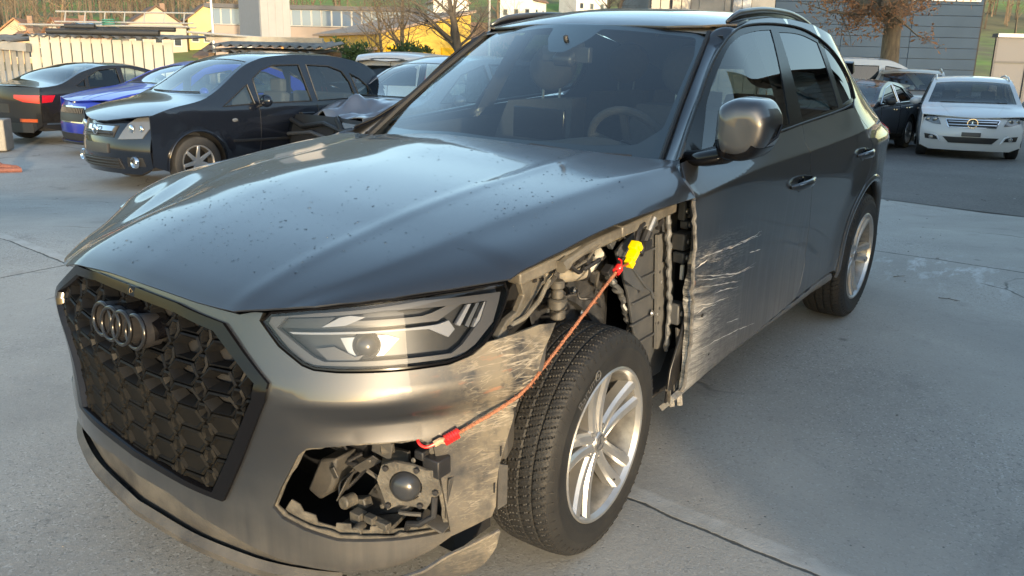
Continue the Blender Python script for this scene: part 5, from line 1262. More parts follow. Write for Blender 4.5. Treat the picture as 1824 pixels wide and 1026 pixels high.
for i, (u0, u1, v, w, r) in enumerate(((-11.1, -9.5, 20.6, 2.10, .066), (-10.0, -8.4, 20.5, 2.10, .072), (-10.9, -8.9, 20.9, 2.17, .06), (-10.6, -9.9, 20.5, 2.22, .054), (-9.4, -8.1, 20.7, 2.20, .06))):
    p = empty('black_pipe', ['black pipe lying at the left of the shed roof edge', 'thick black pipe on the middle of the shed roof edge', 'long black pipe behind two others on the shed roof', 'short black pipe on top of the left shed pipe', 'black pipe near the right corner of the shed roof'][i], 'pipe', 'pipes on the shed roof', bgm(0, 0))
    mb = MB(); mb.lathe([(r*.75, 0), (r, 0), (r, u1-u0), (r*.75, u1-u0)], 12, Matrix.Translation((u0, v, w)) @ Matrix.Rotation(math.radians(90), 4, 'Y') @ Matrix.Rotation(jr.uniform(-.03, .03), 4, 'X')); mb.build('pipe_wall', m_pipe, p); MB().lathe([(0, .02), (r*.76, .02)], 12, Matrix.Translation((u0, v, w)) @ Matrix.Rotation(math.radians(90), 4, 'Y')).build('pipe_mouth', m_void, p)
def ladder(name, label, P0, P1, wid, rungs, m, r=.022, legs=False):
    t = empty(name, label, 'ladder', 'ladders on the shed roof', bgm(0, 0)); a = Vector(P0); b_ = Vector(P1); s = Vector((0, wid, 0)) if not legs else Vector((0, .1, wid))
    for o in (0, 1): MB().tube([a+s*o, b_+s*o], r, 8).build('rail', m, t)
    for i in range(rungs): q = a.lerp(b_, (i+.5)/rungs); MB().tube([q, q+s], r*.8, 6).build('rung', m, t)
    return t
m_lad = mat('weathered_aluminium', (.38, .37, .34), .4, .4)
ladder('ladder', 'pale aluminium ladder lying along the shed roof', (-11.8, 20.7, 2.24), (-7.7, 20.5, 2.26), .5, 11, m_lad)
ladder('rack_frame', 'white tubular rack frame standing on the shed roof', (-11.2, 21.2, 2.34), (-7.8, 21.1, 2.36), .24, 7, m_lad, .02, True)
ladder('ladder', 'second ladder reaching right from the shed over the lean-to', (-7.95, 21, 2.16), (-5.4, 22.6, 2.04), .36, 7, m_lad, .03)
bl = empty('tarpaulin', 'crumpled light blue sheet among the junk on the shed roof', 'tarpaulin', mw=bgm(0, 0)); mb = MB(); mb.grid(lambda a, b: Vector((-10.7+.7*a, 21+.4*b, 2.28+.05*noise.noise(Vector((a*4, b*4, 0)))+.02)), 12, 8); mb.build('sheet', mat('blue_tarp', (.25, .45, .60), .6), bl)
bl = empty('coiled_hose', 'green garden hose coiled on the shed roof', 'hose', mw=bgm(0, 0)); MB().tube([Vector((-9.6+.14*math.cos(i*.5), 20.55+.12*math.sin(i*.5), 2.24+.004*i)) for i in range(40)], .012, 6).build('coil', mat('green_hose', (.05, .22, .16), .5), bl)
# lean-to with corrugated roof behind the black minivan
lt = empty('lean_to', 'open lean-to with corrugated roof and stacked timber behind minivan', 'shed', mw=bgm(0, 0))
wavy('roof_sheet', -7.8, -4.8, 22, 24.7, 1.88, 2.08, 12, .035, m_eternit, lt); wavy('roof_sheet', -7.95, -5.05, 21.7, 24.5, 1.74, 1.86, 12, .03, m_eternit, lt)
MB().box((-6.3, 21.8, 2.05), (2.9, .12, .12)).build('fascia', m_bleach, lt); MB().box((-6.4, 24, .9), (3.1, .1, 1.8)).build('back_wall', m_timber, lt)
for u in (-7.75, -6.6, -5.1): MB().box((u, 22.1, .85), (.14, .14, 1.7)).build('post', m_timber, lt)
for i in range(16): MB().box((-7.2+jr.uniform(-.1, .1)+(i % 4)*.54, 22.4+jr.uniform(0, .5), .9+.05*(i//2)), (.9, .18, .045), Matrix.Rotation(jr.uniform(-.1, .1), 3, 'Z')).build('plank', m_bleach if i % 3 else m_timber, lt)
cbk = empty('concrete_block', 'weathered concrete chimney block behind the lean-to roof', 'wall', mw=bgm(-6.55, 26, 0)); MB().box((0, 0, 1.05), (.72, .5, 2.1)).build('block', mat('stained_concrete', (.34, .30, .24), .85, col2=(.16, .14, .12), vscale=4), cbk, bevel=.02); MB().box((-.18, -.26, 1.75), (.10, .03, .28)).build('graffiti', m_void, cbk, smooth=False)
# white/grey tower
tw = empty('stair_tower', 'tall tower with grey left face and white right face', 'tower', mw=bgm(-14.45, 49.4, 0, math.radians(42)))
MB().box((.9, 1.3, 4.5), (1.8, 2.6, 9)).build('core', wallm((.66, .66, .66)), tw, smooth=False)
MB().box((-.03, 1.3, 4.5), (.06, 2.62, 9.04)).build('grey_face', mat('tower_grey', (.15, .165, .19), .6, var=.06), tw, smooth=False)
for i in range(4): MB().box((.225+.45*i, -.03, 4.5), (.44, .06, 9.02)).build('cladding_panel', wallm((.40, .40, .40)), tw, smooth=False)
# long hall with a strip of windows
m_dkroof = mat('dark_bitumen', (.09, .09, .095), .8); m_ribbon = mat('ribbon_glass', (.10, .14, .20), .08, 0, 1.0)
hall = empty('window_hall', 'low hall with a ribbon of windows under a dark flat roof', 'building', mw=bgm(0, 0))
MB().box((-14.8, 66, 2.0), (14.4, 6, 4.0)).build('wall', wallm((.42, .33, .27)), hall, smooth=False); MB().box((-14.8, 66, 5.32), (15, 6.6, .28)).build('roof', m_dkroof, hall, smooth=False); MB().box((-14.8, 66, 4.6), (14.2, 5.7, 1.3)).build('ribbon_core', m_void, hall, smooth=False)
for i in range(20):
    wf = MB().box((-21.6+.72*i, 63.08, 4.62), (.70, .08, 1.16)).build('window', m_frame, hall, smooth=False); MB().box((-21.6+.72*i, 63.03, 4.62), (.60, .06, 1.04)).build('pane', m_ribbon, wf, smooth=False)
# yellow workshop
yb = empty('yellow_workshop', 'yellow gabled workshop with bright yellow shutters and brown annex', 'building', mw=bgm(-7.95, 50.5, 0, math.radians(38)))
m_ochre = wallm((.78, .50, .09)); m_shut = mat('yellow_shutter', (.72, .40, .010), .5)
MB().box((3.2, 4.0, 1.6), (6.4, 8.0, 3.2)).add([(0, 0, 3.2), (6.4, 0, 3.2), (6.4, 0, 4.6), (0, 8, 3.2), (6.4, 8, 3.2), (6.4, 8, 4.6)], [(0, 1, 2), (3, 5, 4), (1, 4, 5, 2)]).build('wall', m_ochre, yb, smooth=False)
rf = MB(); rf.add([(-.3, -.3, 3.18), (6.6, -.3, 4.72), (6.6, 8.3, 4.72), (-.3, 8.3, 3.18), (-.3, -.3, 3.32), (6.6, -.3, 4.86), (6.6, 8.3, 4.86), (-.3, 8.3, 3.32)], [(0, 1, 2, 3), (7, 6, 5, 4), (0, 4, 5, 1), (1, 5, 6, 2), (2, 6, 7, 3), (3, 7, 4, 0)]); rf.build('roof', mat('salmon_sheet_roof', (.34, .24, .17), .7, var=.1, vscale=1), yb, smooth=False)
for i, x in enumerate((.95, 2.75, 4.75)):
    s = MB().box((x, -.05, 2.0), (1.1, .1, 1.15)).build('shutter', m_shut, yb, smooth=False)
    for k in range(5): MB().box((x, -.11, 1.55+.22*k), (1.04, .03, .17)).build('slat', m_shut, s, smooth=False)
wf = MB().box((5.2, -.04, 3.35), (.42, .08, 1.1)).build('window', m_frame, yb, smooth=False); MB().box((5.2, -.08, 3.35), (.32, .06, .95)).build('pane', m_pane, wf, smooth=False)
an = empty('brown_annex', 'dark brown annex with flat roof left of the yellow gable', 'building', mw=bgm(-12.2, 49.0, 0, math.radians(10)))
MB().box((2.0, 2.5, 1.15), (4.3, 5, 2.3)).build('wall', wallm((.20, .15, .12)), an, smooth=False); MB().box((2.0, 2.5, 2.38), (4.6, 5.3, .16)).build('roof', mat('annex_roof', (.30, .22, .16), .8), an, smooth=False)
an2 = empty('brown_annex', 'brown flat roofed block with an orange door under the tower', 'building', mw=bgm(-15.2, 47.5, 0, 0)); MB().box((1.7, 2, 1.35), (4.2, 4, 2.7)).build('wall', wallm((.19, .14, .12)), an2, smooth=False); MB().box((2.95, -.04, 2.05), (1.1, .08, .95)).build('door', mat('orange_door', (.55, .24, .04), .5), an2, smooth=False); wf = MB().box((.4, -.04, 2.1), (.8, .08, .8)).build('window', m_frame, an2, smooth=False); MB().box((.4, -.09, 2.1), (.3, .04, .7)).build('pane', m_pane, wf, smooth=False)
br_ = empty('brick_house', 'shaded red brown building behind the bare tree', 'building', mw=bgm(-4.6, 60, 0, .3)); MB().box((2.5, 3, 2.1), (5, 6, 4.2)).build('wall', wallm((.26, .17, .13)), br_, smooth=False); MB().box((2.5, 3, 4.3), (5.4, 6.4, .3)).build('roof', roofm((.24, .15, .11)), br_, smooth=False)
# blue-grey factory on the right
m_clad = mat('blue_grey_cladding', (.030, .052, .085), .75, 0, var=.10, vscale=.6, spec=.12); m_clad2 = mat('white_cladding', (.22, .218, .21), .8, var=.06, spec=.15)
fc = empty('factory_hall', 'large factory clad in horizontal blue grey panels', 'factory', mw=bgm(0, 0))
MB().box((15.6, 43.2, 3.4), (9.0, 10, 6.8)).build('core', m_void, fc, smooth=False)
for j in range(15):
    for i in range(3): MB().box((12.55+2.98*i, 38.15, .225+.45*j), (2.965, .10, .436)).build('cladding_panel', m_clad, fc, smooth=False, bevel=.012)
for i in range(8): wf = MB().box((11.6+1.1*i, 38.06, 4.95), (1.02, .12, .62)).build('window', m_frame, fc, smooth=False); MB().box((11.6+1.1*i, 37.99, 4.95), (.90, .06, .52)).build('pane', m_ribbon, wf, smooth=False)
wg = empty('white_wing', 'white panelled wing of the factory behind the SUV roof', 'building', mw=bgm(0, 0)); MB().box((8.3, 43, 3.4), (5.4, 9.6, 6.8)).build('core', m_clad2, wg, smooth=False)
for i in range(5): MB().box((6.15+1.09*i, 38.16, 3.4), (1.07, .10, 6.7)).build('cladding_panel', m_clad2, wg, smooth=False)
for u in (6.1, 7.0, 9.6): wf = MB().box((u, 38.05, 4.6), (.85, .12, 1.5)).build('window', m_dkroof, wg, smooth=False); [MB().box((u-.2+.4*a, 37.98, 4.25+.7*b_), (.36, .06, .62)).build('pane', m_ribbon, wf, smooth=False) for a in (0, 1) for b_ in (0, 1)]
pv = empty('panel_wall', 'pale grey panel wall with dark posts right of the factory', 'wall', mw=bgm(0, 0))
for i in range(7):
    MB().box((22.1+1.5*i, 39.2, 2.75), (1.46, .08, 1.02)).build('panel', mat('pale_panel', (.15, .152, .16), .8, spec=.15) if i == 0 else bpy.data.materials['pale_panel'], pv, smooth=False); MB().box((22.1+1.5*i, 39.2, 1.0), (1.46, .08, 2.3)).build('panel', bpy.data.materials['pale_panel'], pv, smooth=False); MB().box((21.36+1.5*i, 39.13, 1.7), (.10, .10, 3.4)).build('post', m_dkroof, pv, smooth=False)
MB().box((26.6, 39.2, 3.34), (10.6, .5, .16)).build('cap', m_frame, pv, smooth=False); MB().box((26.6, 39.13, 2.2), (10.6, .1, .08)).build('rail', m_dkroof, pv, smooth=False)
# dark gabled barn across the yard, seen in the side windows
bn = empty('clad_shed', 'dark boarded shed reflected in the side windows of the SUV', 'shed', mw=Matrix.Translation((2.75, 9.2, -.4)) @ Matrix.Rotation(math.radians(-5), 4, 'Z'))
m_board = mat('dark_boards', (.075, .062, .052), .8, var=.25, vscale=3)
MB().box((2.1, 2, 1.95), (4.2, 4, 3.9)).build('core', m_void, bn, smooth=False)
for j in range(44):
    z = .06+.125*j; hw = 2.1 if z < 3.9 else 2.1*(1-(z-3.9)/1.6)
    if hw > .1: MB().box((2.1, -.03, z), (2*hw, .03, .116)).build('board', m_board, bn, smooth=False)
    if z < 3.9: MB().box((-.03, 2, z), (.03, 4, .116)).build('board', m_board, bn, smooth=False)
rf = MB(); rf.add([(-.3, -.3, 3.68), (2.1, -.3, 5.6), (2.1, 4.3, 5.6), (-.3, 4.3, 3.68), (4.5, -.3, 3.68), (4.5, 4.3, 3.68)], [(0, 1, 2, 3), (1, 4, 5, 2)]); rf.build('roof', mat('shed_tiles', (.16, .085, .06), .8, var=.2, vscale=2), bn, smooth=False)
# poles
for (u, v, h, lab) in ((-9.05, 26, 4.0, 'thin pale lamp pole behind the shed'), (-1.10, 34, 5.0, 'slim lamp pole between bare trees and SUV roof')):
    p = empty('lamp_pole', lab, 'pole', 'lamp poles', bgm(u, v)); MB().tube([(0, 0, 0), (0, 0, h)], [.06, .04], 8).build('pole', m_lad, p); MB().box((.25, 0, h), (.5, .12, .06)).build('lamp_head', m_lad, p)
# ------------------------------------------------------------ trees and bushes
m_bark = mat('bark', (.24, .17, .10), .9, col2=(.09, .066, .045), vscale=14, bump=.6, bscale=25, stretch=(1, 1, .25))
m_bark2 = mat('bark_grey', (.12, .095, .07), .9, col2=(.06, .048, .038), vscale=8, bump=.4, bscale=20, stretch=(1, 1, .3))
m_brownleaf = mat('withered_leaf', (.34, .16, .065), .8, col2=(.20, .09, .04), vscale=9)
m_green = mat('evergreen_leaf', (.040, .080, .018), .7, col2=(.018, .042, .010), vscale=5)
def tree(name, label, u, v, h, r, seed, depth=5, spread=.62, leafm=None, leafn=0, m=None, first=.25, group=None, lean=0, crook=.2, wtilt=1.0, rz=0, limb=(.5, .82), leafs=(.04, .09)):
    rg = random.Random(seed); t = empty(name, label, 'tree', group, bgm(u, v, -.05)); m = m or m_bark
    tr = MB(); cr = MB(); tips = []
    def branch(p, d, L, r, lev):
        n = 5 if lev < 2 else 3; P = [p.copy()]; R_ = [r]; q = p.copy(); dd = d.copy()
        for i in range(n):
            dd = (dd+Vector((rg.gauss(0, crook), rg.gauss(0, crook), rg.gauss(0, crook)+.04))*(.5 if lev else .25)).normalized(); q = q+dd*L/n; P.append(q.copy()); R_.append(r*(1-.42*(i+1)/n))
        (tr if lev < 1 else cr).tube(P, R_, 10 if lev == 0 else (5 if lev < 3 else 3), caps=False)
        if lev >= depth: tips.append(q); return
        k = 7 if lev == 0 else rg.randint(3, 4)
        for j in range(k):
            f = rg.uniform(first, 1) if lev == 0 else rg.uniform(.3, 1); i = min(n-1, int(f*n)); b = P[i].lerp(P[i+1], f*n-i)
            ax = Vector((rg.gauss(0, 1), rg.gauss(0, 1), rg.gauss(0, .35))).normalized(); nd = (dd*(1-spread)+ax*spread+Vector((0, 0, .10*wtilt))).normalized()
            branch(b, nd, L*rg.uniform(*limb)*(1.0 if lev else .62), R_[i]*rg.uniform(.38, .58), lev+1)
        if lev > 0 or True: branch(q, dd, L*.55, R_[-1]*.9, lev+1)
    branch(Vector((0, 0, 0)), Vector((lean, 0, 1)).normalized(), h, r, 0)
    tr.build('trunk', m, t, fix=False, angle=60); cr.build('crown', m, t, fix=False, angle=60)
    if leafm:
        V = []; F = []
        for i in range(leafn):
            c = rg.choice(tips)+Vector((rg.gauss(0, .10), rg.gauss(0, .10), rg.gauss(0, .10))); a = Vector((rg.gauss(0, 1), rg.gauss(0, 1), rg.gauss(0, 1))).normalized(); b = a.orthogonal().normalized(); s = rg.uniform(*leafs); k = len(V)
            V += [c-a*s, c+b*s*.45+a.cross(b)*s*.15, c+a*s, c-b*s*.45+a.cross(b)*s*.15]; F.append((k, k+1, k+2, k+3))
        tag(mesh_obj('leaves', V, F, leafm, t, False), kind='stuff')
    return t
tree('oak_tree', 'thick trunked oak with withered brown leaves before the factory', 10.9, 25.5, 6.6, .30, 21, depth=5, spread=.74, leafm=m_brownleaf, leafn=7500, first=.30, crook=.24, wtilt=-.5, limb=(.42, .62), leafs=(.045, .10))
tree('bare_tree', 'dark leafless tree with forked trunk behind the white van', -1.95, 33, 3.4, .20, 5, depth=5, m=m_bark2, group='leafless trees behind the yard', first=.55)
tree('bare_tree', 'slender leafless tree left of the forked one', -5.2, 39, 4.0, .13, 9, depth=5, m=m_bark, group='leafless trees behind the yard', first=.3)
tree('bare_tree', 'pale leafless tree close to the yellow workshop gable', -6.6, 43, 3.6, .10, 13, depth=5, m=m_bark, group='leafless trees behind the yard', first=.25)
tree('bare_tree', 'thin leafless tree beside the lamp pole', -.6, 46, 4.4, .12, 17, depth=5, m=m_bark, group='leafless trees behind the yard', first=.25)
tree('bare_tree', 'leafless tree standing over the SUV roof', 4.1, 40, 4.0, .16, 23, depth=5, m=m_bark2, group='leafless trees behind the yard', first=.4)
tree('bare_tree', 'leafless tree at the far left above the shed', -19, 36, 2.6, .10, 31, depth=4, m=m_bark, group='leafless trees behind the yard', first=.3)
def bush(name, label, u, v, h, w, seed, n=5200):
    rg = random.Random(seed); t = empty(name, label, 'bush', 'evergreen bushes behind the yard', bgm(u, v)); V = []; F = []
    lobes = [(rg.uniform(-.45, .45)*w, rg.uniform(-.4, .4)*w, rg.uniform(.25, .85)*h, rg.uniform(.18, .34)*w) for _ in range(16)]
    for i in range(n):
        l = rg.choice(lobes); d = Vector((rg.gauss(0, 1), rg.gauss(0, 1), rg.gauss(0, 1))).normalized()*l[3]*rg.uniform(.5, 1.1)*Vector((1, 1, 1)).length/1.73; c = Vector((l[0], l[1], l[2]))+d
        a = (d.normalized()+Vector((rg.gauss(0, .7), rg.gauss(0, .7), rg.gauss(0, .7)+.5))).normalized(); b = a.orthogonal().normalized(); s = rg.uniform(.08, .20); k = len(V)
        V += [c, c+a*s*.5+b*s*.22, c+a*s, c+a*s*.5-b*s*.22]; F.append((k, k+1, k+2, k+3))
    st = MB()
    for l in lobes[:7]: st.tube([(0, 0, 0), (l[0]*.5, l[1]*.5, l[2]*.6), (l[0], l[1], l[2])], [.05, .03, .012], 5)
    st.build('trunk', m_bark2, t); tag(mesh_obj('crown', V, F, m_green, t, False), kind='stuff')
bush('evergreen_bush', 'dark evergreen bush in front of the yellow shutters', -6.95, 36, 2.5, 1.5, 3, 3400); bush('evergreen_bush', 'low green bush right of the yellow workshop', -5.4, 37, 1.8, 1.4, 4, 2400); bush('evergreen_bush', 'bright green bush left of the forked bare tree', -4.0, 33, 2.4, 1.6, 6, 3600); bush('evergreen_bush', 'loose bush with sparse leaves beside the yellow workshop', -7.95, 38, 2.3, 1.0, 8, 600)
bush('evergreen_bush', 'green bush between the lamp pole and the SUV roof', .6, 44, 2.4, 3.0, 10)
# ------------------------------------------------------------ parked cars
m_btyre = mat('car_tyre', (.020, .020, .021), .7, var=.3, vscale=12)
m_brim = mat('car_rim', (.50, .50, .51), .3, .8)
m_brimd = mat('car_rim_dark', (.03, .03, .032), .35, .5)
m_cg = glass('car_glass', (.80, .88, .86), ior=1.9)
m_cgd = glass('car_dark_glass', (.12, .14, .15), ior=1.7)
m_lampw = mat('clear_lamp', (.17, .175, .18), .15, .5, .8)
m_lampr = mat('red_lamp', (.32, .008, .012), .2, 0, 1.0)
m_lampo = mat('orange_reflector', (.30, .05, .008), .3, 0, .6)
m_trimk = mat('car_black_trim', (.015, .015, .016), .45)
m_cchr = mat('car_chrome', (.75, .76, .78), .12, 1.0)
m_cabin = mat('car_cabin', (.05, .05, .052), .8)
m_plate = mat('blank_plate', (.03, .032, .035), .4)
def small_wheel(parent, R_, spokes, m_r, W_=.20, rr=.66):
    root = bpy.data.objects.new('wheel', None); link(root, parent); rot = Matrix.Rotation(math.radians(90), 4, 'Y'); h = W_/2
    MB().lathe([(R_*rr, h-.02), (R_*rr+.01, h), (R_*.86, h+.006), (R_*.96, h-.006), (R_, h-.03), (R_*.99, -h+.03), (R_*.9, -h), (R_*rr, -h)], 40, rot).build('tyre', m_btyre, root)
    rm = MB().lathe([(R_*rr+.004, h-.005), (R_*rr, h+.004), (R_*rr-.016, h-.006), (R_*rr-.03, -h+.02)], 40, rot).build('rim', m_r, root); MB().lathe([(0, -.01), (R_*rr, -.02)], 24, rot).build('brake', m_void, rm)
    for k in range(spokes):
        a = 2*math.pi*k/spokes; d = Vector((0, math.cos(a), math.sin(a))); MB().bar(d*.03+Vector((h-.035, 0, 0)), d*(R_*rr-.01)+Vector((h-.012, 0, 0)), .055, .03, (1, 0, 0), .034, .022).build('spoke', m_r, rm, bevel=.004)
    MB().lathe([(0, h-.012), (.045, h-.016), (.055, h-.04)], 16, rot).build('hub', m_r, rm); return root
def car(name, label, mw, S, group='cars parked around the yard'):
    r = empty(name, label, S.get('cat', 'car'), group, mw)
    L, HW = S['L'], S['hw']; zt = cub(S['top']); belt_ = S['belt']; crown = S.get('crown', .05); bow = S.get('bow', .22); rbow = S.get('rbow', .14); tum = S.get('tum', .42)
    hwf = cub([(-.1, HW*.90), (.25, HW*.955), (.8, HW*.995), (L*.45, HW), (L*.75, HW*.995), (L-.35, HW*.96), (L, HW*.88)])
    ze = lambda y: zt(y)-crown
    def side(y, z):
        b = belt_(y) if callable(belt_) else belt_
        x = hwf(y)*(1-.07*max(0, (.50-z)/.35)**2)+.012*math.sin(min(1, max(0, (z-.2)/(b-.2)))*math.pi)-(tum*.35*max(0, z-b+.06)**1.0 if z < b else tum*.35*.06+tum*(z-b))
        for yc in S['wy']:
            q = math.hypot(y-yc, z-S['R']); x += .012*math.exp(-((q-S['R']-.10)/.06)**2)
        return (x, y, z)
    so = lambda o: shift(side, o)
    pm = S['paint']; AR = S['R']+.055
    def top_(u, y): x = side(y, ze(y))[0]; return (u*x, y, zt(y)-crown*abs(u)**2.2)
    fy = lambda x: bow*(abs(x)/HW)**2.2
    # outline of the side: sill, arches, front edge, roof line, tail
    yf, yr = S['wy']; sill = S.get('sill', .22); Rw = S['R']
    def arch(c): return [(c+AR*math.cos(a), Rw+AR*math.sin(a)) for a in np.linspace(math.pi+.25, -.25, 17)]
    yF = bow; yB = L-rbow
    out = [(yF, max(.30, sill+.02))]+arch(yf)+arch(yr)+[(yB, sill+.10)]
    out += [(y, ze(y)) for y in np.linspace(yB, yF, 46)]
    W = S['windows']; wins = [w for w, dk in W]
    post = S.get('post')
    for sg in (1, -1):
        b = panel('body_side', pm, r, side, out, wins, step=.09, estep=.05, flange=.02, mirror=sg < 0)
        for w, dk in W:
            gl = panel('window', m_cgd if dk else m_cg, r, so(-.012), w, step=.15, flange=0, mirror=sg < 0)
            P = dens(w, .06); MB().tube([Vector((sg*q[0], q[1], q[2])) for q in (so(.0)(*p) for p in P)], .009, 6, closed=True).build('window_seal', m_trimk if not S.get('chrome_line') else S['chrome_line'], gl)
        for y0 in S.get('gaps', ()):
            MB().tube([Vector((sg*q[0], q[1], q[2])) for q in (so(.0005)(y0+.04*math.sin((z-.3)*3), z) for z in np.linspace(sill+.1, belt_ if not callable(belt_) else belt_(y0), 14))], .0035, 4).build('door_gap', m_void, b)
        for y0, z0 in S.get('handles', ()):
            MB().tube([Vector((sg*q[0], q[1], q[2])) for q in (so(.022)(y0+.2*t, z0) for t in (0, .3, .7, 1))], .012, 8).build('door_handle', S.get('handle_m', pm), b)
        if S.get('strip'):
            z0 = S['strip']; MB().tube([Vector((sg*q[0], q[1], q[2])) for q in (so(.006)(y, z0) for y in np.linspace(yf+AR+.1, yr-AR-.05, 12))], .016, 8, sq=.5).build('side_strip', m_trimk, b)
        am = MB(); pts = []
        for yc in (yf, yr):
            a2 = MB(); a2.grid(lambda u, v: Vector((sg*(side(yc, Rw+AR)[0]-.02-.35*v), yc+(AR-.004)*math.cos(math.pi*1.1*u-.15), Rw+(AR-.004)*math.sin(math.pi*1.1*u-.15))), 18, 1); a2.build('arch_liner', m_void, r)
        if S.get('lip'):
            for yc in (yf, yr): MB().tube([Vector((sg*q[0], q[1], q[2])) for q in (so(.004)(yc+(AR+.015)*math.cos(a), Rw+(AR+.015)*math.sin(a)) for a in np.linspace(-.2, math.pi+.2, 24))], .022, 8, sq=.5).build('arch_lip', pm, b)
        if S.get('mirrors', True):
            ym, zm = S['mirror']; c = Vector(side(ym, zm)); mm = MB(); mm.ball((sg*(c.x+.13), ym, zm+.05), .10, 14, 9, (1.05, .62, .78)); w_ = mm.build('wing_mirror', S.get('mirror_m', pm), r, angle=180); MB().tube([(sg*c.x, ym, zm-.01), (sg*(c.x+.09), ym, zm+.01)], .022, 8).build('mirror_arm', m_trimk, w_)
        for yc in (yf, yr):
            w = small_wheel(r, Rw, S.get('spokes', 7), S.get('rim', m_brim)); w.location = (sg*(HW-.115), yc, Rw); w.rotation_euler = (rnd.uniform(0, 1), 0, 0 if sg > 0 else math.pi)
        if S.get('repeater'): q = so(.004)(*S['repeater']); MB().ball((sg*q[0], q[1], q[2]), .035, 10, 6, (.3, 1.2, .7)).build('side_repeater', m_lampw, b)
    # top strip: hood, screen, roof, rear screen, deck
    c0, c1, c2, c3 = S['cowl'], S['header'], S['rhead'], S['rdeck']
    def strip_(y0, y1, bowf=0., n=9, ins=1.0, bowr=0.):
        P = [(u, y0+bowf*abs(u)**2) for u in np.linspace(-ins, ins, n)]+[(u, y1+bowr*abs(u)**2) for u in np.linspace(ins, -ins, n)]; return P
    hp = S.get('hood_post')
    hd = panel('hood', S.get('hood_m', pm), r, top_, strip_(S.get('hood0', .05), c0-.025, bow-.02, bowr=.10), step=.05, flange=.015, post=hp)
    for x in S.get('creases', ()):
        for s in (-1, 1): MB().tube([Vector(top_(s*x*(.75+.25*t), .14+t*(c0-.2)))+Vector((0, 0, -.002)) for t in np.linspace(0, 1, 8)], .006, 5).build('hood_crease', pm, hd)
    wsn = panel('windscreen', m_cg, r, lambda u, y: Vector(top_(u, y))-Vector((0, 0, .006)), strip_(c0, c1, .10, ins=.93), step=.12, flange=0)
    fr = panel('screen_frame', S.get('pillar_m', pm), r, top_, strip_(c0-.02, c1+.01, .10), [strip_(c0+.035, c1-.02, .10, ins=.90)], step=.08, flange=.01)
    MB().tube([Vector(top_(u, c0+.05+.10*u*u))+Vector((0, 0, .008)) for u in np.linspace(-.65, .7, 12)], .009, 6).build('wiper', m_trimk, wsn)
    panel('roof', S.get('roof_m', pm), r, top_, strip_(c1, c2), step=.12, flange=.0)
    if c3 > c2: panel('rear_screen', m_cgd, r, top_, strip_(c2+.02, c3, ins=.9), step=.12, flange=0); panel('rear_frame', pm, r, top_, strip_(c2, c3+.02), [strip_(c2+.02, c3, ins=.9)], step=.1, flange=.01)
    if L-rbow*.2 > c3: panel('tail_deck', pm, r, top_, [(u, c3+.01) for u in np.linspace(-1, 1, 7)]+[(u, L-.03-rbow*abs(u)**2) for u in np.linspace(1, -1, 7)], step=.10, flange=.01)
    if S.get('rails'):
        for sg in (1, -1): MB().tube([Vector(top_(sg*.93, y))+Vector((0, 0, .012+.035*math.sin(math.pi*min(1, max(0, t*4, 0)) if t < .25 else math.pi*.5 if t < .75 else math.pi*.5))) for t, y in ((q, c1+.15+q*(c2-c1-.2)) for q in np.linspace(0, 1, 14))], .018, 8).build('roof_rail', S['rails'], r)
    # front face
    ztf = zt(.06)-.02
    def face(x, z):
        k = max(0, (z-.45)/(ztf-.45)); return (x, fy(x)+.10*k**2+.05*max(0, (.45-z)/.25)**2, z)
    def fo(o): return lambda x, z: Vector(face(x, z))+Vector((0, -o, 0))
    FR = S['front']; ex = hwf(bow)-.004
    topf = [(x, top_(max(-1, min(1, x/ex)), .10)[2]-.012) for x in np.linspace(ex, -ex, 13)]
    outl = [(-ex, sill+.06), (-ex*.8, sill-.02), (ex*.8, sill-.02), (ex, sill+.06)]+topf
    holes = [h for h in FR.get('holes', [])]
    bmp = panel('front_fascia', S.get('front_m', pm), r, face, outl, [], step=.06, flange=.02, sgn=1)
    def onface(nm, m, poly, o, par, flange=.012, both=False):
        for s in ((1, -1) if both else (1,)):
            P = [(s*x, z) for x, z in poly]; q = panel(nm, m, par, fo(o), P, step=.06, flange=flange)
        return q
    for nm, m, poly, o, both in FR['pieces']: onface(nm, m, poly, o, bmp, .02, both)
    for nm, m, pts, rad, o in FR.get('bars', ()): MB().tube([fo(o)(x, z) for x, z in pts], rad, 8).build(nm, m, bmp)
    for fn in FR.get('extra', ()): fn(bmp, fo)
    # rear face
    RE = S['rear']
    def rface(x, z): return (x, L-.02-rbow*(abs(x)/HW)**2.2-.10*max(0, (z-.75)/.5)**2-S.get('rrake', 0)*max(0, z-.85), z)
    ro = lambda o: (lambda x, z: Vector(rface(x, z))+Vector((0, o, 0)))
    exr = hwf(L-rbow)-.004; zr = ze(L-rbow)-.0
    rb = panel('rear_fascia', pm, r, rface, [(-exr, sill+.12), (-exr*.8, sill), (exr*.8, sill), (exr, sill+.12), (exr, zr), (0, zt(L-.03)-.01), (-exr, zr)], step=.08, flange=.02, sgn=-1)
    for nm, m, poly, o, both in RE.get('pieces', ()):
        for s in ((1, -1) if both else (1,)): panel(nm, m, rb, ro(o), [(s*x, z) for x, z in poly], step=.07, flange=.015, sgn=-1)
    for nm, m, poly in RE.get('side_pieces', ()):
        for sg in (1, -1): panel(nm, m, rb, so(.004), poly, step=.06, flange=.01, mirror=sg < 0)
    # cabin
    bz_ = belt_ if not callable(belt_) else belt_(L/2)
    MB().box((0, L*.5, sill+.12), (HW*1.7, L*.86, .2)).build('floor', m_void, r); MB().box((0, c0*.55+.1, .45), (HW*1.35, c0*.8, .40)).build('engine_bay', m_void, r)
    ds = MB(); ds.box((0, c0+.28, bz_-.10), (HW*1.5, .5, .16)); ds.build('dashboard', m_cabin, r, bevel=.03)
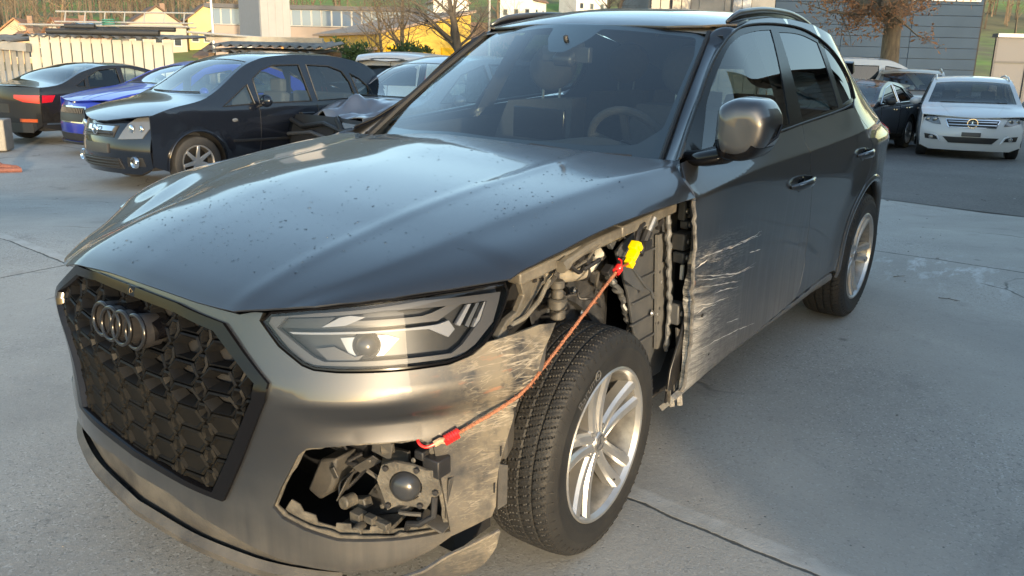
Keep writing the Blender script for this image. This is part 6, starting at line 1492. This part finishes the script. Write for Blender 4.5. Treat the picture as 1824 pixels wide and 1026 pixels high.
    for x in (-.36, .36):
        s_ = MB(); s_.box((x, c1+.25, .55), (.48, .5, .3)); s_.box((x, c1+.52, .85), (.46, .14, .55), Matrix.Rotation(-.2, 3, 'X')); sh_ = s_.build('seat', m_cabin, r, bevel=.04); MB().box((x, c1+.60, 1.20), (.26, .10, .18)).build('headrest', m_cabin, sh_, bevel=.03)
    MB().box((0, c2-.25, .80), (HW*1.45, .16, .6)).build('rear_seat', m_cabin, r, bevel=.04)
    return r
def emblem_star(z, R_, x=0.):
    def f(par, fo):
        c = fo(.035)(x, z); MB().lathe([(0, .0), (R_, 0), (R_, .02)], 24, Matrix.Translation(c) @ Matrix.Rotation(math.radians(90), 4, 'X')).build('badge_disc', m_trimk, par)
        b = MB(); b.tube([c+Vector((R_*math.cos(a), -.004, R_*math.sin(a))) for a in np.linspace(0, 2*math.pi, 25)[:-1]], R_*.10, 6, closed=True)
        for k in range(3):
            a = math.radians(90+120*k); d = Vector((math.cos(a), 0, math.sin(a))); e = Vector((-math.sin(a), 0, math.cos(a))); k0 = c+Vector((0, -.006, 0)); b.add([k0+Vector((0, -.012, 0)), k0+e*R_*.16, k0+d*R_*.95, k0-e*R_*.16], [(0, 1, 2), (0, 2, 3)])
        b.build('star_badge', m_cchr, par, smooth=False)
    return f
def emblem_bolt(z, R_):
    def f(par, fo):
        c = fo(.05)(0, z); b = MB(); b.tube([c+Vector((R_*math.cos(a), 0, R_*math.sin(a))) for a in np.linspace(0, 2*math.pi, 25)[:-1]], R_*.14, 6, closed=True)
        V = [(-1.5, -.02), (-.1, .28), (.12, .10), (1.5, .06), (.1, -.28), (-.12, -.08)]; b.prism(V, lambda p, d: c+Vector((p[0]*R_*.85, d, p[1]*R_)), -.012, .0); b.build('lightning_badge', m_cchr, par, angle=30)
    return f
def fog_ring(x, z, R_, m):
    def f(par, fo):
        for s in (1, -1):
            c = fo(.02)(s*x, z); mw = Matrix.Translation(c) @ Matrix.Rotation(math.radians(90), 4, 'X'); q = MB().lathe([(R_*.6, -.01), (R_*.7, .004), (R_, .016), (R_*1.12, .006), (R_*1.15, -.02)], 20, mw).build('fog_lamp', m, par); MB().lathe([(0, .0), (R_*.62, -.004)], 20, mw).build('fog_lens', m_lampw, q)
    return f
def band(x0, x1, z0, z1, s=0.): return [(x0, z0), (x1, z0+s), (x1, z1+s), (x0, z1)]
# --- black minivan (left)
P_blk = mat('black_car_paint', (.008, .011, .019), .18, .3, .7); P_blu = mat('blue_car_paint', (.015, .035, .36), .3, .45, .65); P_gry = mat('mid_grey_car_paint', (.19, .195, .22), .3, .55, .65); P_wht = mat('white_car_paint', (.50, .51, .52), .3, 0, .65); P_bei = mat('beige_car_paint', (.34, .29, .23), .32, .5, .65)
def lamp_extra(cx, cz, m=None):
    def f(par, fo):
        for s in (1, -1):
            for dx, R_ in ((-.06, .055), (.06, .045)):
                MB().ball(fo(.012)(s*(cx+dx), cz), R_, 14, 8, (1, .35, 1)).build('lamp_bulb', m or m_cchr, par)
    return f
S_mini = dict(L=4.05, hw=.845, R=.315, wy=(.82, 3.45), belt=lambda y: .945+.035*(y-1)/2.5, crown=.04, bow=.26, tum=.36, lip=True, strip=.55, repeater=(1.33, .80), mirror=(1.72, .98), mirror_m=P_blk, paint=P_blk,
    top=[(0, .76), (.15, .86), (.5, .99), (.95, 1.09), (1.1, 1.16), (1.72, 1.53), (2.0, 1.605), (2.5, 1.64), (3.0, 1.635), (3.45, 1.58), (3.75, 1.47), (3.95, 1.2), (4.05, 1.0)], cowl=.96, header=1.74, rhead=3.60, rdeck=3.93,
    windows=[([(1.19, .965), (1.33, 1.05), (1.60, 1.225), (1.645, .99)], 0), ([(1.72, .995), (1.70, 1.29), (1.86, 1.40), (2.05, 1.46), (2.46, 1.475), (2.53, 1.01)], 0), ([(2.63, 1.015), (2.58, 1.475), (2.95, 1.465), (3.16, 1.40), (3.26, 1.25), (3.30, 1.04)], 0), ([(3.30, 1.37), (3.46, 1.30), (3.60, 1.18), (3.66, 1.07), (3.38, 1.045)], 0)], gaps=(1.66, 2.57), handles=((2.32, .86), (3.15, .88)), handle_m=P_blk,
    front=dict(pieces=[('grille', m_trimk, [(-.33, .62), (.33, .62), (.36, .755), (-.36, .755)], .012, False), ('grille_bar', m_cchr, [(-.31, .69), (.31, .69), (.335, .745), (-.335, .745)], .03, False), ('headlight', m_lampw, [(.42, .60), (.72, .62), (.80, .80), (.71, .875), (.60, .865), (.50, .78)], .015, True), ('lower_intake', m_trimk, [(-.46, .26), (.46, .26), (.42, .38), (-.42, .38)], .012, False), ('number_plate', m_plate, band(-.26, .26, .435, .545), .02, False), ('fog_recess', m_trimk, [(.52, .29), (.74, .30), (.72, .40), (.54, .40)], .008, True)],
               bars=[('grille_slat', m_trimk, [(x, .66) for x in np.linspace(-.31, .31, 9)], .010, .03)]+[('intake_slat', m_trimk, [(x, z) for x in np.linspace(-.43, .43, 9)], .009, .022) for z in (.29, .325, .36)], extra=[emblem_bolt(.70, .06), fog_ring(.63, .345, .062, m_cchr), lamp_extra(.62, .72)]),
    rear=dict(pieces=[('tail_lamp', m_lampr, [(.58, .80), (.70, .80), (.68, 1.15), (.60, 1.15)], .012, True)]))
car('black_minivan', 'shiny black compact minivan with lightning badge, left of the SUV', bgm(-4.95, 9.95, 0, math.radians(-39)), S_mini)
# --- blue hatchback behind it
S_blue = dict(L=4.35, hw=.88, R=.32, wy=(.88, 3.50), belt=.93, crown=.05, bow=.24, tum=.42, mirror=(1.75, .95), paint=P_blu, creases=(.35, .7),
    top=[(0, .82), (.12, .89), (.5, 1.0), (1.15, 1.11), (1.9, 1.42), (2.3, 1.50), (3.0, 1.49), (3.7, 1.30), (4.2, 1.0), (4.35, .92)], cowl=1.15, header=1.95, rhead=3.55, rdeck=4.1,
    windows=[([(1.45, .97), (1.95, 1.27), (2.45, 1.35), (2.5, .98)], 0), ([(2.6, .98), (2.55, 1.35), (3.1, 1.33), (3.5, 1.18), (3.6, .99)], 0)], gaps=(1.6, 2.55), handles=((2.3, .85),),
    front=dict(pieces=[('grille_surround', m_cchr, [(-.40, .52), (.40, .52), (.46, .66), (.40, .775), (.06, .775), (0, .79), (-.06, .775), (-.40, .775), (-.46, .66)], .018, False), ('grille', m_trimk, [(-.375, .54), (.375, .54), (.43, .66), (.375, .755), (-.375, .755), (-.43, .66)], .026, False), ('headlight', m_lampw, [(.48, .66), (.78, .70), (.80, .79), (.50, .775)], .012, True), ('lower_intake', m_trimk, [(-.62, .24), (.62, .24), (.56, .36), (-.56, .36)], .012, False), ('splitter', m_trimk, [(-.75, .19), (.75, .19), (.78, .225), (-.78, .225)], .05, False)],
               bars=[('grille_slat', m_trimk, [(x, .67), (x, .75)], .008, .036) for x in np.linspace(-.36, .36, 17)], extra=[lambda par, fo: MB().ball(fo(.0)(0, .83), .035, 12, 6, (1, .5, 1)).build('badge', m_cchr, par)]),
    rear=dict(pieces=[('tail_lamp', m_lampr, [(.5, .75), (.75, .75), (.75, .9), (.5, .9)], .012, True)]))
car('blue_hatchback', 'bright blue hatchback with slatted grille between minivan and sedan', bgm(-6.98, 13.3, 0, math.radians(-40)), S_blue)
# --- black sedan seen from behind at far left
P_sed = mat('sedan_black_paint', (.020, .020, .022), .2, .5, .65)
S_sed = dict(L=4.62, hw=.91, R=.33, wy=(.90, 3.65), belt=.93, crown=.05, bow=.25, rbow=.26, tum=.50, mirror=(1.75, .95), paint=P_sed, chrome_line=None, spokes=5, rim=m_brimd, rrake=.0,
    top=[(0, .70), (.2, .80), (1.2, 1.0), (2.0, 1.36), (2.4, 1.43), (2.9, 1.425), (3.4, 1.32), (4.0, 1.08), (4.25, 1.045), (4.5, 1.03), (4.62, 1.0)], cowl=1.2, header=2.05, rhead=3.05, rdeck=3.98,
    windows=[([(1.55, .97), (2.1, 1.27), (2.45, 1.34), (2.62, 1.34), (2.66, .98)], 0), ([(2.74, .98), (2.72, 1.335), (3.1, 1.29), (3.38, 1.17), (3.42, .99)], 1), ([(3.48, .995), (3.45, 1.13), (3.66, 1.02)], 1)], gaps=(1.5, 2.7, 3.55), handles=((2.45, .82), (3.3, .84)), handle_m=m_cchr,
    front=dict(pieces=[('grille', m_trimk, [(-.4, .3), (.4, .3), (.4, .68), (-.4, .68)], .01, False), ('headlight', m_lampw, band(.5, .78, .6, .72), .012, True)]),
    rear=dict(pieces=[('tail_lamp', m_lampr, [(.42, .80), (.60, .74), (.86, .72), (.86, .86), (.42, .86)], .015, True), ('rear_reflector', m_lampo, band(.50, .80, .40, .455), .02, True), ('diffuser', m_trimk, band(-.72, .72, .22, .38), .012, False), ('number_plate_recess', m_trimk, band(-.28, .28, .55, .70), .01, False)],
              side_pieces=[('tail_lamp', m_lampr, [(4.10, .86), (4.33, .86), (4.35, .73), (4.17, .745)]), ('exhaust_trim', m_cchr, [(4.02, .36), (4.3, .36), (4.3, .385), (4.02, .385)])]))
car('black_sedan', 'black sedan showing its rear and red tail lamp at left edge', bgm(-6.85, 19.0, 0, math.radians(151)), S_sed)
# --- grey crashed car, hood crumpled
def crumple(p, n):
    k = sstep(1.3, .5, p.y); c = noise.noise(Vector((p.x*1.5, p.y*1.9, 2.2)))*.12+abs(noise.noise(Vector((p.x*2.1+3, p.y*2.4, 7.7))))*.20-.06
    r_ = .14*math.exp(-((p.x-.05)/.09)**2)+.09*math.exp(-((p.x-.42-.2*(p.y-.5))/.06)**2)
    return p+Vector((.05*noise.noise(p*4), .22*k*noise.noise(Vector((p.x*1.3, 1, 5)))+.12*k, k*(c+r_-.05)))
S_gry = dict(L=4.5, hw=.88, R=.32, wy=(.85, 3.50), belt=.98, crown=.05, bow=.22, tum=.40, mirror=(1.70, 1.0), paint=P_gry, hood_post=crumple, front_m=m_trimk,
    top=[(0, .84), (.15, .89), (.6, .97), (1.15, 1.06), (1.95, 1.52), (2.4, 1.64), (3.0, 1.66), (3.8, 1.60), (4.3, 1.35), (4.5, 1.0)], cowl=1.16, header=2.02, rhead=4.0, rdeck=4.4,
    windows=[([(1.48, 1.02), (2.0, 1.38), (2.5, 1.52), (2.55, 1.03)], 0), ([(2.65, 1.03), (2.6, 1.53), (3.5, 1.52), (3.6, 1.04)], 0)], gaps=(1.55, 2.6), handles=((2.3, .9),),
    front=dict(pieces=[('torn_grille', m_void, band(-.45, .45, .45, .75), .02, False), ('headlight', m_lampw, [(.50, .60), (.70, .58), (.76, .78), (.55, .80)], .03, False)], bars=[('loose_trim', m_trimk, [(-.6, .80), (-.1, .72), (.3, .78), (.7, .66)], .03, .06), ('bent_support', m_greyp, [(-.5, .60), (.1, .66), (.6, .55)], .025, .05), ('broken_bracket', m_trimk, [(.45, .85), (.6, .70), (.72, .72)], .03, .05)]),
    rear=dict(pieces=[('tail_lamp', m_lampr, [(.6, .8), (.75, .8), (.7, 1.2), (.6, 1.2)], .012, True)]))
car('crashed_grey_car', 'grey car with crumpled hood parked behind the SUV windscreen', bgm(-2.62, 10.7, 0, math.radians(-42)), S_gry)
# --- white van seen from behind
S_van = dict(L=4.2, hw=.89, R=.31, wy=(.8, 3.4), belt=1.05, crown=.05, bow=.22, rbow=.08, tum=.16, mirror=(1.5, 1.1), paint=P_wht, cat='van',
    top=[(0, .85), (.6, 1.0), (1.0, 1.12), (1.6, 1.62), (2.1, 1.76), (3.2, 1.78), (3.9, 1.74), (4.12, 1.66), (4.2, 1.50)], cowl=1.0, header=1.65, rhead=4.14, rdeck=4.14,
    windows=[([(1.35, 1.1), (1.7, 1.52), (2.2, 1.58), (2.25, 1.1)], 0)], gaps=(1.3, 2.3), handles=((2.1, .95),),
    front=dict(pieces=[('grille', m_trimk, band(-.4, .4, .5, .6), .012, False), ('headlight', m_lampw, band(.5, .75, .62, .85), .012, True)]),
    rear=dict(pieces=[('rear_window', m_cgd, [(-.62, 1.08), (.62, 1.08), (.60, 1.42), (.52, 1.48), (-.52, 1.48), (-.60, 1.42)], .012, False), ('tail_lamp', m_lampr, [(.74, 1.02), (.82, 1.02), (.80, 1.50), (.73, 1.50)], .02, True), ('orange_lamp', m_lampo, [(.745, 1.25), (.81, 1.25), (.80, 1.38), (.74, 1.38)], .026, True), ('brake_light', m_lampr, band(-.10, .10, 1.58, 1.61), .012, False), ('door_seam', m_void, band(-.004, .004, .4, 1.62), .010, False)]))
car('white_van', 'small white delivery van seen from behind over the minivan roof', bgm(-1.72, 22.2, 0, math.radians(166)), S_van)
# --- white compact at right
S_b = dict(L=4.27, hw=.888, R=.315, wy=(.82, 3.60), belt=.98, crown=.045, bow=.24, tum=.34, mirror=(1.45, 1.02), paint=P_wht, pillar_m=P_wht, creases=(.62,), sill=.20,
    top=[(0, .78), (.10, .84), (.45, .95), (.85, 1.04), (.95, 1.07), (1.65, 1.48), (2.0, 1.575), (2.6, 1.605), (3.3, 1.58), (3.9, 1.45), (4.2, 1.1), (4.27, 1.0)], cowl=.90, header=1.70, rhead=3.9, rdeck=4.17, rails=P_wht,
    windows=[([(1.15, 1.02), (1.65, 1.34), (2.1, 1.46), (2.15, 1.03)], 1), ([(2.25, 1.03), (2.2, 1.47), (3.0, 1.46), (3.1, 1.05)], 1), ([(3.2, 1.06), (3.12, 1.45), (3.5, 1.40), (3.8, 1.15)], 1)], gaps=(1.1, 2.2), handles=((1.95, .90), (2.9, .92)),
    front=dict(pieces=[('grille_surround', m_cchr, [(-.40, .625), (.40, .625), (.455, .765), (.44, .785), (-.44, .785), (-.455, .765)], .016, False), ('grille', m_trimk, [(-.385, .635), (.385, .635), (.44, .765), (-.44, .765)], .024, False), ('headlight', m_lampw, [(.52, .665), (.66, .68), (.80, .73), (.76, .855), (.62, .825), (.55, .74)], .014, True), ('lower_intake', m_trimk, [(-.36, .325), (.36, .325), (.47, .44), (-.47, .44)], .012, False), ('fog_recess', m_trimk, [(.50, .37), (.76, .385), (.78, .48), (.60, .455)], .012, True), ('number_plate', m_plate, band(-.16, .16, .455, .535), .022, False)],
               bars=[('grille_slat', m_cchr, [(x, z) for x in np.linspace(-.40, .40, 9)], .014, .034) for z in (.675, .73)]+[('bumper_fin', P_wht, [(.50, .33), (.56, .44), (.62, .47)], .018, .02), ('bumper_fin', P_wht, [(-.50, .33), (-.56, .44), (-.62, .47)], .018, .02)], extra=[emblem_star(.705, .085), fog_ring(.66, .415, .035, m_cchr), lamp_extra(.68, .755, m_lampw)]),
    rear=dict(pieces=[('tail_lamp', m_lampr, band(.6, .78, .8, 1.0), .012, True)]))
car('white_compact', 'white compact car facing the camera at the right edge', bgm(8.45, 15.8, 0, math.radians(-24)) @ Matrix.Diagonal((1, 1, .955, 1)), S_b)
# --- black coupe-like sedan between SUV and the white compact
S_cla = dict(L=4.63, hw=.89, R=.335, wy=(.88, 3.58), belt=.92, crown=.05, bow=.25, tum=.46, mirror=(1.72, .96), mirror_m=m_trimk, paint=P_blk, spokes=10, chrome_line=m_cchr,
    top=[(0, .72), (.2, .82), (1.2, 1.0), (2.0, 1.33), (2.5, 1.43), (3.0, 1.41), (3.6, 1.26), (4.2, 1.04), (4.63, .98)], cowl=1.2, header=2.05, rhead=3.1, rdeck=4.1,
    windows=[([(1.55, .96), (2.1, 1.25), (2.6, 1.34), (2.65, .97)], 1), ([(2.73, .97), (2.70, 1.335), (3.2, 1.27), (3.65, 1.03), (3.5, .985)], 1)], gaps=(1.5, 2.7), handles=((2.42, .84), (3.30, .86)), handle_m=m_cchr,
    front=dict(pieces=[('grille', m_trimk, band(-.4, .4, .45, .65), .012, False), ('headlight', m_lampw, [(.5, .6), (.8, .66), (.8, .76), (.52, .72)], .012, True)], extra=[emblem_star(.56, .09)]),
    rear=dict(pieces=[('tail_lamp', m_lampr, band(.5, .8, .78, .9), .012, True)]))
car('black_coupe', 'black low sedan with chrome handles next to the SUV tail', bgm(5.45, 16.1, 0, math.radians(-40)), S_cla)
# --- beige SUV behind
S_bei = dict(L=4.5, hw=.93, R=.35, wy=(.88, 3.55), belt=1.08, crown=.05, bow=.22, tum=.34, mirror=(1.6, 1.12), paint=P_bei, rails=P_bei, creases=(.6,),
    top=[(0, .88), (.12, .95), (.5, 1.05), (1.15, 1.14), (1.9, 1.58), (2.3, 1.67), (3.0, 1.69), (3.9, 1.62), (4.4, 1.2), (4.5, 1.05)], cowl=1.15, header=1.95, rhead=3.95, rdeck=4.4,
    windows=[([(1.5, 1.12), (1.95, 1.42), (2.45, 1.55), (2.5, 1.13)], 1), ([(2.6, 1.13), (2.55, 1.55), (3.4, 1.53), (3.6, 1.15)], 1)], gaps=(1.5, 2.55), handles=((2.3, 1.0),),
    front=dict(pieces=[('grille', m_trimk, band(-.42, .42, .6, .76), .012, False), ('headlight', m_lampw, [(.46, .74), (.78, .78), (.86, .90), (.60, .88)], .014, True), ('lower_intake', m_trimk, band(-.6, .6, .32, .48), .012, False)]),
    rear=dict(pieces=[('tail_lamp', m_lampr, band(.6, .8, .9, 1.1), .012, True)]))
car('beige_suv', 'beige SUV with roof rails behind the white compact', bgm(9.2, 20.2, 0, math.radians(-24)), S_bei)
# --- white minibus crosswise behind
S_bus = dict(L=5.2, hw=.95, R=.34, wy=(.95, 4.0), belt=1.12, crown=.06, bow=.22, rbow=.1, tum=.18, mirror=(1.5, 1.15), paint=P_wht, cat='van',
    top=[(0, .95), (.5, 1.1), (.95, 1.22), (1.65, 1.78), (2.1, 1.94), (3.5, 1.97), (4.8, 1.94), (5.1, 1.75), (5.2, 1.3)], cowl=.97, header=1.72, rhead=4.9, rdeck=5.12,
    windows=[([(1.3, 1.17), (1.75, 1.68), (2.15, 1.74), (2.2, 1.17)], 1), ([(2.32, 1.17), (2.32, 1.74), (3.5, 1.75), (3.5, 1.17)], 1), ([(3.6, 1.17), (3.6, 1.75), (4.75, 1.74), (4.8, 1.17)], 1)], gaps=(1.25, 2.27, 3.55), handles=((2.0, 1.0),),
    front=dict(pieces=[('grille', m_trimk, band(-.5, .5, .7, .8), .012, False), ('headlight', m_lampw, band(.55, .8, .75, .95), .012, True)]), rear=dict(pieces=[('tail_lamp', m_lampr, band(.75, .85, .8, 1.3), .012, True)]))
car('white_minibus', 'white minibus with dark windows parked crosswise behind the others', bgm(11.9, 23.3, 0, math.radians(82)), S_bus)
# ------------------------------------------------------------ small things on the ground
cr = empty('metal_crate', 'pale grey metal bin with a cap on top at the left edge', 'bin', mw=bgm(-8.55, 13.7, 0, .3)); MB().box((0, 0, .27), (.62, .5, .50)).build('body', mat('bin_grey', (.22, .20, .17), .6, var=.15), cr, bevel=.02); MB().box((.16, -.26, .32), (.08, .02, .16)).build('handle_slot', m_void, cr); MB().ball((-.05, 0, .56), .09, 12, 8, (1, 1, .7)).build('cap', P_wht, cr); MB().tube([(.05, -.1, .55), (.14, -.12, .57), (.2, -.05, .55)], .018, 6).build('hinge_bar', m_greyp, cr)
rh = empty('rusty_hook', 'rust red bent steel hook lying on the concrete at left', 'hook', mw=bgm(-6.75, 11.25, 0, .2)); MB().tube([(-.55, .35, .35), (-.35, .2, .16), (-.15, .05, .07), (.05, 0, .05), (.12, -.05, .03), (-.1, -.10, .03), (-.45, -.12, .03)], .035, 8).build('bent_bar', mat('rusty_red', (.20, .075, .055), .8, var=.3, vscale=20), rh)
hall2 = empty('long_hall', 'long grey hall along the right side that shades the yard', 'building'); MB().box((14.5, 4.6, 2.2), (10, 19.8, 6.0)).build('wall', wallm((.34, .33, .31)), hall2, smooth=False)
rf = MB(); rf.add([(9.1, -5.6, 4.9), (14.5, -5.6, 6.4), (14.5, 14.8, 6.4), (9.1, 14.8, 4.9), (19.9, -5.6, 4.9), (19.9, 14.8, 4.9), (9.1, -5.6, 5.15), (14.5, -5.6, 6.65), (14.5, 14.8, 6.65), (9.1, 14.8, 5.15), (19.9, -5.6, 5.15), (19.9, 14.8, 5.15)], [(0, 1, 2, 3), (1, 4, 5, 2), (6, 9, 8, 7), (7, 8, 11, 10), (0, 3, 9, 6), (4, 10, 11, 5), (0, 6, 7, 1), (1, 7, 10, 4), (3, 2, 8, 9), (2, 5, 11, 8)]); rf.build('roof', roofm((.20, .13, .10)), hall2, smooth=False)
for i in range(6): MB().box((9.46, -3.4+3.0*i, 1.1), (.08, 2.2, 3.0)).build('roller_door', m_greysheet, hall2, smooth=False)
db = MB(); dr = random.Random(3); V = []
for i in range(420):
    if i < 150: u, v = dr.uniform(-3.2, 5.0), dr.uniform(2.2, 9.5)
    else: u, v = dr.uniform(4.6, 12), dr.uniform(9.0, 16.5)
    p = gp(u, v, .006); s = dr.uniform(.003, .011) if i < 150 else dr.uniform(.006, .022)
    if -1.0 < p.x < 1.0 and -1.0 < p.y < 3.8: continue
    q = Matrix.Rotation(dr.uniform(0, 6.28), 3, 'Z'); db.ball(p, s, 6, 3, (dr.uniform(.6, 2.4), .7, .35), q)
tag(db.build('loose_chips', mat('chips', (.30, .29, .28), .8, col2=(.05, .045, .04), vscale=3), None), 'small stones and chips scattered over the ground', 'debris', kind='stuff')
for i, (px_, py_, ang, ln) in enumerate(((2.28, 5.35, .3, .16), (2.60, 5.35, -.6, .10), (1.28, 5.10, .1, .12), (.95, 5.40, .9, .09))):
    tw_ = empty('twig', ['dry twig lying alone right of the rear wheel', 'short twig furthest right on the concrete', 'thin twig on the concrete close behind the rear wheel', 'tiny twig nearest the SUV tail'][i], 'twig', 'twigs on the concrete', Matrix.Translation((px_, py_-1.6, .006))); c, s = math.cos(ang), math.sin(ang)
    MB().tube([(0, 0, .0), (ln*.4*c+.008, ln*.4*s, .004), (ln*c, ln*s, .001)], [.0025, .002, .001], 5).build('stem', m_bark2, tw_); MB().tube([(ln*.4*c, ln*.4*s, .004), (ln*.55*c-.02*s, ln*.55*s+.02*c, .005)], .0012, 4).build('side_shoot', m_bark2, tw_)
